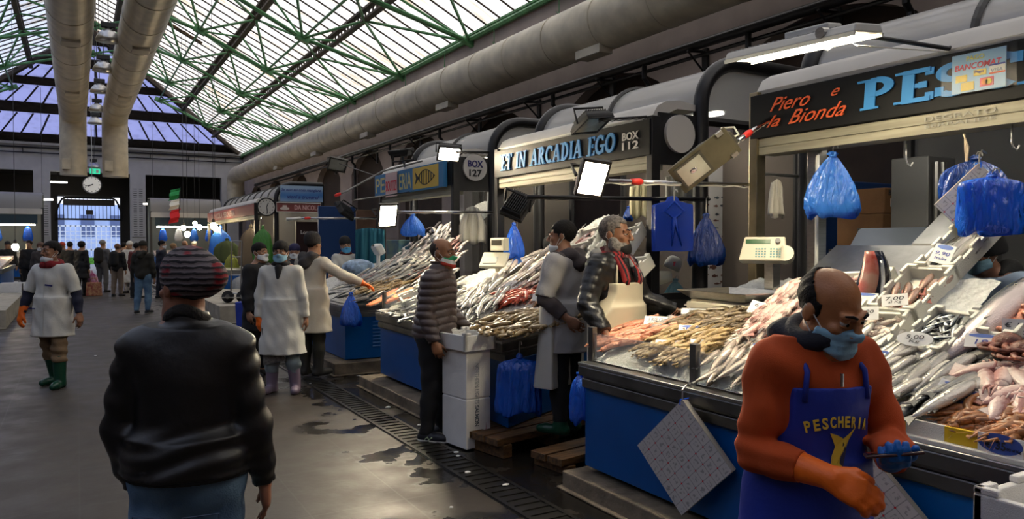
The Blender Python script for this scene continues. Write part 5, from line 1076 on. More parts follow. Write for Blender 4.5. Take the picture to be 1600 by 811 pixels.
def nets(f, lo, hi, v):
    """surface nets over a narrow band"""
    B = 4; lo = lo-3*v; n = np.ceil((hi+3*v-lo)/(B*v)).astype(int); ax = [lo[i]+(np.arange(n[i])+.5)*B*v-.5*v for i in range(3)]
    G = np.stack(np.meshgrid(*ax, indexing='ij'), -1).reshape(-1, 3); dc = f(G).reshape(n); m = np.abs(dc) < B*v*1.35
    D = np.repeat(np.repeat(np.repeat(dc, B, 0), B, 1), B, 2); bi = np.argwhere(m)
    off = np.stack(np.meshgrid(*[np.arange(B)]*3, indexing='ij'), -1).reshape(-1, 3); I = (bi[:, None]*B+off).reshape(-1, 3); D[I[:, 0], I[:, 1], I[:, 2]] = f(lo+I*v)
    S = D < 0; s = [slice(0, -1), slice(1, None)]; cnt = sum(S[s[i], s[j], s[k]].astype(np.int8) for i in (0, 1) for j in (0, 1) for k in (0, 1)); act = (cnt > 0) & (cnt < 8)
    C = np.argwhere(act); idx = -np.ones(act.shape, int); idx[act] = np.arange(len(C)); acc = np.zeros((len(C), 3)); num = np.zeros(len(C))
    cor = [(i, j, k) for i in (0, 1) for j in (0, 1) for k in (0, 1)]
    for a in cor:
        for axis in range(3):
            if a[axis]: continue
            b = list(a); b[axis] = 1; da = D[C[:, 0]+a[0], C[:, 1]+a[1], C[:, 2]+a[2]]; db = D[C[:, 0]+b[0], C[:, 1]+b[1], C[:, 2]+b[2]]; x = (da < 0) != (db < 0)
            t = da/np.where(np.abs(da-db) < 1e-12, 1, da-db); p = np.tile(np.array(a, float), (len(C), 1)); p[:, axis] = t; acc[x] += p[x]; num[x] += 1
    V_ = lo+(C+acc/np.maximum(num, 1)[:, None])*v; F = []
    for axis in range(3):
        u, w = (axis+1) % 3, (axis+2) % 3; sl0 = [slice(1, -1)]*3; sl0[axis] = slice(0, -1); sl1 = list(sl0); sl1[axis] = slice(1, None); x = S[tuple(sl0)] != S[tuple(sl1)]; E = np.argwhere(x)
        base = E.copy(); base[:, u] += 1; base[:, w] += 1; ins = S[base[:, 0], base[:, 1], base[:, 2]]
        def at_(du, dw): q = base.copy(); q[:, u] += du; q[:, w] += dw; return idx[q[:, 0], q[:, 1], q[:, 2]]
        Q = np.stack([at_(-1, -1), at_(0, -1), at_(0, 0), at_(-1, 0)], 1); Q[~ins] = Q[~ins][:, ::-1]; F.append(Q[(Q >= 0).all(1)])
    return V_, np.concatenate(F)
def npmesh(name, V_, F, m):
    me = bpy.data.meshes.new(name); me.vertices.add(len(V_)); me.vertices.foreach_set('co', V_.astype(np.float32).ravel()); me.loops.add(len(F)*4); me.loops.foreach_set('vertex_index', F.astype(np.int32).ravel())
    me.polygons.add(len(F)); me.polygons.foreach_set('loop_start', np.arange(0, len(F)*4, 4, dtype=np.int32)); me.polygons.foreach_set('use_smooth', np.ones(len(F), bool)); me.update(calc_edges=True); me.validate(); me.materials.append(m); return me
A3 = lambda *x: np.array(x, float)
def nrm(v): v = np.array(v, float); return v/np.linalg.norm(v)
def rotm(yaw=0., pitch=0., roll=0.):   # pitch > 0 nods forward (towards -y), yaw > 0 turns to the figure's left (+x)
    y, p, r = math.radians(yaw), math.radians(pitch), math.radians(roll)
    Rz = np.array([[math.cos(y), -math.sin(y), 0], [math.sin(y), math.cos(y), 0], [0, 0, 1]]); Rx = np.array([[1, 0, 0], [0, math.cos(p), -math.sin(p)], [0, math.sin(p), math.cos(p)]]); Ry = np.array([[math.cos(r), 0, math.sin(r)], [0, 1, 0], [-math.sin(r), 0, math.cos(r)]])
    return Rz@Rx@Ry
class Fig:
    """a standing figure 1.70 m tall facing -y, scaled by s; arms: (upper, fore, hand, palm) directions"""
    def __init__(f, label, pos, face, s=1., v=.012, lean=0., twist=0., head=(0, 0, 0), aR=((-.18, 0, -1), (-.05, -.2, -1), None, (1, 0, 0), .35), aL=((.18, 0, -1), (.05, -.2, -1), None, (-1, 0, 0), .35), lR=((-.03, 0, -1), (0, .04, -1)), lL=((.03, 0, -1), (0, .04, -1)), girth=1., skin=(.30, .15, .085), hs=1., nl=1., group=None, face_detail=True, sh=1.):
        f.v = v; fx, fy = face; f.root = thing('person', label, 'person', pos, group, math.atan2(fx, -fy)); f.root.scale = (s,)*3; f.skin = mat('skin', skin, .45, var=.18, vs=9, bump=.08, bs=120) if v < .016 else mat('skin', skin, .5)
        R = rotm(twist, lean); H = A3(0, 0, .93); up = R@A3(0, 0, 1); rt = R@A3(-1, 0, 0); fw = R@A3(0, -1, 0); f.up, f.rt, f.fw, f.H = up, rt, fw, H; g = girth; f.g = g
        P = {}; f.P = P; f.neck = H+up*.50; f.chest = H+up*.33; f.waist = H+up*.13
        Re = np.stack([-rt, -fw, up], 1)
        P['torso'] = [('e', H+up*.0, A3(.165*g, .125*g, .13), Re), ('e', H+up*.14+fw*.01, A3(.150*g, .115*g, .15), Re), ('e', H+up*.33+fw*.005, A3(.165*g**.6, .115*g**.7, .17), Re), ('c', H+up*.435+rt*.115*sh, H+up*.435-rt*.115*sh, .058, .058), ('c', H+up*.515, H+up*.435+rt*.15*sh, .040, .042), ('c', H+up*.515, H+up*.435-rt*.15*sh, .040, .042)]
        P['neck'] = [('c', f.neck-up*.03, f.neck+up*.09+fw*.02, .056, .052)]
        Rh = rotm(*head) @ np.eye(3); f.Rh = Rh; hc = f.neck+up*(.105*nl)+fw*(.015+.03*(1-nl))+Rh@A3(0, -.01, .055*hs); f.hc = hc; f.hs = hs; hp = lambda *q: hc+Rh@(A3(*q)*hs); f.hp = hp; E = lambda c, r: ('e', hp(*c), A3(*r)*hs, Rh); Cc = lambda a, b, ra, rb: ('c', hp(*a), hp(*b), ra*hs, rb*hs)
        P['skull'] = [E((0, .018, .032), (.076, .094, .084))]
        P['face'] = [E((0, -.022, -.035), (.062, .072, .086)), E((0, -.045, -.075), (.046, .045, .045)), Cc((-.02, -.075, -.103), (.02, -.075, -.103), .021, .021), Cc((-.040, -.012, -.075), (-.022, -.06, -.098), .03, .024), Cc((.040, -.012, -.075), (.022, -.06, -.098), .03, .024)]
        P['feat'] = [Cc((0, -.094, .012), (0, -.117, -.027), .0085, .0135), E((-.013, -.106, -.032), (.010, .012, .009)), E((.013, -.106, -.032), (.010, .012, .009)), Cc((-.046, -.078, .024), (-.014, -.092, .020), .010, .010), Cc((.046, -.078, .024), (.014, -.092, .020), .010, .010), Cc((-.019, -.092, -.058), (.019, -.092, -.058), .0075, .0075), Cc((-.016, -.090, -.070), (.016, -.090, -.070), .0085, .0085), E((-.044, -.066, -.022), (.020, .022, .018)), E((.044, -.066, -.022), (.020, .022, .018))]
        P['ears'] = [('e', hp(sx*.079, .012, -.008), A3(.010, .021, .032)*hs, Rh) for sx in (-1, 1)]
        P['sock'] = [('e', hp(sx*.031, -.098, .004), A3(.019, .016, .013)*hs, Rh) for sx in (-1, 1)]
        f.hand = {}
        for nm, sg, (u, w, hd, pn, curl) in (('R', 1, aR), ('L', -1, aL)):
            S0 = H+up*.435+rt*.178*sg*sh*g**.25; u, w = nrm(u), nrm(w); El = S0+u*.285; Wr = El+w*.25; hd = nrm(hd) if hd is not None else w; pn = np.array(pn, float); pn = nrm(pn-hd*(pn@hd)); side = np.cross(hd, pn)*sg
            P['up'+nm] = [('c', S0, El, .053*g**.5, .043*g**.4)]; P['fo'+nm] = [('c', El, El+w*.09, .043*g**.4, .042), ('c', El+w*.09, Wr, .042, .027)]; P['arm'+nm] = P['up'+nm]+P['fo'+nm]; f.__dict__['wr'+nm] = (Wr, w, El)
            Hn = []
            kn = [Wr+hd*(.088-.006*abs(q-1.2))+side*(.030-.0195*q) for q in range(4)]; fr_ = .0088 if v < .016 else .011
            for q in range(4): Hn.append(('c', Wr+hd*.012+side*(.016-.011*q), kn[q], .017, .0125))
            Hn.append(('e', Wr+hd*.05, A3(.040, .052, .017), np.stack([side, hd, pn], 1)))
            for q, Ls in enumerate(((.040, .025, .019), (.045, .028, .020), (.041, .026, .019), (.032, .019, .017))):
                p = kn[q]; a = 0.
                for z, l in enumerate(Ls):
                    a += curl*(.8 if z == 0 else 1.1)+.05; dd = hd*math.cos(a)+pn*math.sin(a)-side*.05*(q-1.5)*(1-z*.3); dd = nrm(dd); Hn.append(('c', p, p+dd*l, fr_-.0006*z-(.001 if q == 3 else 0), fr_-.0006*(z+1)-(.001 if q == 3 else 0))); p = p+dd*l
            p = Wr+hd*.022+side*.028; dd = nrm(hd*.75+side*.62+pn*.35); Hn.append(('c', p, p+dd*.042, .0145, .0115)); p = p+dd*.042; dd = nrm(hd*.95+side*.2+pn*(.3+curl*.5)); Hn.append(('c', p, p+dd*.03, .0108, .0098)); Hn.append(('c', p+dd*.03, p+dd*.052, .0098, .0082)); P['hand'+nm] = Hn; f.hand[nm] = (Wr, hd, pn, side)
        for nm, sg, (t, sh_) in (('R', -1, lR), ('L', 1, lL)):
            Hp = A3(sg*.088*g**.5, .0, .90); t, sh_ = nrm(t), nrm(sh_); K = Hp+t*.425; An = K+sh_*.40; P['leg'+nm] = [('c', Hp, K, .088*g**.7, .058), ('c', K, K+sh_*.16, .056, .055), ('c', K+sh_*.16, An, .055, .037)]
            ff = nrm(A3(sg*.22, -1, 0)); Af = A3(An[0], An[1], max(.035, An[2]-.055)); P['foot'+nm] = [('c', Af+A3(0, 0, .0)-ff*.035, Af+ff*.12, .037, .031), ('c', Af+ff*.12, Af+ff*.17, .031, .024), ('c', An, Af, .037, .04)]; f.__dict__['an'+nm] = (An, K, Hp, sh_, ff, Af)
        f.allbody()
    def add(f, name, fn, lo, hi, m, parent=None, v=None, label=None):
        V_, F = nets(fn, lo, hi, v or f.v)
        if not len(F): return None
        o = bpy.data.objects.new(name, npmesh(name, V_, F, m)); COL.objects.link(o); o.parent = parent or f.root
        if label: o['label'] = label
        return o
    def allbody(f):
        P = f.P; A = [k for k in P if k not in ('sock', 'feat', 'ears', 'skull', 'face')]; allp = [p for k in P if k != 'sock' for p in P[k]]; lo, hi = bounds(allp)
        def fn(X):
            hd = sdu(X, P['skull']+P['face'], .03); hd = smin(hd, sdu(X, P['feat'], .008), .010); hd = -smin(-hd, sdu(X, P['sock'], .002), .010); hd = smin(hd, sdu(X, P['ears'], .01), .008)
            d = smin(hd, sdu(X, P['neck'], .02), .03); d = smin(d, sdu(X, P['torso'], .07), .04)
            for n in 'RL':
                d = smin(d, sdu(X, P['arm'+n], .015), .03); h = sdu(X, P['hand'+n][:5], .014); h = np.minimum(h, 9); g_ = sdu(X, P['hand'+n][5:], .004); d = smin(d, smin(h, g_, .006), .008); d = smin(d, sdu(X, P['leg'+n]+P['foot'+n], .03), .03)
            return d
        f.body = f.add('body', fn, lo, hi, f.skin)
        if f.v < .016: f.eyes()
    def eyes(f):
        for sx in (-1, 1):
            c = f.hp(sx*.031, -.0785, .004); mb = MB(); mb.ell(c, (.0135*f.hs,)*3, 14, 10); e = mb.obj('eye', eyew, f.root, True); q = f.hp(sx*.031, -.0915, .002); mb = MB(); mb.ell(q, (.0058*f.hs, .003, .0058*f.hs), 10, 6); mb.obj('iris', pupil, e, True)
            mb = MB(); mb.ell(f.hp(sx*.031, -.0775, .004+.0075), (.0155*f.hs, .0155*f.hs, .0105*f.hs), 14, 8, Matrix(f.Rh.tolist())); mb.ell(f.hp(sx*.031, -.0775, .004-.0105), (.0145*f.hs, .0145*f.hs, .006*f.hs), 14, 8, Matrix(f.Rh.tolist())); mb.obj('eyelids', f.skin, f.root, True)
            mb = MB(); mb.tube([f.hp(sx*.014, -.103, .027), f.hp(sx*.03, -.098, .033), f.hp(sx*.050, -.080, .027)], [.004*f.hs, .005*f.hs, .0025*f.hs], 6); mb.obj('eyebrow', hairm, f.root, True)
    # ---- clothing
    def garment(f, name, pieces, m, k=.02, disp=None, v=None, label=None, parent=None):
        """pieces: (prims, inflate, [(point, outward normal), ...], inner k)"""
        lo, hi = bounds([p for pc in pieces for p in pc[0]]); e = max(pc[1] for pc in pieces)+.02
        def fn(X):
            d = None
            for pr, infl, cuts, ik in pieces:
                q = sdu(X, pr, ik, infl)
                if disp: q = q-disp(X)
                for pt, n in cuts: q = np.maximum(q, (X-np.array(pt))@nrm(n))
                d = q if d is None else smin(d, q, k)
            return d
        return f.add(name, fn, lo-e, hi+e, m, parent, v, label)
    def top(f, name, m, hem=.86, infl=.02, cuff=.97, neckh=.06, slv=.014, disp=None, sleeves='RL', collar=0., hemflare=None, v=None, k=.03, cuffR=None):
        P = f.P; up = f.up; cuts = [(f.neck+up*neckh, up+f.fw*-.15), (A3(0, 0, hem), (0, 0, -1))]; T = P['torso']
        if hemflare: T = T+[('k', A3(0, 0, 1.02), A3(0, 0, hem-.001), A3(.165*f.g, .13*f.g), A3(*hemflare), 5, .03)]
        pc = [(T, infl, cuts, .07)]
        if collar: pc.append(([('c', f.neck-up*.03, f.neck+up*collar+f.fw*.012, .062, .060)], .014, [(f.neck+up*collar, up)], .02))
        for n in sleeves:
            W_, w, El = f.__dict__['wr'+n]; c = El+w*(.25*(cuffR if cuffR and n == 'R' else cuff)) if cuff > 0 else None
            if cuff > 0: pc.append((P['up'+n]+P['fo'+n], slv, [(c, w)], .02))
            else: S0 = P['up'+n][0][1]; u = nrm(El-S0); pc.append((P['up'+n], slv*1.6, [(S0+u*(.285*-cuff), u)], .02))
        return f.garment(name, pc, m, k, disp, v)
    def trousers(f, m, ankle=.10, infl=.014, disp=None, label=None, name='trousers'):
        P = f.P; pc = [([P['torso'][0]], infl*.8, [(A3(0, 0, 1.02), (0, 0, 1))], .05)]
        for n in 'RL': pc.append((P['leg'+n], infl, [(A3(0, 0, ankle), (0, 0, -1))], .03))
        return f.garment(name, pc, m, .05, disp, None, label)
    def shoes(f, m, sole=None, top=.09, infl=.010, name='shoe'):
        for n in 'RL':
            An, K, Hp, s_, ff, Af = f.__dict__['an'+n]; pr = f.P['foot'+n]; lo_ = min(.0, Af[2]-.04)
            if top > .12: pr = pr+[('c', K+s_*.12, An, .058, .045)]; c = [(An-s_*(top-.08), -s_)]
            else: c = [(An-s_*.02, -s_)]
            o = f.garment(name, [(pr, infl, c+[(A3(0, 0, Af[2]-.035), (0, 0, -1))], .02)], m, .02)
            if sole: f.garment('sole', [(f.P['foot'+n], infl+.005, [(A3(0, 0, Af[2]-.014), (0, 0, 1)), (A3(0, 0, Af[2]-.038), (0, 0, -1))], .02)], sole, .02, parent=o)
    def gloves(f, which, m, cuff=.10, infl=.0035):
        for n in which:
            W_, w, El = f.__dict__['wr'+n]; f.garment('glove', [(f.P['hand'+n], infl, [], .006), ([('c', W_-w*cuff, W_, .043, .031)], .006, [(W_-w*cuff, -w)], .02)], m, .012)
    def hair(f, m, top=True, back=-.06, front=.055, thick=.010, side=-.02, name='hair', bald=False):
        hp = f.hp; P = f.P
        def fn(X):
            q = (X-f.hc)@f.Rh/f.hs; d = sdu(X, P['skull'], .02, thick*f.hs)+.003*np.sin(q[:, 0]*160)*np.sin(q[:, 1]*140+q[:, 2]*90)
            line = np.where(q[:, 1] < -.02, front+.25*np.abs(q[:, 0])*0-(np.abs(q[:, 0]) > .05)*.03, np.where(q[:, 1] < .04, side, back)); d = np.maximum(d, (line-q[:, 2])*f.hs)
            if bald: d = np.maximum(d, (-.035-q[:, 1])*f.hs); d = np.maximum(d, .082-np.sqrt(q[:, 0]**2+((q[:, 1]+.03)*.75)**2)-(q[:, 2] < .035)*.05)
            return d
        lo, hi = bounds(P['skull']); return f.add(name, fn, lo-.03, hi+.03, m)
    def beanie(f, m, height=.03, low=.0, thick=.014, slouch=None, name='beanie', v=None):
        P = f.P['skull']+[('e', f.hp(0, .03, .065+height), A3(.066, .08, .055)*f.hs, f.Rh)]
        if slouch is not None: P = P+[('e', f.hp(*slouch), A3(.056, .07, .052)*f.hs, f.Rh)]
        def fn(X):
            q = (X-f.hc)@f.Rh/f.hs; d = sdu(X, P, .05, thick*f.hs); d = np.maximum(d, (low+.18*(q[:, 1]*-1)*.6-q[:, 2])*f.hs); return d
        lo, hi = bounds(P); return f.add(name, fn, lo-.04, hi+.04, m, None, v)
    def mask(f, m, low=False, strap=True, m2=None):
        hp = f.hp; z0, z1 = (-.135, -.055) if low else (-.118, -.012); P = f.P
        def fn(X):
            q = (X-f.hc)@f.Rh/f.hs; d = smin(sdu(X, P['face'], .03, .009*f.hs), sdu(X, [P['feat'][0]], .01, .004*f.hs), .03)-.0012*np.sin(q[:, 2]*260); d = np.maximum(d, (q[:, 2]-(z1-.35*np.abs(q[:, 0])+.0*q[:, 1]))*f.hs); d = np.maximum(d, ((z0+.5*np.maximum(0, np.abs(q[:, 0])-.02))-q[:, 2])*f.hs); return np.maximum(d, (q[:, 1]+.022)*f.hs)
        lo, hi = bounds(P['face']); o = f.add('face_mask', fn, lo-.05, hi+.05, m, None, min(f.v, .009))
        if strap:
            for sx in (-1, 1): mb = MB(); mb.tube([hp(sx*.062, -.045, z1-.03), hp(sx*.078, -.01, z1*.5), hp(sx*.083, .028, .012), hp(sx*.084, .032, -.02), hp(sx*.074, -.01, -.06), hp(sx*.052, -.05, z0+.035)], .0022*f.hs, 5); mb.obj('ear_loop', card, f.root)
        return o
    def scarf(f, m, r=.03, lift=.0, drop=None, name='scarf', R_=.075):
        mb = MB(); c = f.neck+f.up*(.015+lift); pts = [c+(-f.rt*math.sin(a)*R_+f.fw*(math.cos(a)*R_+.01))+f.up*.018*math.cos(a*2)-f.up*.02*max(0, math.cos(a)) for a in [2*PI*k/20 for k in range(21)]]; mb.tube(pts, r, 10); o = mb.obj(name, m, f.root, True)
        return o
    def hood(f, m, r=.05, name='hood'):
        P = [('c', f.neck-f.fw*.08-f.rt*.06+f.up*.0, f.neck-f.fw*.12-f.up*.06, r, r*1.15), ('c', f.neck-f.fw*.08+f.rt*.06, f.neck-f.fw*.12-f.up*.06, r, r*1.15), ('c', f.neck+f.rt*.085+f.fw*.02, f.neck-f.fw*.08+f.rt*.07+f.up*.02, r*.5, r*.8), ('c', f.neck-f.rt*.085+f.fw*.02, f.neck-f.fw*.08-f.rt*.07+f.up*.02, r*.5, r*.8)]
        return f.garment(name, [(P, .0, [], .05)], m, .03, lambda X: .004*np.sin(X[:, 2]*60+X[:, 0]*40))
    def apron(f, m, bib=1.30, hem=.42, wb=.15, ws=.26, infl=.034, skirt=(.21, .165), name='apron', straps=True, label=None):
        P = f.P; T = P['torso']+[('k', A3(0, 0, 1.0), A3(0, 0, hem), A3(.17*f.g, .135*f.g), A3(*skirt), 4, .03)]; lo, hi = bounds(T)
        def fn(X):
            d = sdu(X, T, .07, infl); q = X-f.H; x = q@(-f.rt); z = X[:, 2]; y = q@f.fw
            w = wb+(ws-wb)*np.clip((1.19-z)/.17, 0, 1)**1.5; d = np.maximum(d, np.abs(x)-w); d = np.maximum(d, z-bib); d = np.maximum(d, hem-z); return np.maximum(d, np.where(z > 1.06, .02, -.035)-y)
        o = f.add(name, fn, lo-.06, hi+.06, m, None, None, label)
        if straps:
            for s in (1, -1): mb = MB(); a = f.H+f.up*(bib-.95)*1.0; mb.tube([a+f.rt*s*(wb-.025)+f.fw*(.135*f.g), f.neck+f.rt*s*.10-f.up*.06+f.fw*.115, f.neck+f.rt*s*.085+f.fw*.02+f.up*.005, f.neck+f.rt*s*.05-f.fw*.07+f.up*.02], [.009, .009, .009, .009], 8); mb.obj('strap', m, o, True)
        return o
eyem = mat('fish_eye_white', (.55, .52, .42), .15); pupil = mat('fish_pupil', (.005, .005, .005), .1); eyew = mat('eye_white', (.5, .46, .42), .2)
hairm = mat('black_hair', (.008, .006, .005), .75, spec=.25, var=.3, vs=60, bump=.3, bs=150); hairg = mat('grey_hair', (.16, .14, .12), .6, var=.6, vs=50, bump=.3, bs=150)
def wr(a, fz=34., s=0.): return lambda X: a*np.sin(X[:, 2]*fz+2.2*np.sin(X[:, 0]*11+s)+1.7*np.sin(X[:, 1]*13+s))+a*.5*np.sin(X[:, 0]*47+X[:, 2]*29+s)
leather = mat('black_leather', (.007, .0065, .0065), .40, bump=.06, bs=40, spec=.5); jeans = mat('worn_jeans', (.15, .26, .37), .85, var=.35, vs=5, bump=.2, bs=160, col2=(.06, .12, .21)); beanie_m = wavemat('striped_knit', (.15, .125, .13), (.012, .010, .012), 15, 'Z', 2.0, .9, third=(.24, .012, .02), bump=.3, pos=.66)
fleece = mat('rust_fleece', (.47, .064, .007), .9, bump=.10, bs=320, var=.12, vs=5); apr_blue = mat('blue_apron', (.012, .035, .33), .6, bump=.08, bs=50, var=.12, vs=4); navyc = mat('navy_cloth', (.010, .011, .020), .8, bump=.15, bs=90); rub_o = mat('orange_rubber', (.95, .17, .012), .45, bump=.1, bs=60); rub_b = mat('blue_nitrile', (.008, .13, .48), .4, bump=.12, bs=70)
robe = mat('white_robe', (.64, .63, .57), .8, bump=.12, bs=35, var=.06, vs=3); robe2 = mat('cream_robe', (.58, .53, .43), .8, bump=.12, bs=35, var=.07, vs=3); maskb = mat('pale_blue_mask', (.26, .48, .62), .8, bump=.1, bs=90); maskw = mat('white_mask', (.66, .68, .70), .8); blackc = mat('black_cloth', (.010, .010, .011), .85, bump=.15, bs=80); puff = mat('grey_brown_quilting', (.088, .064, .060), .42, bump=.12, bs=45)
grey_s = mat('grey_smock_cloth', (.42, .41, .40), .85, bump=.12, bs=60); bootg = mat('green_rubber', (.006, .055, .028), .3); boot_l = mat('mauve_rubber', (.20, .15, .20), .4); apr_w = mat('cream_apron', (.66, .60, .44), .7, bump=.05, bs=20, var=.05, vs=3); khaki = mat('khaki', (.20, .13, .07), .85, bump=.1, bs=60); hoody = mat('dark_grey_hood', (.045, .042, .042), .9, bump=.2, bs=90); taupe = mat('taupe_sleeve', (.075, .062, .062), .9, bump=.15, bs=90); jeansl = mat('pale_jeans', (.25, .31, .33), .85, var=.3, vs=6)
def dirw(v, face):   # a world direction (in camera right / forward / up terms) in a figure's own frame
    w = RV*v[0]+FV*v[1]+UP*v[2]; th = math.atan2(face[0], -face[1]); return A3(w.x*math.cos(th)+w.y*math.sin(th), -w.x*math.sin(th)+w.y*math.cos(th), w.z)
def fdir(r, fw): v = RV*r+FV*fw; return (v.x, v.y)
# ---- man in the striped beanie, seen from behind
fc = fdir(-.12, 1); D = lambda *v: dirw(v, fc)
F = Fig('man in a black leather jacket and striped beanie walking away in the foreground', (.335, 2.87, 0), fc, .968, .0085, head=(48, 2, 0), girth=1.06, sh=.96,
  aR=(D(.20, .05, -1), D(.10, .22, -1), D(.03, .12, -1), D(-1, -.3, 0), .25), aL=(D(-.24, .0, -1), D(.14, .18, -1), None, D(1, 0, 0), .3), lR=((-.03, -.06, -1), (0, .02, -1)), lL=((.03, .12, -1), (0, .28, -1)), skin=(.30, .13, .075))
F.trousers(jeans, .10, .02, wr(.004, 40)); F.shoes(blackc)
def foldj(X): b = np.exp(-((X[:, 2]-1.0)/.10)**2); ar = np.clip((np.abs(X[:, 0])-.19)/.05, 0, 1); return .007*b*(1-ar)*np.sin(X[:, 2]*75+9*X[:, 0]+1.6*np.sin(X[:, 0]*12))+.006*ar*np.sin(X[:, 2]*55+30*X[:, 1]+2*np.sin(X[:, 2]*9))+.0015*np.sin(X[:, 2]*23+X[:, 0]*17)
F.top('leather_jacket', leather, .92, .024, .98, .03, .017, foldj, collar=.07, hemflare=(.192, .152))
F.garment('rib_hem', [([('k', A3(0, 0, 1.0), A3(0, 0, .84), A3(.186, .148), A3(.19, .152), 40, .006)], .026, [(A3(0, 0, .970), (0, 0, 1)), (A3(0, 0, .905), (0, 0, -1))], .05)], blackc, .02)
F.hair(hairm, back=-.08, thick=.006); F.beanie(beanie_m, .016, -.03, .013, (-.015, .112, .035), v=.007)
F.scarf(mat('knit_collar', (.02, .018, .016), .95, bump=.5, bs=90), .026, .045, R_=.058, name='knit_collar')
for s in (1, -1): mb = MB(); y = F.H[1]; mb.tube([A3(s*.03, .175, .80), A3(s*.03, .18, .70), A3(s*.14, .15, .69), A3(s*.145, .14, .80), A3(s*.03, .175, .80)], .003, 4); mb.obj('pocket_seam', mat('denim_seam', (.05, .08, .14), .9) if s == 1 else bpy.data.materials['denim_seam'], F.root)
# ---- man in the orange fleece and blue apron
fc = fdir(.18, -1); D = lambda *v: dirw(v, fc)
F = Fig('fishmonger in an orange fleece and blue apron looking down at his phone', (2.06, 1.625, 0), fc, .965, .0068, lean=7, head=(18, 26, -5), girth=.95, sh=.98, hs=1.07, nl=.72, skin=(.44, .175, .065),
  aR=(D(-.17, -.10, -1), D(.66, -.68, -.12), D(.80, -.42, -.42), D(.3, .75, -.6), .38), aL=(D(.30, -.14, -1), D(-.42, -.82, .04), D(-.35, -.95, .16), D(-.15, .10, 1), .50))
F.trousers(navyc, .10, .016); F.shoes(bootg, top=.36)
F.top('fleece', fleece, .84, .020, .93, neckh=.03, slv=.018, disp=lambda X: wr(.005, 40, 1)(X)+.005*np.sin(X[:, 2]*85+14*X[:, 0]+8*X[:, 1])*np.exp(-((X[:, 2]-1.10)/.07)**2), cuffR=.62)
F.scarf(navyc, .036, .025, R_=.082, name='hood_collar'); F.hood(navyc, .055)
ap = F.apron(apr_blue, 1.30, .40, .135, .24, .034, (.24, .19))
F.gloves('R', rub_o, .115, .008); F.gloves('L', rub_b, .05, .003)
F.hair(hairm, thick=.006, front=.085, side=-.045, back=-.075, bald=True); F.mask(maskb)
mb = MB(); mb.tube([F.neck+F.fw*.145-F.up*.06, F.neck+F.fw*.15-F.up*.10], .006, 6); mb.obj('zip_pull', steel, F.root)
# printing on the apron: arched word and a leaping fish
def onfront(x, z, e=.0): # point on the apron front near x, z (figure frame)
    lo, hi = -.40, 0.
    T = F.P['torso']+[('k', A3(0, 0, 1.0), A3(0, 0, .40), A3(.17*F.g, .135*F.g), A3(.24, .19), 4, .03)]
    for k in range(24):
        m = (lo+hi)/2; p = F.H*A3(1, 1, 0)+(-F.rt)*x*A3(1, 1, 0)+A3(0, m, z)
        if sdu(p[None], T, .07, .034)[0] > 0: lo = m
        else: hi = m
    return p+A3(0, -.004-e, 0)
apy = yellow; w_ = 'PESCHERIA'
for i, ch in enumerate(w_):
    x = -.097+.1995*i/8; z = 1.185+.022*math.cos((i-4)/4*1.3)-.012; p = onfront(x, z); q = onfront(x+.01, z); xd = Vector(q-p).normalized(); M = Matrix((xd, UP, xd.cross(UP))).transposed().to_4x4(); M.translation = Vector(p); text(ch, M @ Matrix.Rotation(-(i-4)*.06, 4, 'Z'), .019 if ch != 'I' else .007, .036, 'print', apy, ap, .03, 0, .002, world=False)
fishp = [(-.035, .075), (-.012, .068), (.012, .055), (.034, .07), (.055, .088), (.03, .05), (.02, .02), (.012, -.012), (.002, -.034), (-.014, -.055), (-.03, -.05), (-.034, -.028), (-.026, .0), (-.016, .03), (-.024, .05)]
mb = MB(); P3 = [Vector(onfront(.005+a, 1.085+b)) for a, b in fishp]; mb.prism(P3, (0, -.003, 0)); mb.obj('printed_marlin', apy, ap)
mb = MB(); P3 = [Vector(onfront(.005+a, 1.085+b, .0035)) for a, b in [(.01, .045), (.022, .02), (.014, -.012), (.004, -.032), (-.004, -.02), (.004, .01)]]; mb.prism(P3, (0, -.0015, 0)); mb.obj('printed_shade', mat('dark_print', (.03, .03, .06), .6), ap)
# phone in his left hand
Wr_, hd, pn, sd = F.hand['L']; sR = F.root.matrix_basis
bpy.context.view_layer.update(); MW = F.root.matrix_world
c = MW @ Vector(Wr_+hd*.105+pn*.030); hx = (MW.to_3x3() @ Vector(hd)).normalized(); nz = (MW.to_3x3() @ Vector(pn)).normalized(); sy = nz.cross(hx)
r = thing('mobile_phone', 'dark mobile phone held in the blue gloved hand', 'phone', c); mb = MB(); Rm = Matrix((sy, hx, nz)).transposed(); mb.box(c, (.15, .074, .009), Rm); W(mb, 'case', mat('dark_red_case', (.05, .012, .010), .3), r, bev=.003); mb = MB(); mb.box(c+nz*.005, (.138, .064, .002), Rm); W(mb, 'screen', mat('phone_screen', (.01, .01, .012), .06), r)
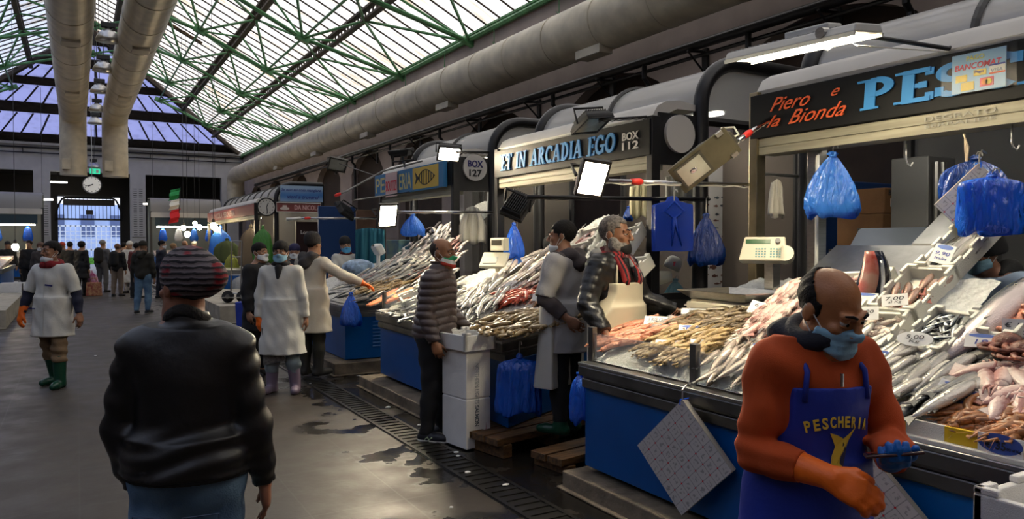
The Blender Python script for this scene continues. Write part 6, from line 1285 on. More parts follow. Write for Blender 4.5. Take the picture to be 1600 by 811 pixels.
# ---- bearded man with the scarf behind the nearest counter
fc = fdir(.72, -.70); D = lambda *v: dirw(v, fc)
F = Fig('bearded man in a black quilted jacket, striped scarf and cream apron behind the nearest counter', (3.47, 4.47, .10), fc, 1.04, .0095, head=(14, 3, 0), girth=1.0, hs=1.10, skin=(.33, .155, .085),
  aR=(D(-.30, -.35, -1), D(.45, -.55, -.75), D(.05, -.35, -1), D(.6, .6, -.1), .22), aL=(D(.45, .05, -.9), D(.93, -.12, -.32), D(1, -.1, -.12), D(0, -.1, -1), .10))
F.trousers(navyc, .1, .016); F.shoes(bootg, top=.36); F.top('quilted_jacket', mat('black_nylon', (.010, .010, .010), .32, bump=.2, bs=30), .80, .026, .97, .03, .024, lambda X: .005*np.abs(np.sin(X[:, 2]*45+X[:, 0]*20))+.003*np.sin(X[:, 0]*60-X[:, 2]*40), v=.008)
F.apron(apr_w, 1.25, .50, .155, .25, .078, (.24, .20)); sm = wavemat('striped_scarf', (.015, .015, .02), (.36, .03, .03), 14, 'X', .3, .9, third=(.45, .45, .45)); F.scarf(sm, .034, .01, R_=.085)
for s in (1, -1): mb = MB(); mb.tube([F.neck+F.rt*s*.075+F.fw*.09, F.neck+F.rt*s*.07+F.fw*.16-F.up*.10, F.neck+F.rt*s*.075+F.fw*.18-F.up*.16, F.neck+F.rt*s*.07+F.fw*.18-F.up*.19], [.030, .032, .030, .02], 8); mb.obj('scarf_end', sm, F.root, True)
F.hood(mat('pale_hood', (.36, .35, .32), .9), .05); F.hair(hairg, thick=.008, front=.07, side=-.05, back=-.08); F.garment('beard', [([F.P['face'][1], F.P['face'][3], F.P['face'][4]]+[('c', F.hp(q*.062, .0, -.02), F.hp(q*.048, -.03, -.085), .016, .026) for q in (1, -1)], .013, [(F.hp(0, 0, -.02), F.Rh@A3(0, 0, 1))], .02)], mat('grey_beard', (.30, .28, .25), .7, var=.5, vs=60, bump=.4, bs=140), .02); F.mask(mat('black_mask', (.012, .011, .011), .8), True)
# ---- man in the grey smock, in the gap between the counters
fc = fdir(-.80, .55); D = lambda *v: dirw(v, fc)
F = Fig('man in a grey short-sleeved smock over a hooded sweater standing on the pallet', (3.42, 5.02, .16), fc, 1.0, .0105, head=(20, 4, 0), skin=(.32, .15, .085), hs=1.03, aL=(D(-.28, -.2, -1), D(.72, -.25, -.62), D(.8, -.1, -.5), D(.2, 1, 0), .4), aR=(D(-.3, .5, -.8), D(-.5, .5, -.3), None, D(0, 0, -1), .4))
F.trousers(blackc, .1, .018); F.shoes(bootg, top=.33); F.top('sweater', taupe, .90, .018, .80, .03, .016, wr(.004)); F.top('smock', grey_s, .66, .030, -.98, .0, .022, wr(.004, 30), hemflare=(.20, .165)); F.hood(taupe, .052)
F.apron(mat('white_apron_cloth', (.56, .55, .50), .8), 1.2, .38, .13, .26, .045, (.25, .20)); F.hair(hairm, thick=.010, front=.05, side=-.03, back=-.085); F.mask(maskw, True)
# ---- customer in the quilted jacket
fc = fdir(1, -.22); D = lambda *v: dirw(v, fc)
F = Fig('bald customer in a brown-grey quilted jacket and tricolour mask beside the white box', (2.67, 5.93, 0), fc, 1.01, .0095, lean=5, head=(-8, 3, 0), hs=1.06, skin=(.30, .13, .06), girth=1.18, aR=(D(-.16, -.12, -1), D(.34, -.22, -.95), None, D(0, 1, 0), .6), aL=(D(.05, .15, -1), D(.70, -.10, -.62), D(.35, -.15, -1), D(-.6, .7, 0), .25), lR=((-.02, -.02, -1), (-.02, .10, -1)), lL=((.04, -.10, -1), (.02, .02, -1)))
F.trousers(blackc, .06, .022, wr(.004, 40)); F.shoes(mat('black_trainer', (.012, .013, .018), .5), white, .08, .014, 'trainer')
def quilt(X): return .016*np.abs(np.sin((X[:, 2]+.01*np.sin(X[:, 0]*20))*PI/.062))**.6
F.top('quilted_jacket', puff, .82, .022, .98, .02, .014, quilt, collar=.09, v=.0075); F.hair(mat('cropped_hair', (.03, .018, .012), .7), thick=.003, front=.2, side=-.03, back=-.06, bald=True)
def trimat():
    m = mat('tricolour_mask', (.7, .7, .68), .8); n = m.node_tree.nodes; l = m.node_tree.links; t = n.new('ShaderNodeTexCoord'); s = n.new('ShaderNodeSeparateXYZ'); l.new(t.outputs['Generated'], s.inputs[0]); a = n.new('ShaderNodeMath'); a.operation = 'ADD'; l.new(s.outputs['Z'], a.inputs[0]); mu = n.new('ShaderNodeMath'); mu.operation = 'MULTIPLY'; l.new(s.outputs['Y'], mu.inputs[0]); mu.inputs[1].default_value = -.35; l.new(mu.outputs[0], a.inputs[1])
    r = n.new('ShaderNodeValToRGB'); r.color_ramp.interpolation = 'CONSTANT'; e = r.color_ramp.elements; e[0].color = (.55, .05, .03, 1); e[1].position = .20; e[1].color = (.7, .7, .66, 1); q = e.new(.48); q.color = (.02, .30, .12, 1); q = e.new(.85); q.color = (.7, .7, .66, 1); l.new(a.outputs[0], r.inputs[0]); l.new(r.outputs[0], n['Principled BSDF'].inputs['Base Color']); return m
F.mask(trimat())
for n in 'RL':
    An, K, Hp, s_, ff, Af = F.__dict__['an'+n]; sd = np.cross(ff, A3(0, 0, 1))
    for sg in (1, -1): mb = MB(); b = Af+ff*.05+sd*sg*.050; mb.tube([b+ff*.03+A3(0, 0, .012), b+A3(0, 0, -.01), b-ff*.01+A3(0, 0, .012), b-ff*.04+A3(0, 0, -.012)], .006, 5); mb.obj('trainer_flash', mat('pale_green_flash', (.45, .6, .4), .5) if 'pale_green_flash' not in bpy.data.materials else bpy.data.materials['pale_green_flash'], F.root)
# ---- young man in the long white robe
fc = fdir(.02, -1); D = lambda *v: dirw(v, fc)
F = Fig('young man in a long white robe and blue mask facing the camera in the aisle', (2.0, 8.62, 0), fc, 1.0, .011, head=(4, 4, 0), skin=(.32, .16, .09), aR=(D(-.22, 0, -1), D(-.02, -.12, -1), None, D(.6, .8, 0), .4), aL=(D(.20, 0, -1), D(.12, .12, -1), None, D(-1, 0, 0), .4), lR=((-.05, 0, -1), (-.02, .02, -1)), lL=((.07, -.03, -1), (.08, .04, -1)))
F.trousers(jeansl, .22, .022, wr(.005, 40)); F.shoes(boot_l, top=.30, infl=.016, name='rubber_boot'); F.top('robe', robe, .44, .018, .95, .0, .017, wr(.004, 24, 2), hemflare=(.245, .19)); F.scarf(blackc, .034, .02); F.garment('hoodie_front', [([('c', F.neck+F.fw*.10-F.up*.02, F.neck+F.fw*.135-F.up*.13, .045, .02)], 0, [], .02)], blackc)
F.garment('waist_seam', [([F.P['torso'][1]], .036, [(A3(0, 0, 1.06), (0, 0, 1)), (A3(0, 0, 1.05), (0, 0, -1))], .02)], robe); F.gloves('R', rub_o, .06); F.hair(hairm, thick=.013, front=.03, side=-.01, back=-.07); F.mask(maskb)
W0, w0, e0 = F.wrR; p = Vector((2.0, 8.62, 0))+RV*(-.19)-FV*.12+UP*.74
mb = MB(); q = [p, p+RV*.17-FV*.02-UP*.10, p+RV*.27-UP*.36, p+RV*.02-UP*.42]; mb.prism([v for v in q], FV*.02); tag(mb.obj('clipboard', mat('speckled_grey_board', (.20, .19, .17), .7, var=.4, vs=40), None, False, .003), 'speckled grey board held low in the orange glove of the white-robed young man', 'board')
# ---- second robed man with his back turned
fc = fdir(.45, .9); D = lambda *v: dirw(v, fc)
F = Fig('man in a cream robe and dark beanie seen from behind, reaching over the fish', (2.52, 9.25, .05), fc, 1.02, .012, head=(0, 3, 0), skin=(.32, .16, .09), aR=(D(.85, -.1, -.55), D(.92, .15, -.36), None, D(0, 0, -1), .3), aL=(D(-.1, .35, -1), D(.0, .8, -.6), None, D(1, 0, 0), .4))
F.trousers(mat('dark_olive', (.03, .03, .022), .8), .2, .018); F.shoes(rubber, top=.36, infl=.014, name='rubber_boot'); F.top('robe', robe2, .53, .022, .95, .0, .019, wr(.004, 26, 3), hemflare=(.23, .18)); F.hood(hoody, .06); F.garment('belt', [([F.P['torso'][1], F.P['torso'][0]], .040, [(A3(0, 0, 1.02), (0, 0, 1)), (A3(0, 0, .985), (0, 0, -1))], .05)], robe2); F.gloves('R', rub_o, .05); F.hair(hairm, thick=.005); F.beanie(mat('dark_knit', (.02, .018, .018), .95, bump=.4, bs=90), .02, .0)
# ---- dark-jacketed customer, cap wearer, woman in the black beanie
fc = fdir(.9, -.35); D = lambda *v: dirw(v, fc)
F = Fig('man in a black coat and white mask standing behind the white-robed young man', (1.98, 9.75, 0), fc, .99, .014, head=(0, 4, 0), skin=(.40, .21, .12)); F.trousers(blackc); F.shoes(blackc); F.top('coat', blackc, .60, .026, .97, .0, .02, wr(.004), collar=.05, hemflare=(.2, .16)); F.hair(hairm, thick=.010, front=.05, side=-.02); F.mask(maskw)
fc = fdir(-.2, -1)
F = Fig('person in a navy cap standing between the two robed men', (3.15, 12.6, 0), fc, .97, .017, head=(20, 8, 0), skin=(.3, .15, .09)); F.trousers(navyc); F.shoes(blackc); F.top('jacket', navyc, .80, .024, .97, .0, .018); F.beanie(mat('purple_cap', (.02, .018, .07), .8), .0, .015); F.mask(maskw)
fc = fdir(.25, -1); D = lambda *v: dirw(v, fc)
F = Fig('woman in a black beanie, blue mask and white coat behind the third counter', (4.05, 12.7, .1), fc, .97, .014, lean=6, head=(8, 6, -8), skin=(.42, .22, .13), hs=1.1, aR=(D(-.1, -.4, -1), D(.1, -.9, -.1), None, D(0, 0, -1), .3), aL=(D(.1, -.4, -1), D(.1, -.9, -.1), None, D(0, 0, -1), .3)); F.trousers(navyc); F.shoes(blackc); F.top('coat', robe, .60, .026, .95, .0, .02, wr(.004), hemflare=(.22, .17)); F.scarf(mat('dark_red_scarf', (.10, .012, .012), .9), .035, .02); F.hair(hairm, thick=.006); F.beanie(blackc, .02, .02); F.mask(mat('bright_blue_mask', (.10, .40, .70), .8))
# ---- man walking towards the camera on the left
fc = fdir(-.10, -1); D = lambda *v: dirw(v, fc)
F = Fig('man in a white short-sleeved coat and green boots walking towards the camera on the left', (-.24, 10.3, 0), fc, 1.0, .011, head=(-16, 0, 0), skin=(.30, .14, .075), girth=1.05, aR=(D(-.42, -.05, -1), D(-.18, -.28, -1), None, D(.5, .9, 0), .45), aL=(D(.34, .1, -1), D(.22, -.18, -1), None, D(-.8, .5, 0), .3), lR=((-.02, .10, -1), (-.02, .30, -1)), lL=((.03, -.12, -1), (.02, .0, -1)))
F.trousers(khaki, .30, .022, wr(.007, 60)); F.shoes(bootg, top=.38, infl=.016, name='rubber_boot'); F.top('undershirt', mat('navy_sleeve', (.012, .014, .035), .8), .95, .004, .96, neckh=.02, slv=.012, disp=wr(.002)); F.top('coat', robe, .60, .022, -.92, .0, .016, wr(.004, 26, 1), hemflare=(.215, .17)); F.scarf(mat('red_neckerchief', (.22, .010, .014), .9, bump=.3, bs=40), .052, -.005, R_=.08)
F.gloves('R', rub_o, .10, .005); F.hair(hairm, thick=.012, front=.066, side=.004, back=-.06); F.mask(maskw, True)
mb = MB(); y = -.185; mb.box((.085, y, 1.20), (.09, .006, .018), Matrix.Rotation(.12, 3, 'Y')); mb.obj('pocket_trim', navy, F.root); mb = MB(); mb.box((-.13, y, .93), (.085, .006, .014)); mb.obj('pocket_trim', navy, F.root)
mb = MB(); mb.tube([A3(.012, -.155, 1.36), A3(.012, -.168, 1.2), A3(.012, -.176, 1.0), A3(.012, -.196, .62)], .003, 4); mb.obj('front_edge', clothg, F.root)
# ---- worker bent over behind the trays, and the hooded one inside the middle stall
fc = fdir(-1, -.25); D = lambda *v: dirw(v, fc)
F = Fig('stall worker in a pale blue smock and black hood bent over behind the trays', (4.98, 2.42, .10), fc, 1.0, .012, lean=20, head=(0, 18, 0), skin=(.26, .12, .07), aR=(D(-.2, -.3, -1), D(-.8, -.2, -.3), None, D(0, 0, -1), .5), aL=(D(-.3, -.25, -1), D(-.9, -.15, -.15), None, D(0, 0, -1), .5)); F.trousers(blackc); F.shoes(bootg, top=.33); F.top('sweater', blackc, .85, .020, .97, .0, .02); F.top('smock', mat('pale_blue_smock', (.36, .46, .60), .8, bump=.1, bs=50), .66, .03, -.9, .0, .026, wr(.004), hemflare=(.21, .17)); F.beanie(blackc, .01, -.03, .022, (0, .07, -.02), 'hood'); F.mask(maskb); F.hood(blackc, .06)
fc = fdir(.4, .9)
F = Fig('dim figure in a dark hooded coat inside the middle stall', (5.25, 8.05, 0), fc, 1.02, .016, head=(0, 8, 0), girth=1.1); F.trousers(blackc); F.shoes(blackc); F.top('coat', mat('dark_green_coat', (.012, .022, .018), .85), .55, .03, .97, .0, .024, hemflare=(.22, .18)); F.hood(blackc, .06); F.beanie(blackc, .01, -.03, .02, None, 'hood')
# ---- the people farther down the hall
def far(lab, px, feet, face, topm, legm=blackc, s=1., hairk='hair', hm=None, maskm=None, hem=.70, extra=None, d=None, skin=(.32, .17, .10), flare=None, walk=.06, arms=None):
    p = at(px, feet, Z=0) if d is None else at(px, feet, d=d); p.z = 0; k = {} if not arms else arms
    f = Fig(lab, p, fdir(*face), s, .018, skin=skin, head=(k.pop('yaw', 0), 5, 0), lR=((-.03, -walk, -1), (0, walk, -1)), lL=((.03, walk, -1), (0, walk*2.2, -1)), **k); f.trousers(legm, .08, .02); f.shoes(blackc, white if 'jeans' in lab else None); f.top('jacket', topm, hem, .03, .97, .0, .024, wr(.005), collar=.04, hemflare=flare)
    if hairk == 'hair': f.hair(hm or hairm, thick=.014, front=.06, side=-.01)
    elif hairk == 'bob': f.hair(hm or hairm, thick=.03, front=.05, side=-.09, back=-.11)
    elif hairk: f.beanie(hm or blackc, .01, .02)
    if maskm: f.mask(maskm)
    if extra: extra(f)
    return f
def pack_on(m):
    def g(f): f.garment('backpack', [([('c', f.chest-f.fw*.20+f.up*.10, f.chest-f.fw*.20-f.up*.16, .13, .14)], 0, [], .02)], m)
    return g
def hood_on(m): return lambda f: f.hood(m, .06)
olive = mat('olive_black', (.020, .018, .012), .85); greyc = mat('grey_coat', (.10, .10, .105), .85); tan_t = mat('tan_trousers', (.20, .15, .11), .85); navyj = mat('navy_jacket', (.012, .014, .026), .7)
far('woman with a dark bob in a black coat beside the patterned bag', 127, 462, (.3, .9), blackc, hem=.55, hairk='bob', flare=(.22, .18))
far('man in a grey cap and jacket with a black backpack near the gate', 160, 457, (.1, 1), greyc, greyc, 1.02, 'cap', mat('grey_cap', (.2, .19, .18), .8), extra=pack_on(blackc))
far('stooped person with reddish hair, tan trousers and a dark rucksack', 183, 463, (.0, 1), blackc, tan_t, .96, 'hair', mat('auburn_hair', (.18, .08, .04), .7), extra=pack_on(blackc))
far('person in a white tunic and white cap in the far aisle', 203, 458, (0, -1), robe, robe, 1.0, 'cap', robe, hem=.35, flare=(.22, .18))
far('man in a dark hooded jacket and blue jeans walking away', 223, 490, (.0, 1), olive, jeans, 1.0, 'cap', olive, hem=.80, extra=hood_on(olive), walk=.10)
far('man with a pale mask in a navy jacket, turned to the right', 252, 466, (.6, .6), navyj, navyc, 1.02, 'hair', None, maskw, arms={'yaw': -30})
far('fair-haired person in a black jacket behind the striped beanie', 270, 461, (.9, .2), blackc, navyc, .97, 'hair', mat('fair_hair', (.30, .17, .07), .7))
far('bald man in a brown jacket at the far lit stall', 288, 458, (.4, .9), mat('brown_jacket', (.10, .06, .04), .8), blackc, 1.02, None)
far('person in a red hooded jacket before the gate', 97, 455, (.2, .9), mat('red_jacket', (.50, .05, .02), .8), blackc, .98, 'cap', mat('red_hood', (.45, .05, .02), .8))
far('person in a black coat left of the woman with the dark bob', 109, 459, (-.2, .9), blackc, hem=.55)
far('dark-haired person in a brown coat by the slotted column', 88, 456, (.2, .9), mat('brown_coat', (.05, .03, .025), .85))
far('person with a beard and mask in a black coat at the left counter', 46, 462, (.2, -.9), blackc, blackc, 1.02, 'hair', None, None, hem=.6, d=23.2)
far('person with grey-brown hair and a mask next to the left counter', 64, 462, (.2, -.9), mat('dark_fur_coat', (.06, .05, .045), .9), blackc, .98, 'bob', mat('brown_hair', (.12, .06, .035), .7), maskw, d=22)
far('fishmonger in a black cap behind the left counter', 12, 468, (.6, -.6), blackc, blackc, 1.0, 'cap', blackc, d=26)
far('fishmonger in white leaning over the left counter', 35, 465, (-.8, -.3), robe, blackc, .98, 'hair', None, None, d=27.5, arms={'lean': 25})
far('fishmonger with a white cap behind the far lit counter', 304, 452, (-.3, -1), robe, robe, 1.0, 'cap', robe, maskw, d=31)
far('person in a dark jacket in front of the gate, right of the backpack', 193, 453, (.1, 1), blackc, blackc, .98)
far('person in a dark red jacket beside the man in jeans', 213, 470, (.2, 1), mat('dark_red_jacket', (.14, .025, .02), .85), blackc, .98, d=22.5)
# bags on the floor and the shopping trolleys
p = at(146, 462, Z=0); r = thing('shopping_bag', 'floral patterned bag standing on the floor near the woman with the dark bob', 'bag', p); fl_m = mat('floral_print', (.55, .30, .14), .7, var=.9, vs=14, col2=(.30, .06, .04)); mb = MB(); mb.hexa([p+Vector(v) for v in ((-.23, -.12, 0), (.23, -.12, 0), (.23, .12, 0), (-.23, .12, 0))], [p+Vector(v) for v in ((-.21, -.09, .42), (.21, -.09, .42), (.21, .09, .42), (-.21, .09, .42))]); W(mb, 'body', fl_m, r, bev=.02); mb = MB()
for y in (-.09, .09): mb.tube([p+Vector((-.1, y, .42)), p+Vector((-.06, y, .55)), p+Vector((.06, y, .55)), p+Vector((.1, y, .42))], .012, 6)
W(mb, 'handles', fl_m, r)
p = at(143, 432, d=24); bag('shopping_bag', 'pink and white plastic bag carried by the woman with the dark bob', p+UP*.2, .38, .62, .2, mat('pink_white_film', (.65, .45, .60), .4, var=.6, vs=7, col2=(.5, .06, .22)), 31, 5, 0)
p = at(385, 525, Z=0); r = thing('shopping_trolley', 'blue folding shopping trolley left of the white-robed young man', 'trolley', p); mb = MB(); mb.hexa([p+RV*a-FV*b+UP*.12 for a, b in ((-.15, -.1), (.17, -.1), (.17, .12), (-.15, .12))], [p+RV*a-FV*b+UP*.62 for a, b in ((-.17, -.12), (.19, -.12), (.19, .14), (-.17, .14))]); W(mb, 'bag', mat('trolley_blue', (.02, .05, .38), .6, var=.2, vs=5), r, bev=.02)
mb = MB(); mb.tube([p+RV*-.14+UP*.06+FV*.14, p+RV*-.14+UP*.98+FV*.16, p+RV*.14+UP*.98+FV*.16, p+RV*.14+UP*.06+FV*.14], .011, 6); W(mb, 'handle', white, r)
for s in (-.16, .18): mb = MB(); mb.cyl(p+RV*(s-.015)+UP*.07+FV*.12, p+RV*(s+.015)+UP*.07+FV*.12, .07, 16); W(mb, 'wheel', rubber, r)
p = at(367, 468, d=16.4); p.z = .47; r = thing('hand_truck', 'empty metal hand truck with a rubber wheel on the beige platform', 'hand truck', p-UP*.1)
for s in (-.16, .16): mb = MB(); mb.cyl(p+RV*s+UP*.03-FV*.03, p+RV*s+UP*.03+FV*.03, .13, 20); w_o = W(mb, 'wheel', rubber, r); mb = MB(); mb.cyl(p+RV*s+UP*.03-FV*.034, p+RV*s+UP*.03+FV*.034, .05, 12); W(mb, 'hub', steel, w_o)
mb = MB()
for s in (-.1, .12): mb.tube([p+RV*s+UP*.0, p+RV*s+UP*1.25+FV*.1], .016, 6)
for z in (.1, .5, .9, 1.25): mb.tube([p+RV*-.1+UP*z+FV*.08*z, p+RV*.12+UP*z+FV*.08*z], .014, 6)
W(mb, 'frame', steel, r); mb = MB(); mb.box(p+UP*.02-FV*.1, (.5, .3, .015), Matrix.Rotation(-.5, 3, 'Z')); W(mb, 'toe_plate', steel, r)
bag('carrier_bag', 'white carrier bag hanging on the end of the far counter', at(376, 428, Y=22.9), .62, .75, .2, bagwhite, 41, 6, .03); bag('carrier_bag', 'bright green bag hanging at the far counter behind the striped beanie', at(344, 440, Y=22.9), .3, .9, .15, thin('green_film', (.05, .42, .06), .4, .4), 42, 5, .02)
for i, (x, y, Y, w, h, m, lab) in enumerate(((411, 352, 22.8, .55, 1.1, thin('lime_film', (.10, .40, .05), .4, .4), 'lime green bags hanging at the end of the far booth'), (392, 350, 24, .7, 1.3, mat('brown_paper', (.28, .20, .12), .8), 'brown paper bags hanging inside the far booth'), (362, 390, 25, .5, 1.3, thin('yellow_green_film', (.45, .48, .05), .4, .4), 'yellow green bag hanging inside the far booth'), (355, 372, 26, .8, .8, mat('olive_sack', (.08, .10, .03), .8), 'olive sack hanging inside the far booth'), (345, 352, 27, .8, 1.4, bagpale, 'pale blue bags hanging inside the far booth'))): bag('hanging_bag', lab, at(x, y, Y=Y), w, h, .25, m, 50+i, 6, .03)
# ================================================================ ice beds and fish
def sstep(t): t = max(0., min(1., t)); return t*t*(3-2*t)
def bedfun(y0, ylow):
    def f(x, y):
        hi = sstep((ylow-y)/.8); s = .30+(.62-.30)*hi
        base = .93+.17*max(0, min(x, 3.5)-3.05)/.45
        return base+(s*max(0., x-3.5))
    return f
bedA, bedB, bedC = bedfun(.4, 3.75), bedfun(5.3, 7.3), bedfun(9.45, 11.2)
def bedpt(bed, px, py, lift=0.):
    lo, hi = 1.6, 16.; r = (px-800)/FPX; v = (HOR-py)/FPX
    def g(d): p = at(px, py, d=d); return p.z-lift-bed(p.x, p.y)
    d = lo; step = .03
    while d < hi and g(d) > 0: d += step
    a, b = d-step, d
    for _ in range(12):
        m = (a+b)/2
        if g(m) > 0: a = m
        else: b = m
    return at(px, py, d=b)
def bednorm(bed, p): e = .03; return Vector((-(bed(p.x+e, p.y)-bed(p.x-e, p.y))/(2*e), -(bed(p.x, p.y+e)-bed(p.x, p.y-e))/(2*e), 1)).normalized()
icem = mat('crushed_ice', (.66, .68, .66), .35, var=.2, vs=30, bump=.9, bs=70, spec=.6)
icew = mat('crushed_ice_warm', (.62, .60, .54), .4, var=.3, vs=30, bump=.9, bs=60, spec=.5)
def icebed(lab, bed, x0, x1, y0, y1, m, nx=30, ny=60, skip=None, slant=0.):
    mb = MB(); rr = random.Random(3); xs = [x0+(x1-x0)*i/nx for i in range(nx+1)]; idx = {}
    for i, x in enumerate(xs):
        for j in range(ny+1):
            ya = y0+slant*(x-x0); y = ya+(y1-ya)*j/ny; idx[i, j] = len(mb.v); e = i in (0, nx) or j in (0, ny); mb.v.append((x, y, .895 if e and i == 0 else bed(x, y)-.012+rr.uniform(-.012, .012)-(.03 if e else 0)))
    for i in range(nx):
        for j in range(ny):
            cx, cy = xs[i], y0+(y1-y0)*j/ny
            if skip and skip(cx, cy): continue
            mb.f.append((idx[i, j], idx[i+1, j], idx[i+1, j+1], idx[i, j+1])); mb.mi.append(0)
    o = mb.obj('crushed_ice', m, None, True); tag(o, lab, 'ice', kind='stuff'); return o
icebed('white bed of crushed ice under the fish of the nearest counter', bedA, 3.03, 5.0, .42, 4.12, icem, 40, 80, lambda x, y: (x > 4.12 and y < 3.62) or (x > 3.95 and y < 2.05) or x > 4.6)
r = thing('display_rack', 'dark sloping steel rack carrying the fish trays of the nearest display', 'rack', (4.5, 3, 1.3))
mb = MB(); q = [Vector((x, y, bedA(x, 2.6)-.03)) for x, y in ((4.1, 2.46), (4.1, 3.3), (4.48, 3.3), (4.48, 2.46))]; mb.hexa([v-UP*.03 for v in q], q); q = [Vector((x, y, bedA(x, 2.6)-.03)) for x, y in ((4.5, 2.46), (4.5, 2.78), (4.95, 2.78), (4.95, 2.46))]; mb.hexa([v-UP*.03 for v in q], q); W(mb, 'plate', steeld, r)
for x, y in ((4.93, 2.5), (4.44, 3.26)): mb = MB(); mb.bx(x-.02, x+.02, y-.02, y+.02, 0, bedA(x, 2.6)-.05); W(mb, 'leg', steeld, r)

icebed('bed of crushed ice under the fish of the middle counter', bedB, 3.08, 5.0, 5.36, 8.22, icew, 36, 60, None, .5)
icebed('bed of crushed ice under the fish of the third counter', bedC, 3.03, 5.55, 9.52, 12.1, icew, 30, 50)
# ---------------------------------------------------------------- fish kinds
def fishmat(name, back, flank, belly, rough=.25, spots=None, metal=.35, b0=.52, b1=.75, nz=.12):
    m = mat(name, flank, rough, metal); n = m.node_tree.nodes; l = m.node_tree.links; b = n['Principled BSDF']
    t = n.new('ShaderNodeTexCoord'); s = n.new('ShaderNodeSeparateXYZ'); l.new(t.outputs['Generated'], s.inputs[0])
    x = n.new('ShaderNodeTexNoise'); x.inputs['Scale'].default_value = 9; x.inputs['Detail'].default_value = 5; l.new(t.outputs['Generated'], x.inputs['Vector'])
    a = n.new('ShaderNodeMath'); a.operation = 'MULTIPLY_ADD'; l.new(x.outputs['Fac'], a.inputs[0]); a.inputs[1].default_value = nz*2; l.new(s.outputs['Y'], a.inputs[2]); a2 = n.new('ShaderNodeMath'); a2.operation = 'SUBTRACT'; l.new(a.outputs[0], a2.inputs[0]); a2.inputs[1].default_value = nz
    r = n.new('ShaderNodeValToRGB'); e = r.color_ramp.elements; e[0].position = .18; e[0].color = tuple(belly)+(1,); e[1].position = b1; e[1].color = tuple(back)+(1,); q = e.new(b0-.12); q.color = tuple(flank)+(1,); q = e.new(b0); q.color = tuple(flank)+(1,)
    l.new(a2.outputs[0], r.inputs[0]); out = r.outputs[0]
    oi = n.new('ShaderNodeObjectInfo'); hs = n.new('ShaderNodeHueSaturation'); mr = n.new('ShaderNodeMapRange'); l.new(oi.outputs['Random'], mr.inputs['Value']); mr.inputs['To Min'].default_value = .72; mr.inputs['To Max'].default_value = 1.18; l.new(mr.outputs[0], hs.inputs['Value']); l.new(out, hs.inputs['Color']); out = hs.outputs[0]
    if spots:
        v = n.new('ShaderNodeTexVoronoi'); v.inputs['Scale'].default_value = spots[0]; l.new(t.outputs['Object'], v.inputs['Vector']); rr = n.new('ShaderNodeValToRGB'); rr.color_ramp.elements[0].position = spots[1]; rr.color_ramp.elements[1].position = spots[1]+.06; rr.color_ramp.elements[0].color = tuple(spots[2])+(1,); rr.color_ramp.elements[1].color = (1, 1, 1, 1); l.new(v.outputs['Distance'], rr.inputs[0])
        mx = n.new('ShaderNodeMix'); mx.data_type = 'RGBA'; mx.blend_type = 'MULTIPLY'; mx.inputs[0].default_value = 1; l.new(out, mx.inputs[6]); l.new(rr.outputs[0], mx.inputs[7]); out = mx.outputs[2]
    l.new(out, b.inputs['Base Color']); vo = n.new('ShaderNodeTexVoronoi'); vo.inputs['Scale'].default_value = 160; l.new(t.outputs['Object'], vo.inputs['Vector']); bu = n.new('ShaderNodeBump'); bu.inputs['Strength'].default_value = .25; bu.inputs['Distance'].default_value = .004; l.new(vo.outputs['Distance'], bu.inputs['Height']); l.new(bu.outputs[0], b.inputs['Normal'])
    return m
FM = {'bass': fishmat('sea_bass_skin', (.035, .042, .044), (.34, .33, .30), (.70, .65, .56)),
 'bream': fishmat('sea_bream_skin', (.10, .10, .10), (.42, .40, .37), (.62, .58, .52)),
 'hake': fishmat('hake_skin', (.11, .085, .06), (.60, .49, .41), (.76, .66, .57)),
 'mackerel': fishmat('mackerel_skin', (.012, .018, .022), (.20, .20, .18), (.62, .56, .47), spots=(60, .22, (.25, .28, .3))),
 'sardine': fishmat('sardine_skin', (.02, .035, .05), (.34, .36, .36), (.66, .66, .62), .2, metal=.5),
 'mullet': fishmat('red_mullet_skin', (.34, .08, .05), (.55, .22, .16), (.66, .44, .36)),
 'gurnard': fishmat('brownish_pink_skin', (.13, .08, .055), (.34, .21, .16), (.50, .36, .30), nz=.2),
 'dark': fishmat('dark_skin', (.012, .011, .009), (.035, .03, .022), (.10, .085, .06), .3, metal=0),
 'salmon': fishmat('salmon_skin', (.09, .10, .10), (.55, .48, .46), (.72, .60, .56)),
 'squid': fishmat('squid_skin', (.42, .20, .17), (.66, .47, .41), (.74, .62, .55), .3, metal=0., nz=.25),
 'wsquid': fishmat('white_squid_skin', (.52, .40, .34), (.68, .60, .52), (.74, .68, .60), .3, metal=0., nz=.25)}
finm = mat('fish_fin', (.12, .12, .11), .4, var=.4, vs=30); finr = mat('red_fin', (.35, .10, .07), .4);
PROF = {'bass': (.32, .066, .038, 1.3), 'bream': (.27, .105, .038, 1.5), 'hake': (.40, .062, .045, 1.0), 'mackerel': (.32, .055, .040, 1.2), 'sardine': (.15, .028, .016, 1.2), 'mullet': (.19, .046, .03, 1.), 'gurnard': (.25, .062, .05, .8), 'dark': (.42, .12, .07, .7), 'salmon': (.72, .155, .085, 1.2)}
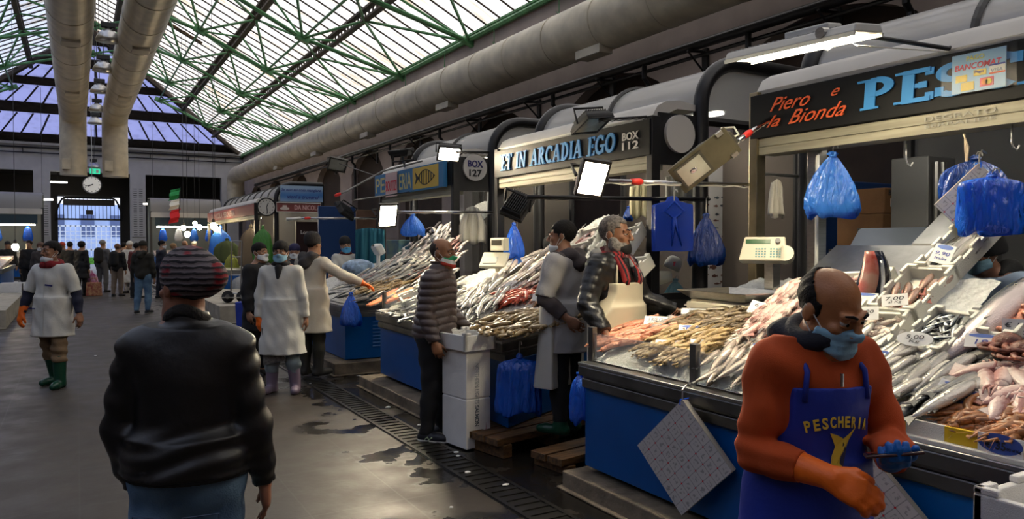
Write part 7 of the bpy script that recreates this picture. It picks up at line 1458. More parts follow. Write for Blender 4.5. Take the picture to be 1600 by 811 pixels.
def fishmesh(kind, bend=0., bigparts=False):
    """a fish lying on its side: head at +x, back towards +y"""
    L, H, Wd, sh = PROF[kind]; mb = MB(); N, n = 13, 12; rings = []
    for i in range(N+1):
        t = i/N; x = L*(.5-t*.86)
        h = H/2*(math.sin(PI*min(1, t**(.75/sh**.3)*.96+.02))**.75*(1-.25*t)+(.15 if t > .9 else 0)*0+.10*t); w = Wd/2*(math.sin(PI*min(1, t**.7*.93+.04))**.8)+.002
        if i == 0: h *= .6; w *= .5
        c = bend*(x/L)**2*L; rings.append([(x, c+h*math.cos(a), w*math.sin(a)) for a in [2*PI*k/n for k in range(n)]])
    mb.loft(rings)
    xt = -L*.36; ct = bend*.13*L; tail = MB() if bigparts else mb; tail.m = 0 if bigparts else 1; s = H*.42
    tail.prism([(xt+.012, ct-s*.26, -.002), (xt-L*.14, ct-s*1.0, -.0015), (xt-L*.085, ct, -.0015), (xt-L*.14, ct+s*1.0, -.0015), (xt+.012, ct+s*.26, -.002)], (0, 0, .004))
    fins = MB() if bigparts else mb; fins.m = 0 if bigparts else 1
    def top(x): t = (.5-x/L)/.86; return bend*(x/L)**2*L+H/2*(math.sin(PI*min(1, t**(.75/sh**.3)*.96+.02))**.75*(1-.25*t)+.1*t)
    def bot(x): t = (.5-x/L)/.86; return bend*(x/L)**2*L-H/2*(math.sin(PI*min(1, t**(.75/sh**.3)*.96+.02))**.75*(1-.25*t)+.1*t)
    xs = [L*(.18-.06*k) for k in range(6)]; fins.prism([(x, top(x)-.004, -.001) for x in xs]+[(xs[5], top(xs[5])+H*.05, -.001)]+[(x-L*.02, top(x)+H*(.16 if k % 2 else .2)*(1-.1*k), -.001) for k, x in reversed(list(enumerate(xs)))], (0, 0, .003))
    fins.prism([(-L*.12, bot(-L*.12)+.004, -.001), (-L*.22, bot(-L*.22)+.004, -.001), (-L*.22, bot(-L*.22)-H*.12, -.001)], (0, 0, .003)); fins.prism([(L*.17, bot(L*.17)+.004, 0), (L*.08, bot(L*.08)+.004, 0), (L*.05, bot(L*.05)-H*.16, 0)], (0, 0, .003))
    zf = Wd*.46; fins.prism([(L*.20, -H*.02, zf*.95), (L*.09, H*.08, zf*1.02), (L*.06, -H*.06, zf*1.02), (L*.12, -H*.12, zf*.98)], (0, 0, .002))
    e = MB() if bigparts else mb; e.m = 0 if bigparts else 2; ex = L*.405; ey = bend*.16*L+H*.08; ez = Wd*.30
    e.ell((ex, ey, ez), (H*.075+.001, H*.075+.001, Wd*.05+.0015), 10, 6)
    p = MB() if bigparts else mb; p.m = 0 if bigparts else 3; p.ell((ex, ey, ez+Wd*.035), (H*.04+.0006, H*.04+.0006, Wd*.03+.001), 8, 5)
    return mb, tail, fins, e, p
PROTO = {}
def proto(kind, v, big):
    k = (kind, v, big)
    if k in PROTO: return PROTO[k]
    bend = (-.22, 0, .18)[v]; fm = finr if kind in ('mullet', 'gurnard') else finm; NM = {'bass': 'sea_bass', 'bream': 'sea_bream', 'hake': 'hake', 'mackerel': 'mackerel', 'sardine': 'sardine', 'mullet': 'red_mullet', 'gurnard': 'gurnard', 'dark': 'monkfish', 'salmon': 'salmon'}[kind]
    mb, ta, fi, e, p = fishmesh(kind, bend, big)
    if big:
        me = [(NM, mb.mesh(NM, FM[kind], True)), ('tail_fin', ta.mesh('tail_fin', fm)), ('fins', fi.mesh('fins', fm)), ('eye', e.mesh('eye', eyem, True)), ('pupil', p.mesh('pupil', pupil, True))]
    else: me = [(NM, mb.mesh(NM, [FM[kind], fm, eyem, pupil], True))]
    PROTO[k] = me; return me
def squidmesh(L=.20, v=0):
    mb = MB(); N, n = 9, 10; rings = []
    for i in range(N+1):
        t = i/N; x = L*(.5-t*.62); h = .026*math.sin(PI*(.04+.70*t))**.7; c = (.2*v)*(x/L)**2*L; rings.append([(x, c+h*math.cos(a), h*.62*math.sin(a)) for a in [2*PI*k/n for k in range(n)]])
    mb.loft(rings); f = MB(); f.prism([(L*.5, 0, 0), (L*.36, .045, 0), (L*.24, .018, 0), (L*.24, -.018, 0), (L*.36, -.045, 0)], (0, 0, .004))
    hd = MB(); hd.ell((-L*.15, .2*v*.02*L, .0), (.024, .019, .013), 10, 6); te = MB(); R = random.Random(v+5)
    for k in range(7): a = (k-3)*.13; te.tube([(-L*.22, .012*a*5, 0), (-L*.34, .03*a*3, .004), (-L*(.45+.06*R.random()), .05*a*2+R.uniform(-.01, .01), 0)], [.006, .004, .0015], 5)
    return mb, f, hd, te
def squidproto(kind, v):
    k = (kind, v, 's')
    if k not in PROTO:
        mb, f, hd, te = squidmesh(.22, (-1, 0, 1)[v]); m = FM[kind]; PROTO[k] = [('squid', mb.mesh('squid', m, True)), ('fin', f.mesh('fin', m)), ('head', hd.mesh('head', m, True)), ('tentacles', te.mesh('tentacles', m, True))]
    return PROTO[k]
shr = {'tan': mat('tan_shrimp_shell', (.36, .25, .11), .3, var=.5, vs=40), 'grey': mat('grey_prawn_shell', (.16, .115, .06), .3, var=.6, vs=40), 'pink': mat('pink_prawn_shell', (.66, .27, .16), .3, var=.45, vs=40), 'red': mat('red_prawn_shell', (.62, .09, .035), .3, var=.4, vs=40), 'amber': mat('amber_langoustine_shell', (.48, .20, .07), .3, var=.55, vs=30)}
def shrimpproto(c, v):
    k = (c, v, 'p')
    if k in PROTO: return PROTO[k]
    mb = MB(); P = []; R = []; curl = (.9, 1.6, 2.4)[v]; n = 10
    for i in range(n+1):
        t = i/n; a = curl*(t-.35); P.append(Vector((.075*math.cos(a+PI/2)*(-1)+0, .075*math.sin(a+PI/2)-.07, 0)) if False else Vector((.13*(.5-t), -.10*(t-.4)**2*curl*.55, 0))); R.append((.003+.0125*math.sin(PI*(.10+.72*t))**.8)*(1+.10*(i % 2)))
    mb.tube(P, R, 8); e = P[-1]; mb.prism([e+Vector((.004, 0, 0)), e+Vector((-.022, .012, 0)), e+Vector((-.026, 0, 0)), e+Vector((-.022, -.014, 0))], (0, 0, .003))
    h = P[0]; mb.tube([h, h+Vector((.028, .006, .003))], [.003, .0006], 5)
    for s in (1, -1): mb.tube([h, h+Vector((.04, .02*s, .004)), h+Vector((.075, .05*s, .0))], [.0014, .001, .0006], 4)
    for q in range(4): b = P[2+q]; mb.tube([b-Vector((0, .006, 0)), b+Vector((.004, -.026, .003))], [.002, .001], 4)
    nm = 'langoustine' if c == 'amber' else 'prawn' if c in ('red', 'pink', 'grey') else 'shrimp'
    if c == 'amber':
        for s in (1, -1): mb.tube([h-Vector((.01, 0, 0)), h+Vector((.03, .015*s, 0)), h+Vector((.07, .01*s, 0))], [.004, .006, .002], 6)
    PROTO[k] = [(nm, mb.mesh(nm, shr[c], True))]; return PROTO[k]
fr = random.Random(21); COUNT = {}
def putfish(pr, p, d, nrm, s, lab, cat, grp, roll=0.):
    z = Vector(nrm).normalized(); x = Vector(d); x = (x-z*x.dot(z)).normalized(); y = z.cross(x)
    M = Matrix((x, y, z)).transposed().to_4x4() @ Matrix.Rotation(roll, 4, 'X'); M = Matrix.Translation(p) @ M @ Matrix.Scale(s, 4)
    o = bpy.data.objects.new(pr[0][0], pr[0][1]); COL.objects.link(o); o.matrix_world = M; tag(o, lab, cat, grp); par = o
    for nm, me in pr[1:]:
        c = bpy.data.objects.new(nm, me); COL.objects.link(c); c.parent = o if nm != 'pupil' else par_eye
        if nm == 'eye': par_eye = c
    return o
def inpoly(x, y, P):
    r = False; j = len(P)-1
    for i in range(len(P)):
        (xi, yi), (xj, yj) = P[i], P[j]
        if (yi > y) != (yj > y) and x < (xj-xi)*(y-yi)/(yj-yi)+xi: r = not r
        j = i
    return r
def lay(bed, kind, poly, n, dirpx, lab, jit=.22, size=1., big=False, flip=.15, lift=.03, layers=.03, order=None, sway=0):
    """scatter n pieces over the part of the bed seen inside poly, lying along dirpx"""
    xs = [q[0] for q in poly]; ys = [q[1] for q in poly]; pts = []; area = (max(xs)-min(xs))*(max(ys)-min(ys)); best = []
    while len(pts) < n:
        c = None; bd = -1
        for _ in range(7):
            while True:
                x, y = fr.uniform(min(xs), max(xs)), fr.uniform(min(ys), max(ys))
                if inpoly(x, y, poly): break
            dm = min([((x-a)/1.0)**2+((y-b)*2.0)**2 for a, b in pts] or [1e9])
            if dm > bd: bd, c = dm, (x, y)
        pts.append(c)
    for i, (x, y) in enumerate(pts):
        hl = fr.uniform(.2, 1)*layers; p = bedpt(bed, x, y, lift*.5); q = bedpt(bed, x+dirpx[0]*.25, y+dirpx[1]*.25, lift*.5); d = (q-p)
        if d.length < 1e-4: d = Vector((1, 0, 0))
        nn = bednorm(bed, p)+Vector((fr.uniform(-.15, .15), fr.uniform(-.15, .15), 0)); d = Matrix.Rotation(fr.gauss(0, jit), 3, nn.normalized()) @ d
        if fr.random() < flip: d = -d
        v = fr.randrange(3)
        pr = squidproto(kind, v) if 'squid' in kind else shrimpproto(kind, v) if kind in shr else proto(kind, v, big)
        cat = 'squid' if 'squid' in kind else {'tan': 'shrimp', 'amber': 'langoustine'}.get(kind, 'prawn') if kind in shr else 'fish'
        putfish(pr, p+nn.normalized()*(hl), d, nn, size*fr.uniform(.88, 1.12), lab, cat, lab.split(' on ')[0].split(' in ')[0]+' '+str(bed is bedA and 'nearest' or bed is bedB and 'middle' or 'third')+' stall', fr.choice((0, 0, PI)) if 'squid' not in kind and kind not in shr and fr.random() < .3 else fr.uniform(-.25, .25))
# ---------------------------------------------------------------- trays on the slope
def traypx(bed, BL, BR, FR_, h=.11, lab='', lift=.10, wall=.02):
    a, b, c = (bedpt(bed, *q, lift=lift) for q in (BL, BR, FR_))
    u = (b-c); L = u.length; u.normalize(); v = (a-b); v = v-u*v.dot(u); Wd = v.length; v.normalize(); n = u.cross(v)
    if n.z < 0: n = -n
    o = c-n*h; M = Matrix((u, v, u.cross(v))).transposed().to_4x4(); M.translation = o
    mb = tray_mesh(L, Wd, h, wall)
    if u.cross(v).z < 0: mb.v = [(x, y, -z) for x, y, z in mb.v]
    mb.v = [tuple(M @ Vector(q)) for q in mb.v]; r = mb.obj('polystyrene_tray', foamw, None, False, .004); tag(r, lab, 'tray')
    return o, u, v, n, L, Wd
def intray(t, kind, n, lab, along=1., jit=.15, size=1., big=False, grp=None, rows=None):
    o, u, v, nn, L, Wd = t
    for k in range(n):
        a, b = fr.uniform(.12, .88), fr.uniform(.12, .88)
        if rows: b = (.12+.76*(k % rows)/(max(1, rows-1))); a = .25+.5*((k//rows)+.5)/max(1, math.ceil(n/rows))
        p = o+u*(L*a)+v*(Wd*b)+nn*(.035+.03*fr.random()+.02*(k/n)); d = Matrix.Rotation(fr.gauss(0, jit), 3, nn) @ (u if along else v)
        if fr.random() < .2: d = -d
        vv = fr.randrange(3); pr = squidproto(kind, vv) if 'squid' in kind else shrimpproto(kind, vv) if kind in shr else proto(kind, vv, big)
        putfish(pr, p, d, nn, size*fr.uniform(.9, 1.1), lab, 'squid' if 'squid' in kind else 'prawn' if kind in shr else 'fish', grp or lab, fr.uniform(-.3, .3))
T1 = traypx(bedA, (1478, 358), (1558, 342), (1491, 413), lab='topmost fish tray at the upper right of the nearest display, below the hanging paper pack'); intray(T1, 'bass', 7, 'silver sea bass lying in the topmost tray of the nearest display', size=1.05, big=True, rows=5, jit=.07)
T2 = traypx(bedA, (1412, 416), (1492, 414), (1428, 482), lab='tray of brownish pink fish directly below the topmost tray'); intray(T2, 'gurnard', 10, 'brownish pink fish lying in the tray below the topmost tray', size=.85, big=True, rows=4)
T3 = traypx(bedA, (1338, 479), (1424, 483), (1378, 540), lab='tray of small beige squid right of the head of the man in the orange jacket'); intray(T3, 'wsquid', 26, 'small beige squid in the tray right of the orange-jacketed man', .0, 1.2, .62)
T4 = traypx(bedA, (1454, 482), (1534, 485), (1470, 546), lab='tray full of sardines in front of the bent stall worker'); intray(T4, 'sardine', 44, 'small silver sardine in the tray before the bent stall worker', 1, 1.0, .95)
T5 = traypx(bedA, (1290, 411), (1398, 416), (1345, 480), lab='wide tray behind the orange-jacketed man holding squid and the tuna piece'); intray(T5, 'squid', 12, 'pinkish squid in the wide tray beside the tuna piece', 0, .6, .9)
T6 = traypx(bedA, (1578, 452), (1650, 448), (1590, 520), lab='tray with orange roe at the right edge of the nearest display'); intray(T6, 'pink', 18, 'orange prawn in the tray at the right edge of the nearest display', 0, 1.2, .9)
T7 = traypx(bedA, (1235, 436), (1300, 424), (1262, 470), lab='narrow tray rim above the pink squid pile')
# tuna piece
p = bedpt(bedA, 1352, 476, .02); q = at(1360, 392, d=(p-Vector((0, 0, CAMH))).dot(FV)+.05); r = thing('tuna_piece', 'big dark tuna piece with a red cut face standing in the wide tray', 'fish', p)
mb = MB(); N = 10; rings = []; red_r = []
for i in range(N+1):
    t = i/N; c = p.lerp(q, t)+RV*(.03*math.sin(PI*t)+.02*t); w = (.105*(1-.55*t**2.2)); rings.append([c+RV*(w*math.cos(a))+(-FV)*(w*.55*math.sin(a)) for a in [2*PI*k/16 for k in range(16)]])
mb.loft(rings); tn = mat('tuna_skin', (.012, .016, .03), .2, .3, var=.5, vs=12); W(mb, 'skin', tn, r, True)
mb = MB(); rings = []
for i in range(N+1):
    t = i/N; c = p.lerp(q, t)+RV*(.03*math.sin(PI*t)+.02*t-.03)-FV*.012; w = (.085*(1-.6*t**2.2)); rings.append([c+RV*(w*math.cos(a)*.8)+(-FV)*(w*.62*math.sin(a)) for a in [2*PI*k/14 for k in range(14)]])
mb.loft(rings); W(mb, 'cut_flesh', mat('tuna_flesh', (.28, .02, .012), .25, var=.6, vs=9, col2=(.30, .17, .13)), r, True)
mb = MB(); mb.tube([p.lerp(q, t)+RV*(.055*(1-.4*t)+.02*math.sin(PI*t))-FV*.058*(1-.5*t*t) for t in [.1+.08*k for k in range(10)]], [.012]*10, 6); W(mb, 'silver_stripe', FM['sardine'], r, True)
# ---------------------------------------------------------------- the nearest stall's display
lay(bedA, 'pink', [(940, 535), (985, 508), (1045, 503), (1062, 515), (1010, 530), (955, 548)], 60, (60, -14), 'pinkish red prawn on the ice under the hand of the bearded man', .15, 1.35)
lay(bedA, 'tan', [(1000, 548), (1050, 522), (1130, 516), (1140, 532), (1085, 572), (1030, 566)], 110, (50, -18), 'tan shrimp in the heap behind the glass guard', .3, 1.15, layers=.05)
lay(bedA, 'grey', [(1045, 515), (1095, 494), (1180, 492), (1190, 508), (1130, 522)], 100, (50, -6), 'grey brown prawn in the heap before the weighing pan', .5, 1.15, layers=.05)
lay(bedA, 'wsquid', [(1062, 494), (1085, 480), (1130, 482), (1140, 494), (1095, 500)], 16, (40, 14), 'whitish squid on the paper before the weighing pan', .6, .8)
lay(bedA, 'bream', [(1022, 516), (1045, 502), (1062, 508), (1052, 528)], 7, (30, -22), 'small silver bream beside the pinkish prawns', .5, .62, True)
lay(bedA, 'hake', [(1095, 585), (1130, 548), (1200, 530), (1215, 560), (1160, 605), (1110, 598)], 20, (50, -40), 'pale long fish with a pink belly left of the orange sleeve', .12, .82, True, layers=.05)
lay(bedA, 'squid', [(1165, 520), (1195, 480), (1240, 452), (1275, 470), (1262, 500), (1200, 528)], 34, (50, -46), 'pink squid in the sloping pile below the narrow tray', .2, 1.05, layers=.07)
lay(bedA, 'wsquid', [(1140, 538), (1165, 516), (1200, 520), (1195, 540)], 14, (20, -10), 'greyish curled squid between the prawns and the pale long fish', 1.2, .7)
lay(bedA, 'mullet', [(1190, 545), (1215, 522), (1260, 520), (1265, 545)], 14, (40, -20), 'small red fish close behind the shoulder of the man in the orange jacket', .3, .9)
lay(bedA, 'bass', [(1325, 560), (1345, 535), (1410, 548), (1470, 552), (1440, 600), (1385, 606)], 17, (60, -36), 'silver sea bass with a dark back right of the face of the orange-jacketed man', .14, 1.02, True, layers=.06, flip=.05)
lay(bedA, 'bass', [(1385, 640), (1420, 600), (1500, 590), (1530, 620), (1495, 652), (1420, 656)], 15, (60, -42), 'large silver sea bass at the yellow-taped front edge', .12, 1.2, True, layers=.07, flip=.05)
lay(bedA, 'mackerel', [(1380, 612), (1405, 585), (1440, 590), (1430, 622)], 6, (50, -8), 'dark striped mackerel between the two sea bass rows', .2, 1.05, True, layers=.06)
lay(bedA, 'dark', [(1490, 590), (1515, 565), (1570, 562), (1575, 595), (1520, 604)], 4, (70, -30), 'dark brown flat-headed fish behind the round-ended price card', .3, .8, True)
lay(bedA, 'squid', [(1530, 612), (1560, 588), (1620, 580), (1630, 640), (1560, 640)], 18, (-20, 40), 'fleshy pink squid at the right edge above the langoustines', .5, 1.5, layers=.06)
lay(bedA, 'gurnard', [(1500, 606), (1540, 592), (1580, 612), (1540, 628)], 5, (50, 14), 'brownish fish next to the pink squid at the right edge', .6, .9, True)
lay(bedA, 'amber', [(1485, 660), (1520, 640), (1600, 648), (1640, 690), (1600, 692), (1530, 672)], 70, (40, -6), 'amber langoustine in the pile above the price card with the large number', .5, 1.15, layers=.04)
lay(bedA, 'salmon', [(1520, 515), (1560, 495), (1575, 500), (1530, 525)], 2, (60, -52), 'very large salmon lying below the roe tray', .05, 1.0, True, flip=0)
# octopus
oc = mat('octopus_skin', (.24, .08, .05), .3, var=.6, vs=22, bump=.4, bs=70)
for i, (x, y) in enumerate(((1580, 552), (1606, 566))):
    p = bedpt(bedA, x, y, .03); r = thing('octopus', ['octopus with curled arms at the right edge below the big price sign', 'octopus with curled arms partly cut by the right edge of the view'][i], 'octopus', p); mb = MB(); mb.ell(p+Vector((.03, .02, .04)), (.055, .07, .05), 14, 8); W(mb, 'mantle', oc, r, True)
    for k in range(8):
        a = k*PI/4+.3*i; pts = [p+Vector((.03*math.cos(a), .03*math.sin(a), .035))]
        for s in range(1, 12): a += .22+.05*s; pts.append(pts[-1]+Vector((math.cos(a)*.024, math.sin(a)*.024, -.002)))
        mb = MB(); mb.tube(pts, [.016*(1-.075*s) for s in range(12)], 7); W(mb, 'arm', oc, r, True)
# yellow and white taped front edge right of the glass, and the price card on it
r = thing('taped_edge', 'yellow and white taped front edge of the ice on the nearest counter', 'edge strip', (3.0, 1.6, .9))
for i, (a, b) in enumerate(((2.2, 1.86), (1.86, 1.70), (1.70, 1.53), (1.53, 1.43), (1.43, .45))): mb = MB(); mb.bx(2.985, 3.005, b, a, .89, .965); W(mb, 'tape', (mat('yellow_tape', (.72, .48, .02), .45), foamw)[i % 2] if i == 0 else (bpy.data.materials['yellow_tape'], foamw)[i % 2], r)
mb = MB(); mb.bx(2.955, 2.985, .45, 2.2, .872, .905); W(mb, 'white_ledge', foamw, r, bev=.004)
# ---------------------------------------------------------------- middle stall
lay(bedB, 'tan', [(742, 522), (760, 500), (850, 486), (905, 500), (850, 518), (790, 530)], 120, (40, -10), 'tan shrimp in the long heap at the front of the middle counter', .4, 1.25, layers=.05)
lay(bedB, 'bass', [(800, 505), (815, 486), (870, 478), (880, 500), (840, 508)], 20, (50, -16), 'silver fish among the shrimp at the front of the middle counter', .5, .8)
lay(bedB, 'mackerel', [(722, 500), (735, 462), (775, 440), (800, 452), (780, 482), (745, 505)], 40, (34, -38), 'dark-backed mackerel in slanting rows on the middle counter', .1, 1.0, layers=.06, flip=.02)
lay(bedB, 'hake', [(724, 480), (735, 455), (765, 448), (750, 478)], 16, (34, -40), 'pale fish in a slanting row behind the man in the quilted jacket', .1, .85, layers=.05)
lay(bedB, 'red', [(768, 476), (785, 462), (820, 458), (832, 466), (800, 474)], 55, (30, -8), 'bright red prawn in the small heap on the middle counter', .5, 1.2, layers=.04)
lay(bedB, 'squid', [(798, 452), (812, 432), (840, 425), (850, 440), (820, 454)], 18, (40, -30), 'pink squid above the white oval card of the middle counter', .2, 1.)
lay(bedB, 'hake', [(765, 452), (790, 425), (850, 395), (872, 402), (840, 440), (800, 452)], 24, (50, -36), 'long pale fish slanting up the slope of the middle counter', .08, 1.0, layers=.06, flip=.03)
lay(bedB, 'mullet', [(815, 470), (835, 450), (870, 440), (880, 455), (845, 474)], 22, (36, -22), 'small red fish left of the grey smock', .3, .95)
lay(bedB, 'sardine', [(835, 462), (870, 440), (895, 450), (870, 478)], 30, (30, -26), 'sardine in the heap left of the grey smock', .3, 1.3)
lay(bedB, 'hake', [(855, 440), (880, 395), (905, 370), (915, 400), (890, 440)], 14, (30, -40), 'pale fish high on the slope behind the man in the grey smock', .12, 1.0)
lay(bedB, 'bass', [(588, 496), (612, 478), (665, 468), (720, 480), (720, 508), (650, 512)], 40, (46, -18), 'silver fish at the far front of the middle counter', .35, .8, layers=.05)
lay(bedB, 'mackerel', [(640, 470), (660, 448), (720, 440), (725, 465), (690, 475)], 20, (40, -24), 'dark fish beside the white box of the middle counter', .3, .9)
salm = mat('salmon_flesh', (.80, .24, .09), .35, var=.2, vs=20)
for i, (x, y, s) in enumerate(((592, 472, 1), (604, 466, 1), (616, 469, .9), (628, 462, 1), (610, 460, .8), (640, 466, .9))):
    p = bedpt(bedB, x, y, .02); r = thing('salmon_fillet', 'orange salmon fillet lying at the far corner of the middle counter', 'fish fillet', p, 'salmon fillets on the middle counter')
    q = bedpt(bedB, x+8, y-4, .02); d = (q-p).normalized(); nn = bednorm(bedB, p); e = nn.cross(d); mb = MB(); mb.loft([[p+d*(a*.16*s)+e*(b*w*s)+nn*(c*.022+.012) for b, c in ((-1, 0), (-.8, 1), (.8, 1), (1, 0))] for a, w in ((-1, .05), (-.4, .075), (.4, .07), (1, .035))]); W(mb, 'flesh', salm, r, True, .003)
    mb = MB(); mb.loft([[p+d*(a*.158*s)+e*(b*w*s)+nn*(c*.006+.004) for b, c in ((-1, 0), (-.8, 1), (.8, 1), (1, 0))] for a, w in ((-1, .05), (-.4, .075), (.4, .07), (1, .035))]); W(mb, 'skin', FM['bass'], r)
for lab, BL, BR, FRr in (('white tray of pink squid at the upper left of the middle display', (912, 350), (945, 347), (925, 372)), ('white tray of small dark fish behind the head of the grey smocked man', (928, 368), (962, 352), (940, 400)), ('white tray with red octopus pieces behind the bearded man', (955, 350), (1003, 346), (975, 388)), ('lowest white tray behind the bearded man', (975, 392), (1015, 395), (985, 425)), ('white tray lying flat beside the salmon fillets', (645, 452), (672, 456), (630, 472))):
    t = traypx(bedB, BL, BR, FRr, .13, lab, .12, .025)
    if 'lowest' in lab or 'flat' in lab: continue
    k = {'wh': 'x'}.get('x'); kind = 'squid' if 'squid' in lab else 'sardine' if 'dark' in lab else 'squid'; intray(t, kind, 8 if kind == 'squid' else 26, ('pink squid in the upper left tray of the middle display' if 'squid' in lab else 'small dark fish in the tray behind the grey smocked man' if 'dark' in lab else 'reddish squid in the tray behind the bearded man'), 1, .4, 1.1)
# ---------------------------------------------------------------- third stall
lay(bedC, 'bass', [(515, 462), (530, 445), (560, 440), (575, 452), (545, 466)], 22, (30, -10), 'silver fish under the reaching orange glove on the third counter', .4, .8)
lay(bedC, 'tan', [(555, 458), (575, 444), (620, 438), (640, 446), (600, 458)], 70, (24, -6), 'shrimp in the heap on the third counter', .5, 1.3, layers=.04)
lay(bedC, 'mackerel', [(555, 470), (575, 458), (630, 450), (650, 458), (610, 470)], 26, (26, -10), 'dark silver fish along the front of the third counter', .4, .85)
lay(bedC, 'bass', [(548, 440), (575, 425), (620, 415), (650, 425), (640, 440), (590, 442)], 36, (30, -16), 'silver fish in the middle of the third counter', .15, .9, layers=.05)
lay(bedC, 'mackerel', [(610, 425), (640, 408), (670, 412), (660, 432), (630, 436)], 22, (30, -18), 'dark-backed fish left of the head of the quilted-jacket man', .12, .95, layers=.05)
lay(bedC, 'squid', [(530, 440), (545, 430), (590, 428), (600, 438), (560, 446)], 20, (30, -6), 'reddish squid by the orange glove on the third counter', .3, .9)
lay(bedC, 'mullet', [(640, 432), (655, 420), (680, 425), (680, 438)], 12, (24, -10), 'pinkish fish left of the quilted-jacket man on the third counter', .4, 1)
lay(bedC, 'hake', [(655, 440), (690, 425), (700, 440), (680, 452)], 14, (30, -20), 'pale fish just behind the quilted-jacket man on the third counter', .2, 1)
lay(bedC, 'wsquid', [(600, 418), (640, 385), (690, 365), (705, 385), (680, 412), (640, 420)], 44, (36, -32), 'whitish squid on the slope of the third stall', .15, 1.1, layers=.05)
lay(bedC, 'hake', [(640, 388), (668, 358), (690, 351), (712, 357), (690, 380), (660, 394)], 26, (30, -38), 'long pale fish at the top of the third slope', .06, 1.05, layers=.05)
lay(bedC, 'squid', [(685, 415), (700, 385), (722, 370), (728, 395), (705, 420)], 16, (26, -26), 'pink squid above the bald head on the third slope', .2, 1.)
for lab, BL, BR, FRr in (('small white tray with red pieces left of the quilted-jacket man', (668, 425), (690, 422), (672, 440)), ('white box edge at the upper left of the third slope', (634, 398), (650, 396), (640, 408))): traypx(bedC, BL, BR, FRr, .10, lab, .09, .02)
# ---------------------------------------------------------------- price cards
def pcard(bed, px, py, w, h, lines, lab, shape='rect', ang=0., blue=False, stand=.5, lift=.06):
    w *= .8; h *= .8
    p = bedpt(bed, px, py, lift); nn = (bednorm(bed, p)*(1-stand)+(Vector((0, 0, 1.7))-p).normalized()*stand).normalized(); x = UP.cross(nn).normalized(); y = nn.cross(x)
    R = Matrix((x, y, nn)).transposed() @ Matrix.Rotation(ang, 3, 'Z'); M = R.to_4x4(); M.translation = p
    r = thing('price_card', lab, 'price card', p); mb = MB()
    if shape == 'oval': poly = [(w/2*math.cos(t), h/2*math.sin(t)) for t in [2*PI*k/28 for k in range(28)]]
    elif shape == 'tab': poly = [(-w/2, -h/2), (w*.2, -h/2)]+[(w*.2+w*.3*math.sin(t), -h/2*math.cos(t)) for t in [PI*k/10 for k in range(1, 10)]]+[(w*.2, h/2), (-w/2, h/2)]
    else: poly = [(-w/2, -h/2), (w/2, -h/2), (w/2, h/2), (-w/2, h/2)]
    mb.prism([M @ Vector((a, b, 0)) for a, b in poly], nn*.002); W(mb, 'card', card, r)
    if blue:
        mb = MB(); mb.prism([M @ Vector((a, b, .0022)) for a, b in [(w*.40*math.cos(t), h*.36+h*.13*math.sin(t)) for t in [2*PI*k/20 for k in range(20)]]], nn*.0008); W(mb, 'blue_heading', mat('card_blue', (.10, .18, .52), .5) if 'card_blue' not in bpy.data.materials else bpy.data.materials['card_blue'], r)
    if shape == 'tab': mb = MB(); mb.prism([M @ Vector((w*.3+h*.2*math.cos(t), h*.1+h*.25*math.sin(t), .0022)) for t in [2*PI*k/16 for k in range(16)]], nn*.0008); W(mb, 'violet_dot', mat('card_violet', (.14, .11, .26), .5), r)
    for s, v, tw, th in lines: text(s, M @ Matrix.Translation((0, h*v, .0035)), w*tw, h*th, 'lettering', inkblue if blue else ink, r, .0, .15, .0006)
    return r
A = bedA
pcard(A, 1025, 501, .20, .085, [('1 KG 12', .1, .6, .4)], 'white price card on the pinkish prawns beside the apron')
pcard(A, 1043, 539, .19, .085, [('8,50', .0, .6, .45)], 'white price card on the tan shrimp nearest the glass')
pcard(A, 1097, 535, .17, .045, [('10', 0, .3, .5)], 'narrow white price card behind the steel guard post')
pcard(A, 1079, 516, .19, .09, [('15', .1, .4, .4)], 'price card with a blue edge beside the small bream', blue=True)
pcard(A, 1190, 483, .20, .12, [('6,00', .18, .6, .3), ('Kg', -.2, .3, .3)], 'cream price card leaning on the weighing pan', ang=-.25)
pcard(A, 1085, 487, .22, .06, [('9,90', 0, .4, .5)], 'narrow price slip above the whitish squid')
pcard(A, 1200, 517, .17, .07, [('12', 0, .4, .5)], 'white oval price card on the pink squid', 'oval')
pcard(A, 1192, 545, .17, .08, [('11,50', -.1, .6, .35)], 'blue-headed oval price card behind the orange shoulder', 'oval', blue=True)
pcard(A, 1386, 566, .15, .15, [('16,00', .0, .8, .2), ('al Kg', -.3, .5, .15)], 'blue-headed price card on the sea bass beside the orange shoulder', blue=True, ang=-.2)
pcard(A, 1486, 580, .19, .085, [('€ 14,00', .1, .6, .3), ('allevato', -.25, .5, .2)], 'white price card with a round violet end on the dark fish', 'tab', ang=.3)
pcard(A, 1500, 618, .22, .12, [('13,50', .05, .6, .28), ('al Kg', -.25, .5, .2)], 'blue-headed price card on the large sea bass', blue=True, ang=-.35)
pcard(A, 1473, 397, .13, .15, [('9,90', .0, .7, .22), ('Italia', -.25, .6, .14)], 'blue-headed price card on the sea bass in the topmost tray', blue=True, ang=-.25, lift=.12)
pcard(A, 1399, 469, .16, .09, [('7,00', .1, .7, .35), ('al Kg', -.2, .5, .25)], 'white price card in the tray of brownish pink fish', ang=.15, lift=.11)
pcard(A, 1431, 530, .20, .10, [('5,00', .1, .5, .32), ('Kg', -.2, .3, .25)], 'white oval price card on the sardine tray', 'oval', lift=.12)
pcard(A, 1355, 490, .15, .10, [('8,00', .1, .6, .3)], 'small white price card on the beige squid tray', ang=.1, lift=.12)
pcard(A, 1536, 533, .17, .09, [('18', -.1, .4, .35)], 'blue-headed price card below the very large salmon', blue=True)
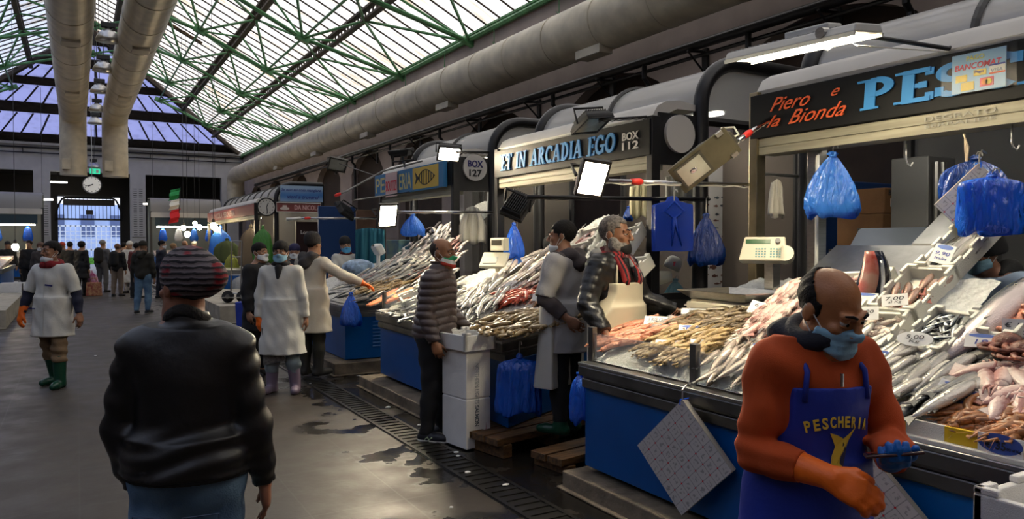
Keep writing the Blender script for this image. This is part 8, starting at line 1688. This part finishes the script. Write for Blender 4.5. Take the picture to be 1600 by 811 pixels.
pcard(A, 1590, 522, .14, .17, [('€ 14,', .28, .8, .2), ('ORATA', .05, .8, .13), ('al Kg', -.12, .7, .1)], 'upright white price sign at the right edge above the octopus', stand=.9)
pcard(A, 1352, 466, .17, .08, [], 'blue card under the tuna piece', blue=True, lift=.10)
r = thing('price_card', 'blue and white price card with a large number hanging on the yellow-taped edge', 'price card', (2.975, 1.48, .93)); mb = MB(); mb.bx(2.972, 2.978, 1.405, 1.565, .895, .975); W(mb, 'card', card, r); mb = MB(); mb.prism([(2.971, 1.485+.08*math.cos(t), .945+.038*math.sin(t)) for t in [2*PI*k/24 for k in range(24)]], (-.001, 0, 0)); W(mb, 'blue_heading', mat('deep_card_blue', (.04, .09, .38), .5), r)
text('€ 35', frame((2.968, 1.50, .94), '-X'), .075, .034, 'lettering', ink, r, .02, 0, .001); text('00 al Kg', frame((2.968, 1.435, .93), '-X'), .05, .014, 'lettering', ink, r, .01, 0, .001)
pcard(bedB, 803, 447, .24, .15, [('7,00', .1, .5, .3)], 'white oval price card in the middle of the middle counter', 'oval')
pcard(bedB, 770, 470, .16, .07, [], 'small white price slip among the mackerel')
pcard(bedB, 845, 465, .2, .09, [('12', 0, .4, .5)], 'white price card left of the grey smock')
pcard(bedC, 676, 428, .2, .12, [('10', 0, .5, .4)], 'white price card beside the bald head on the third counter')
pcard(bedC, 684, 387, .28, .14, [('8,00', 0, .6, .4)], 'pinkish price card standing on the third slope', stand=.8)
# crates and foam boxes by the left counter
for i, (x, y, w, h, lab) in enumerate(((62, 452, .8, .34, 'white foam crate in front of the left counter'), (66, 472, .7, .28, 'lower white foam crate on the floor by the left counter'), (22, 450, .9, .3, 'foam tray on the edge of the left counter'))):
    p = at(x, y, Y=22.6+.5*i if i < 2 else 23.8); mb = tray_mesh(w, .5, h, .04); mb.v = [(p.x-w/2+a, p.y+b, (p.z-h/2 if i != 1 else .0)+c) for a, b, c in mb.v]; tag(mb.obj('foam_crate', foam, None, False, .008), lab, 'crate')
for i in range(26):
    pr = proto(('bass', 'hake', 'mullet')[i % 3], i % 3, False); putfish(pr, Vector((-2.0-.16*(i % 9)*1.6, 24.1+.25*(i//9)+.1, 1.06+.06*(i//9))), Vector((.4, 1, .1)), Vector((.1, -.3, 1)), 1.5, 'fish lying on the ice of the left counter', 'fish', 'fish on the left counter')
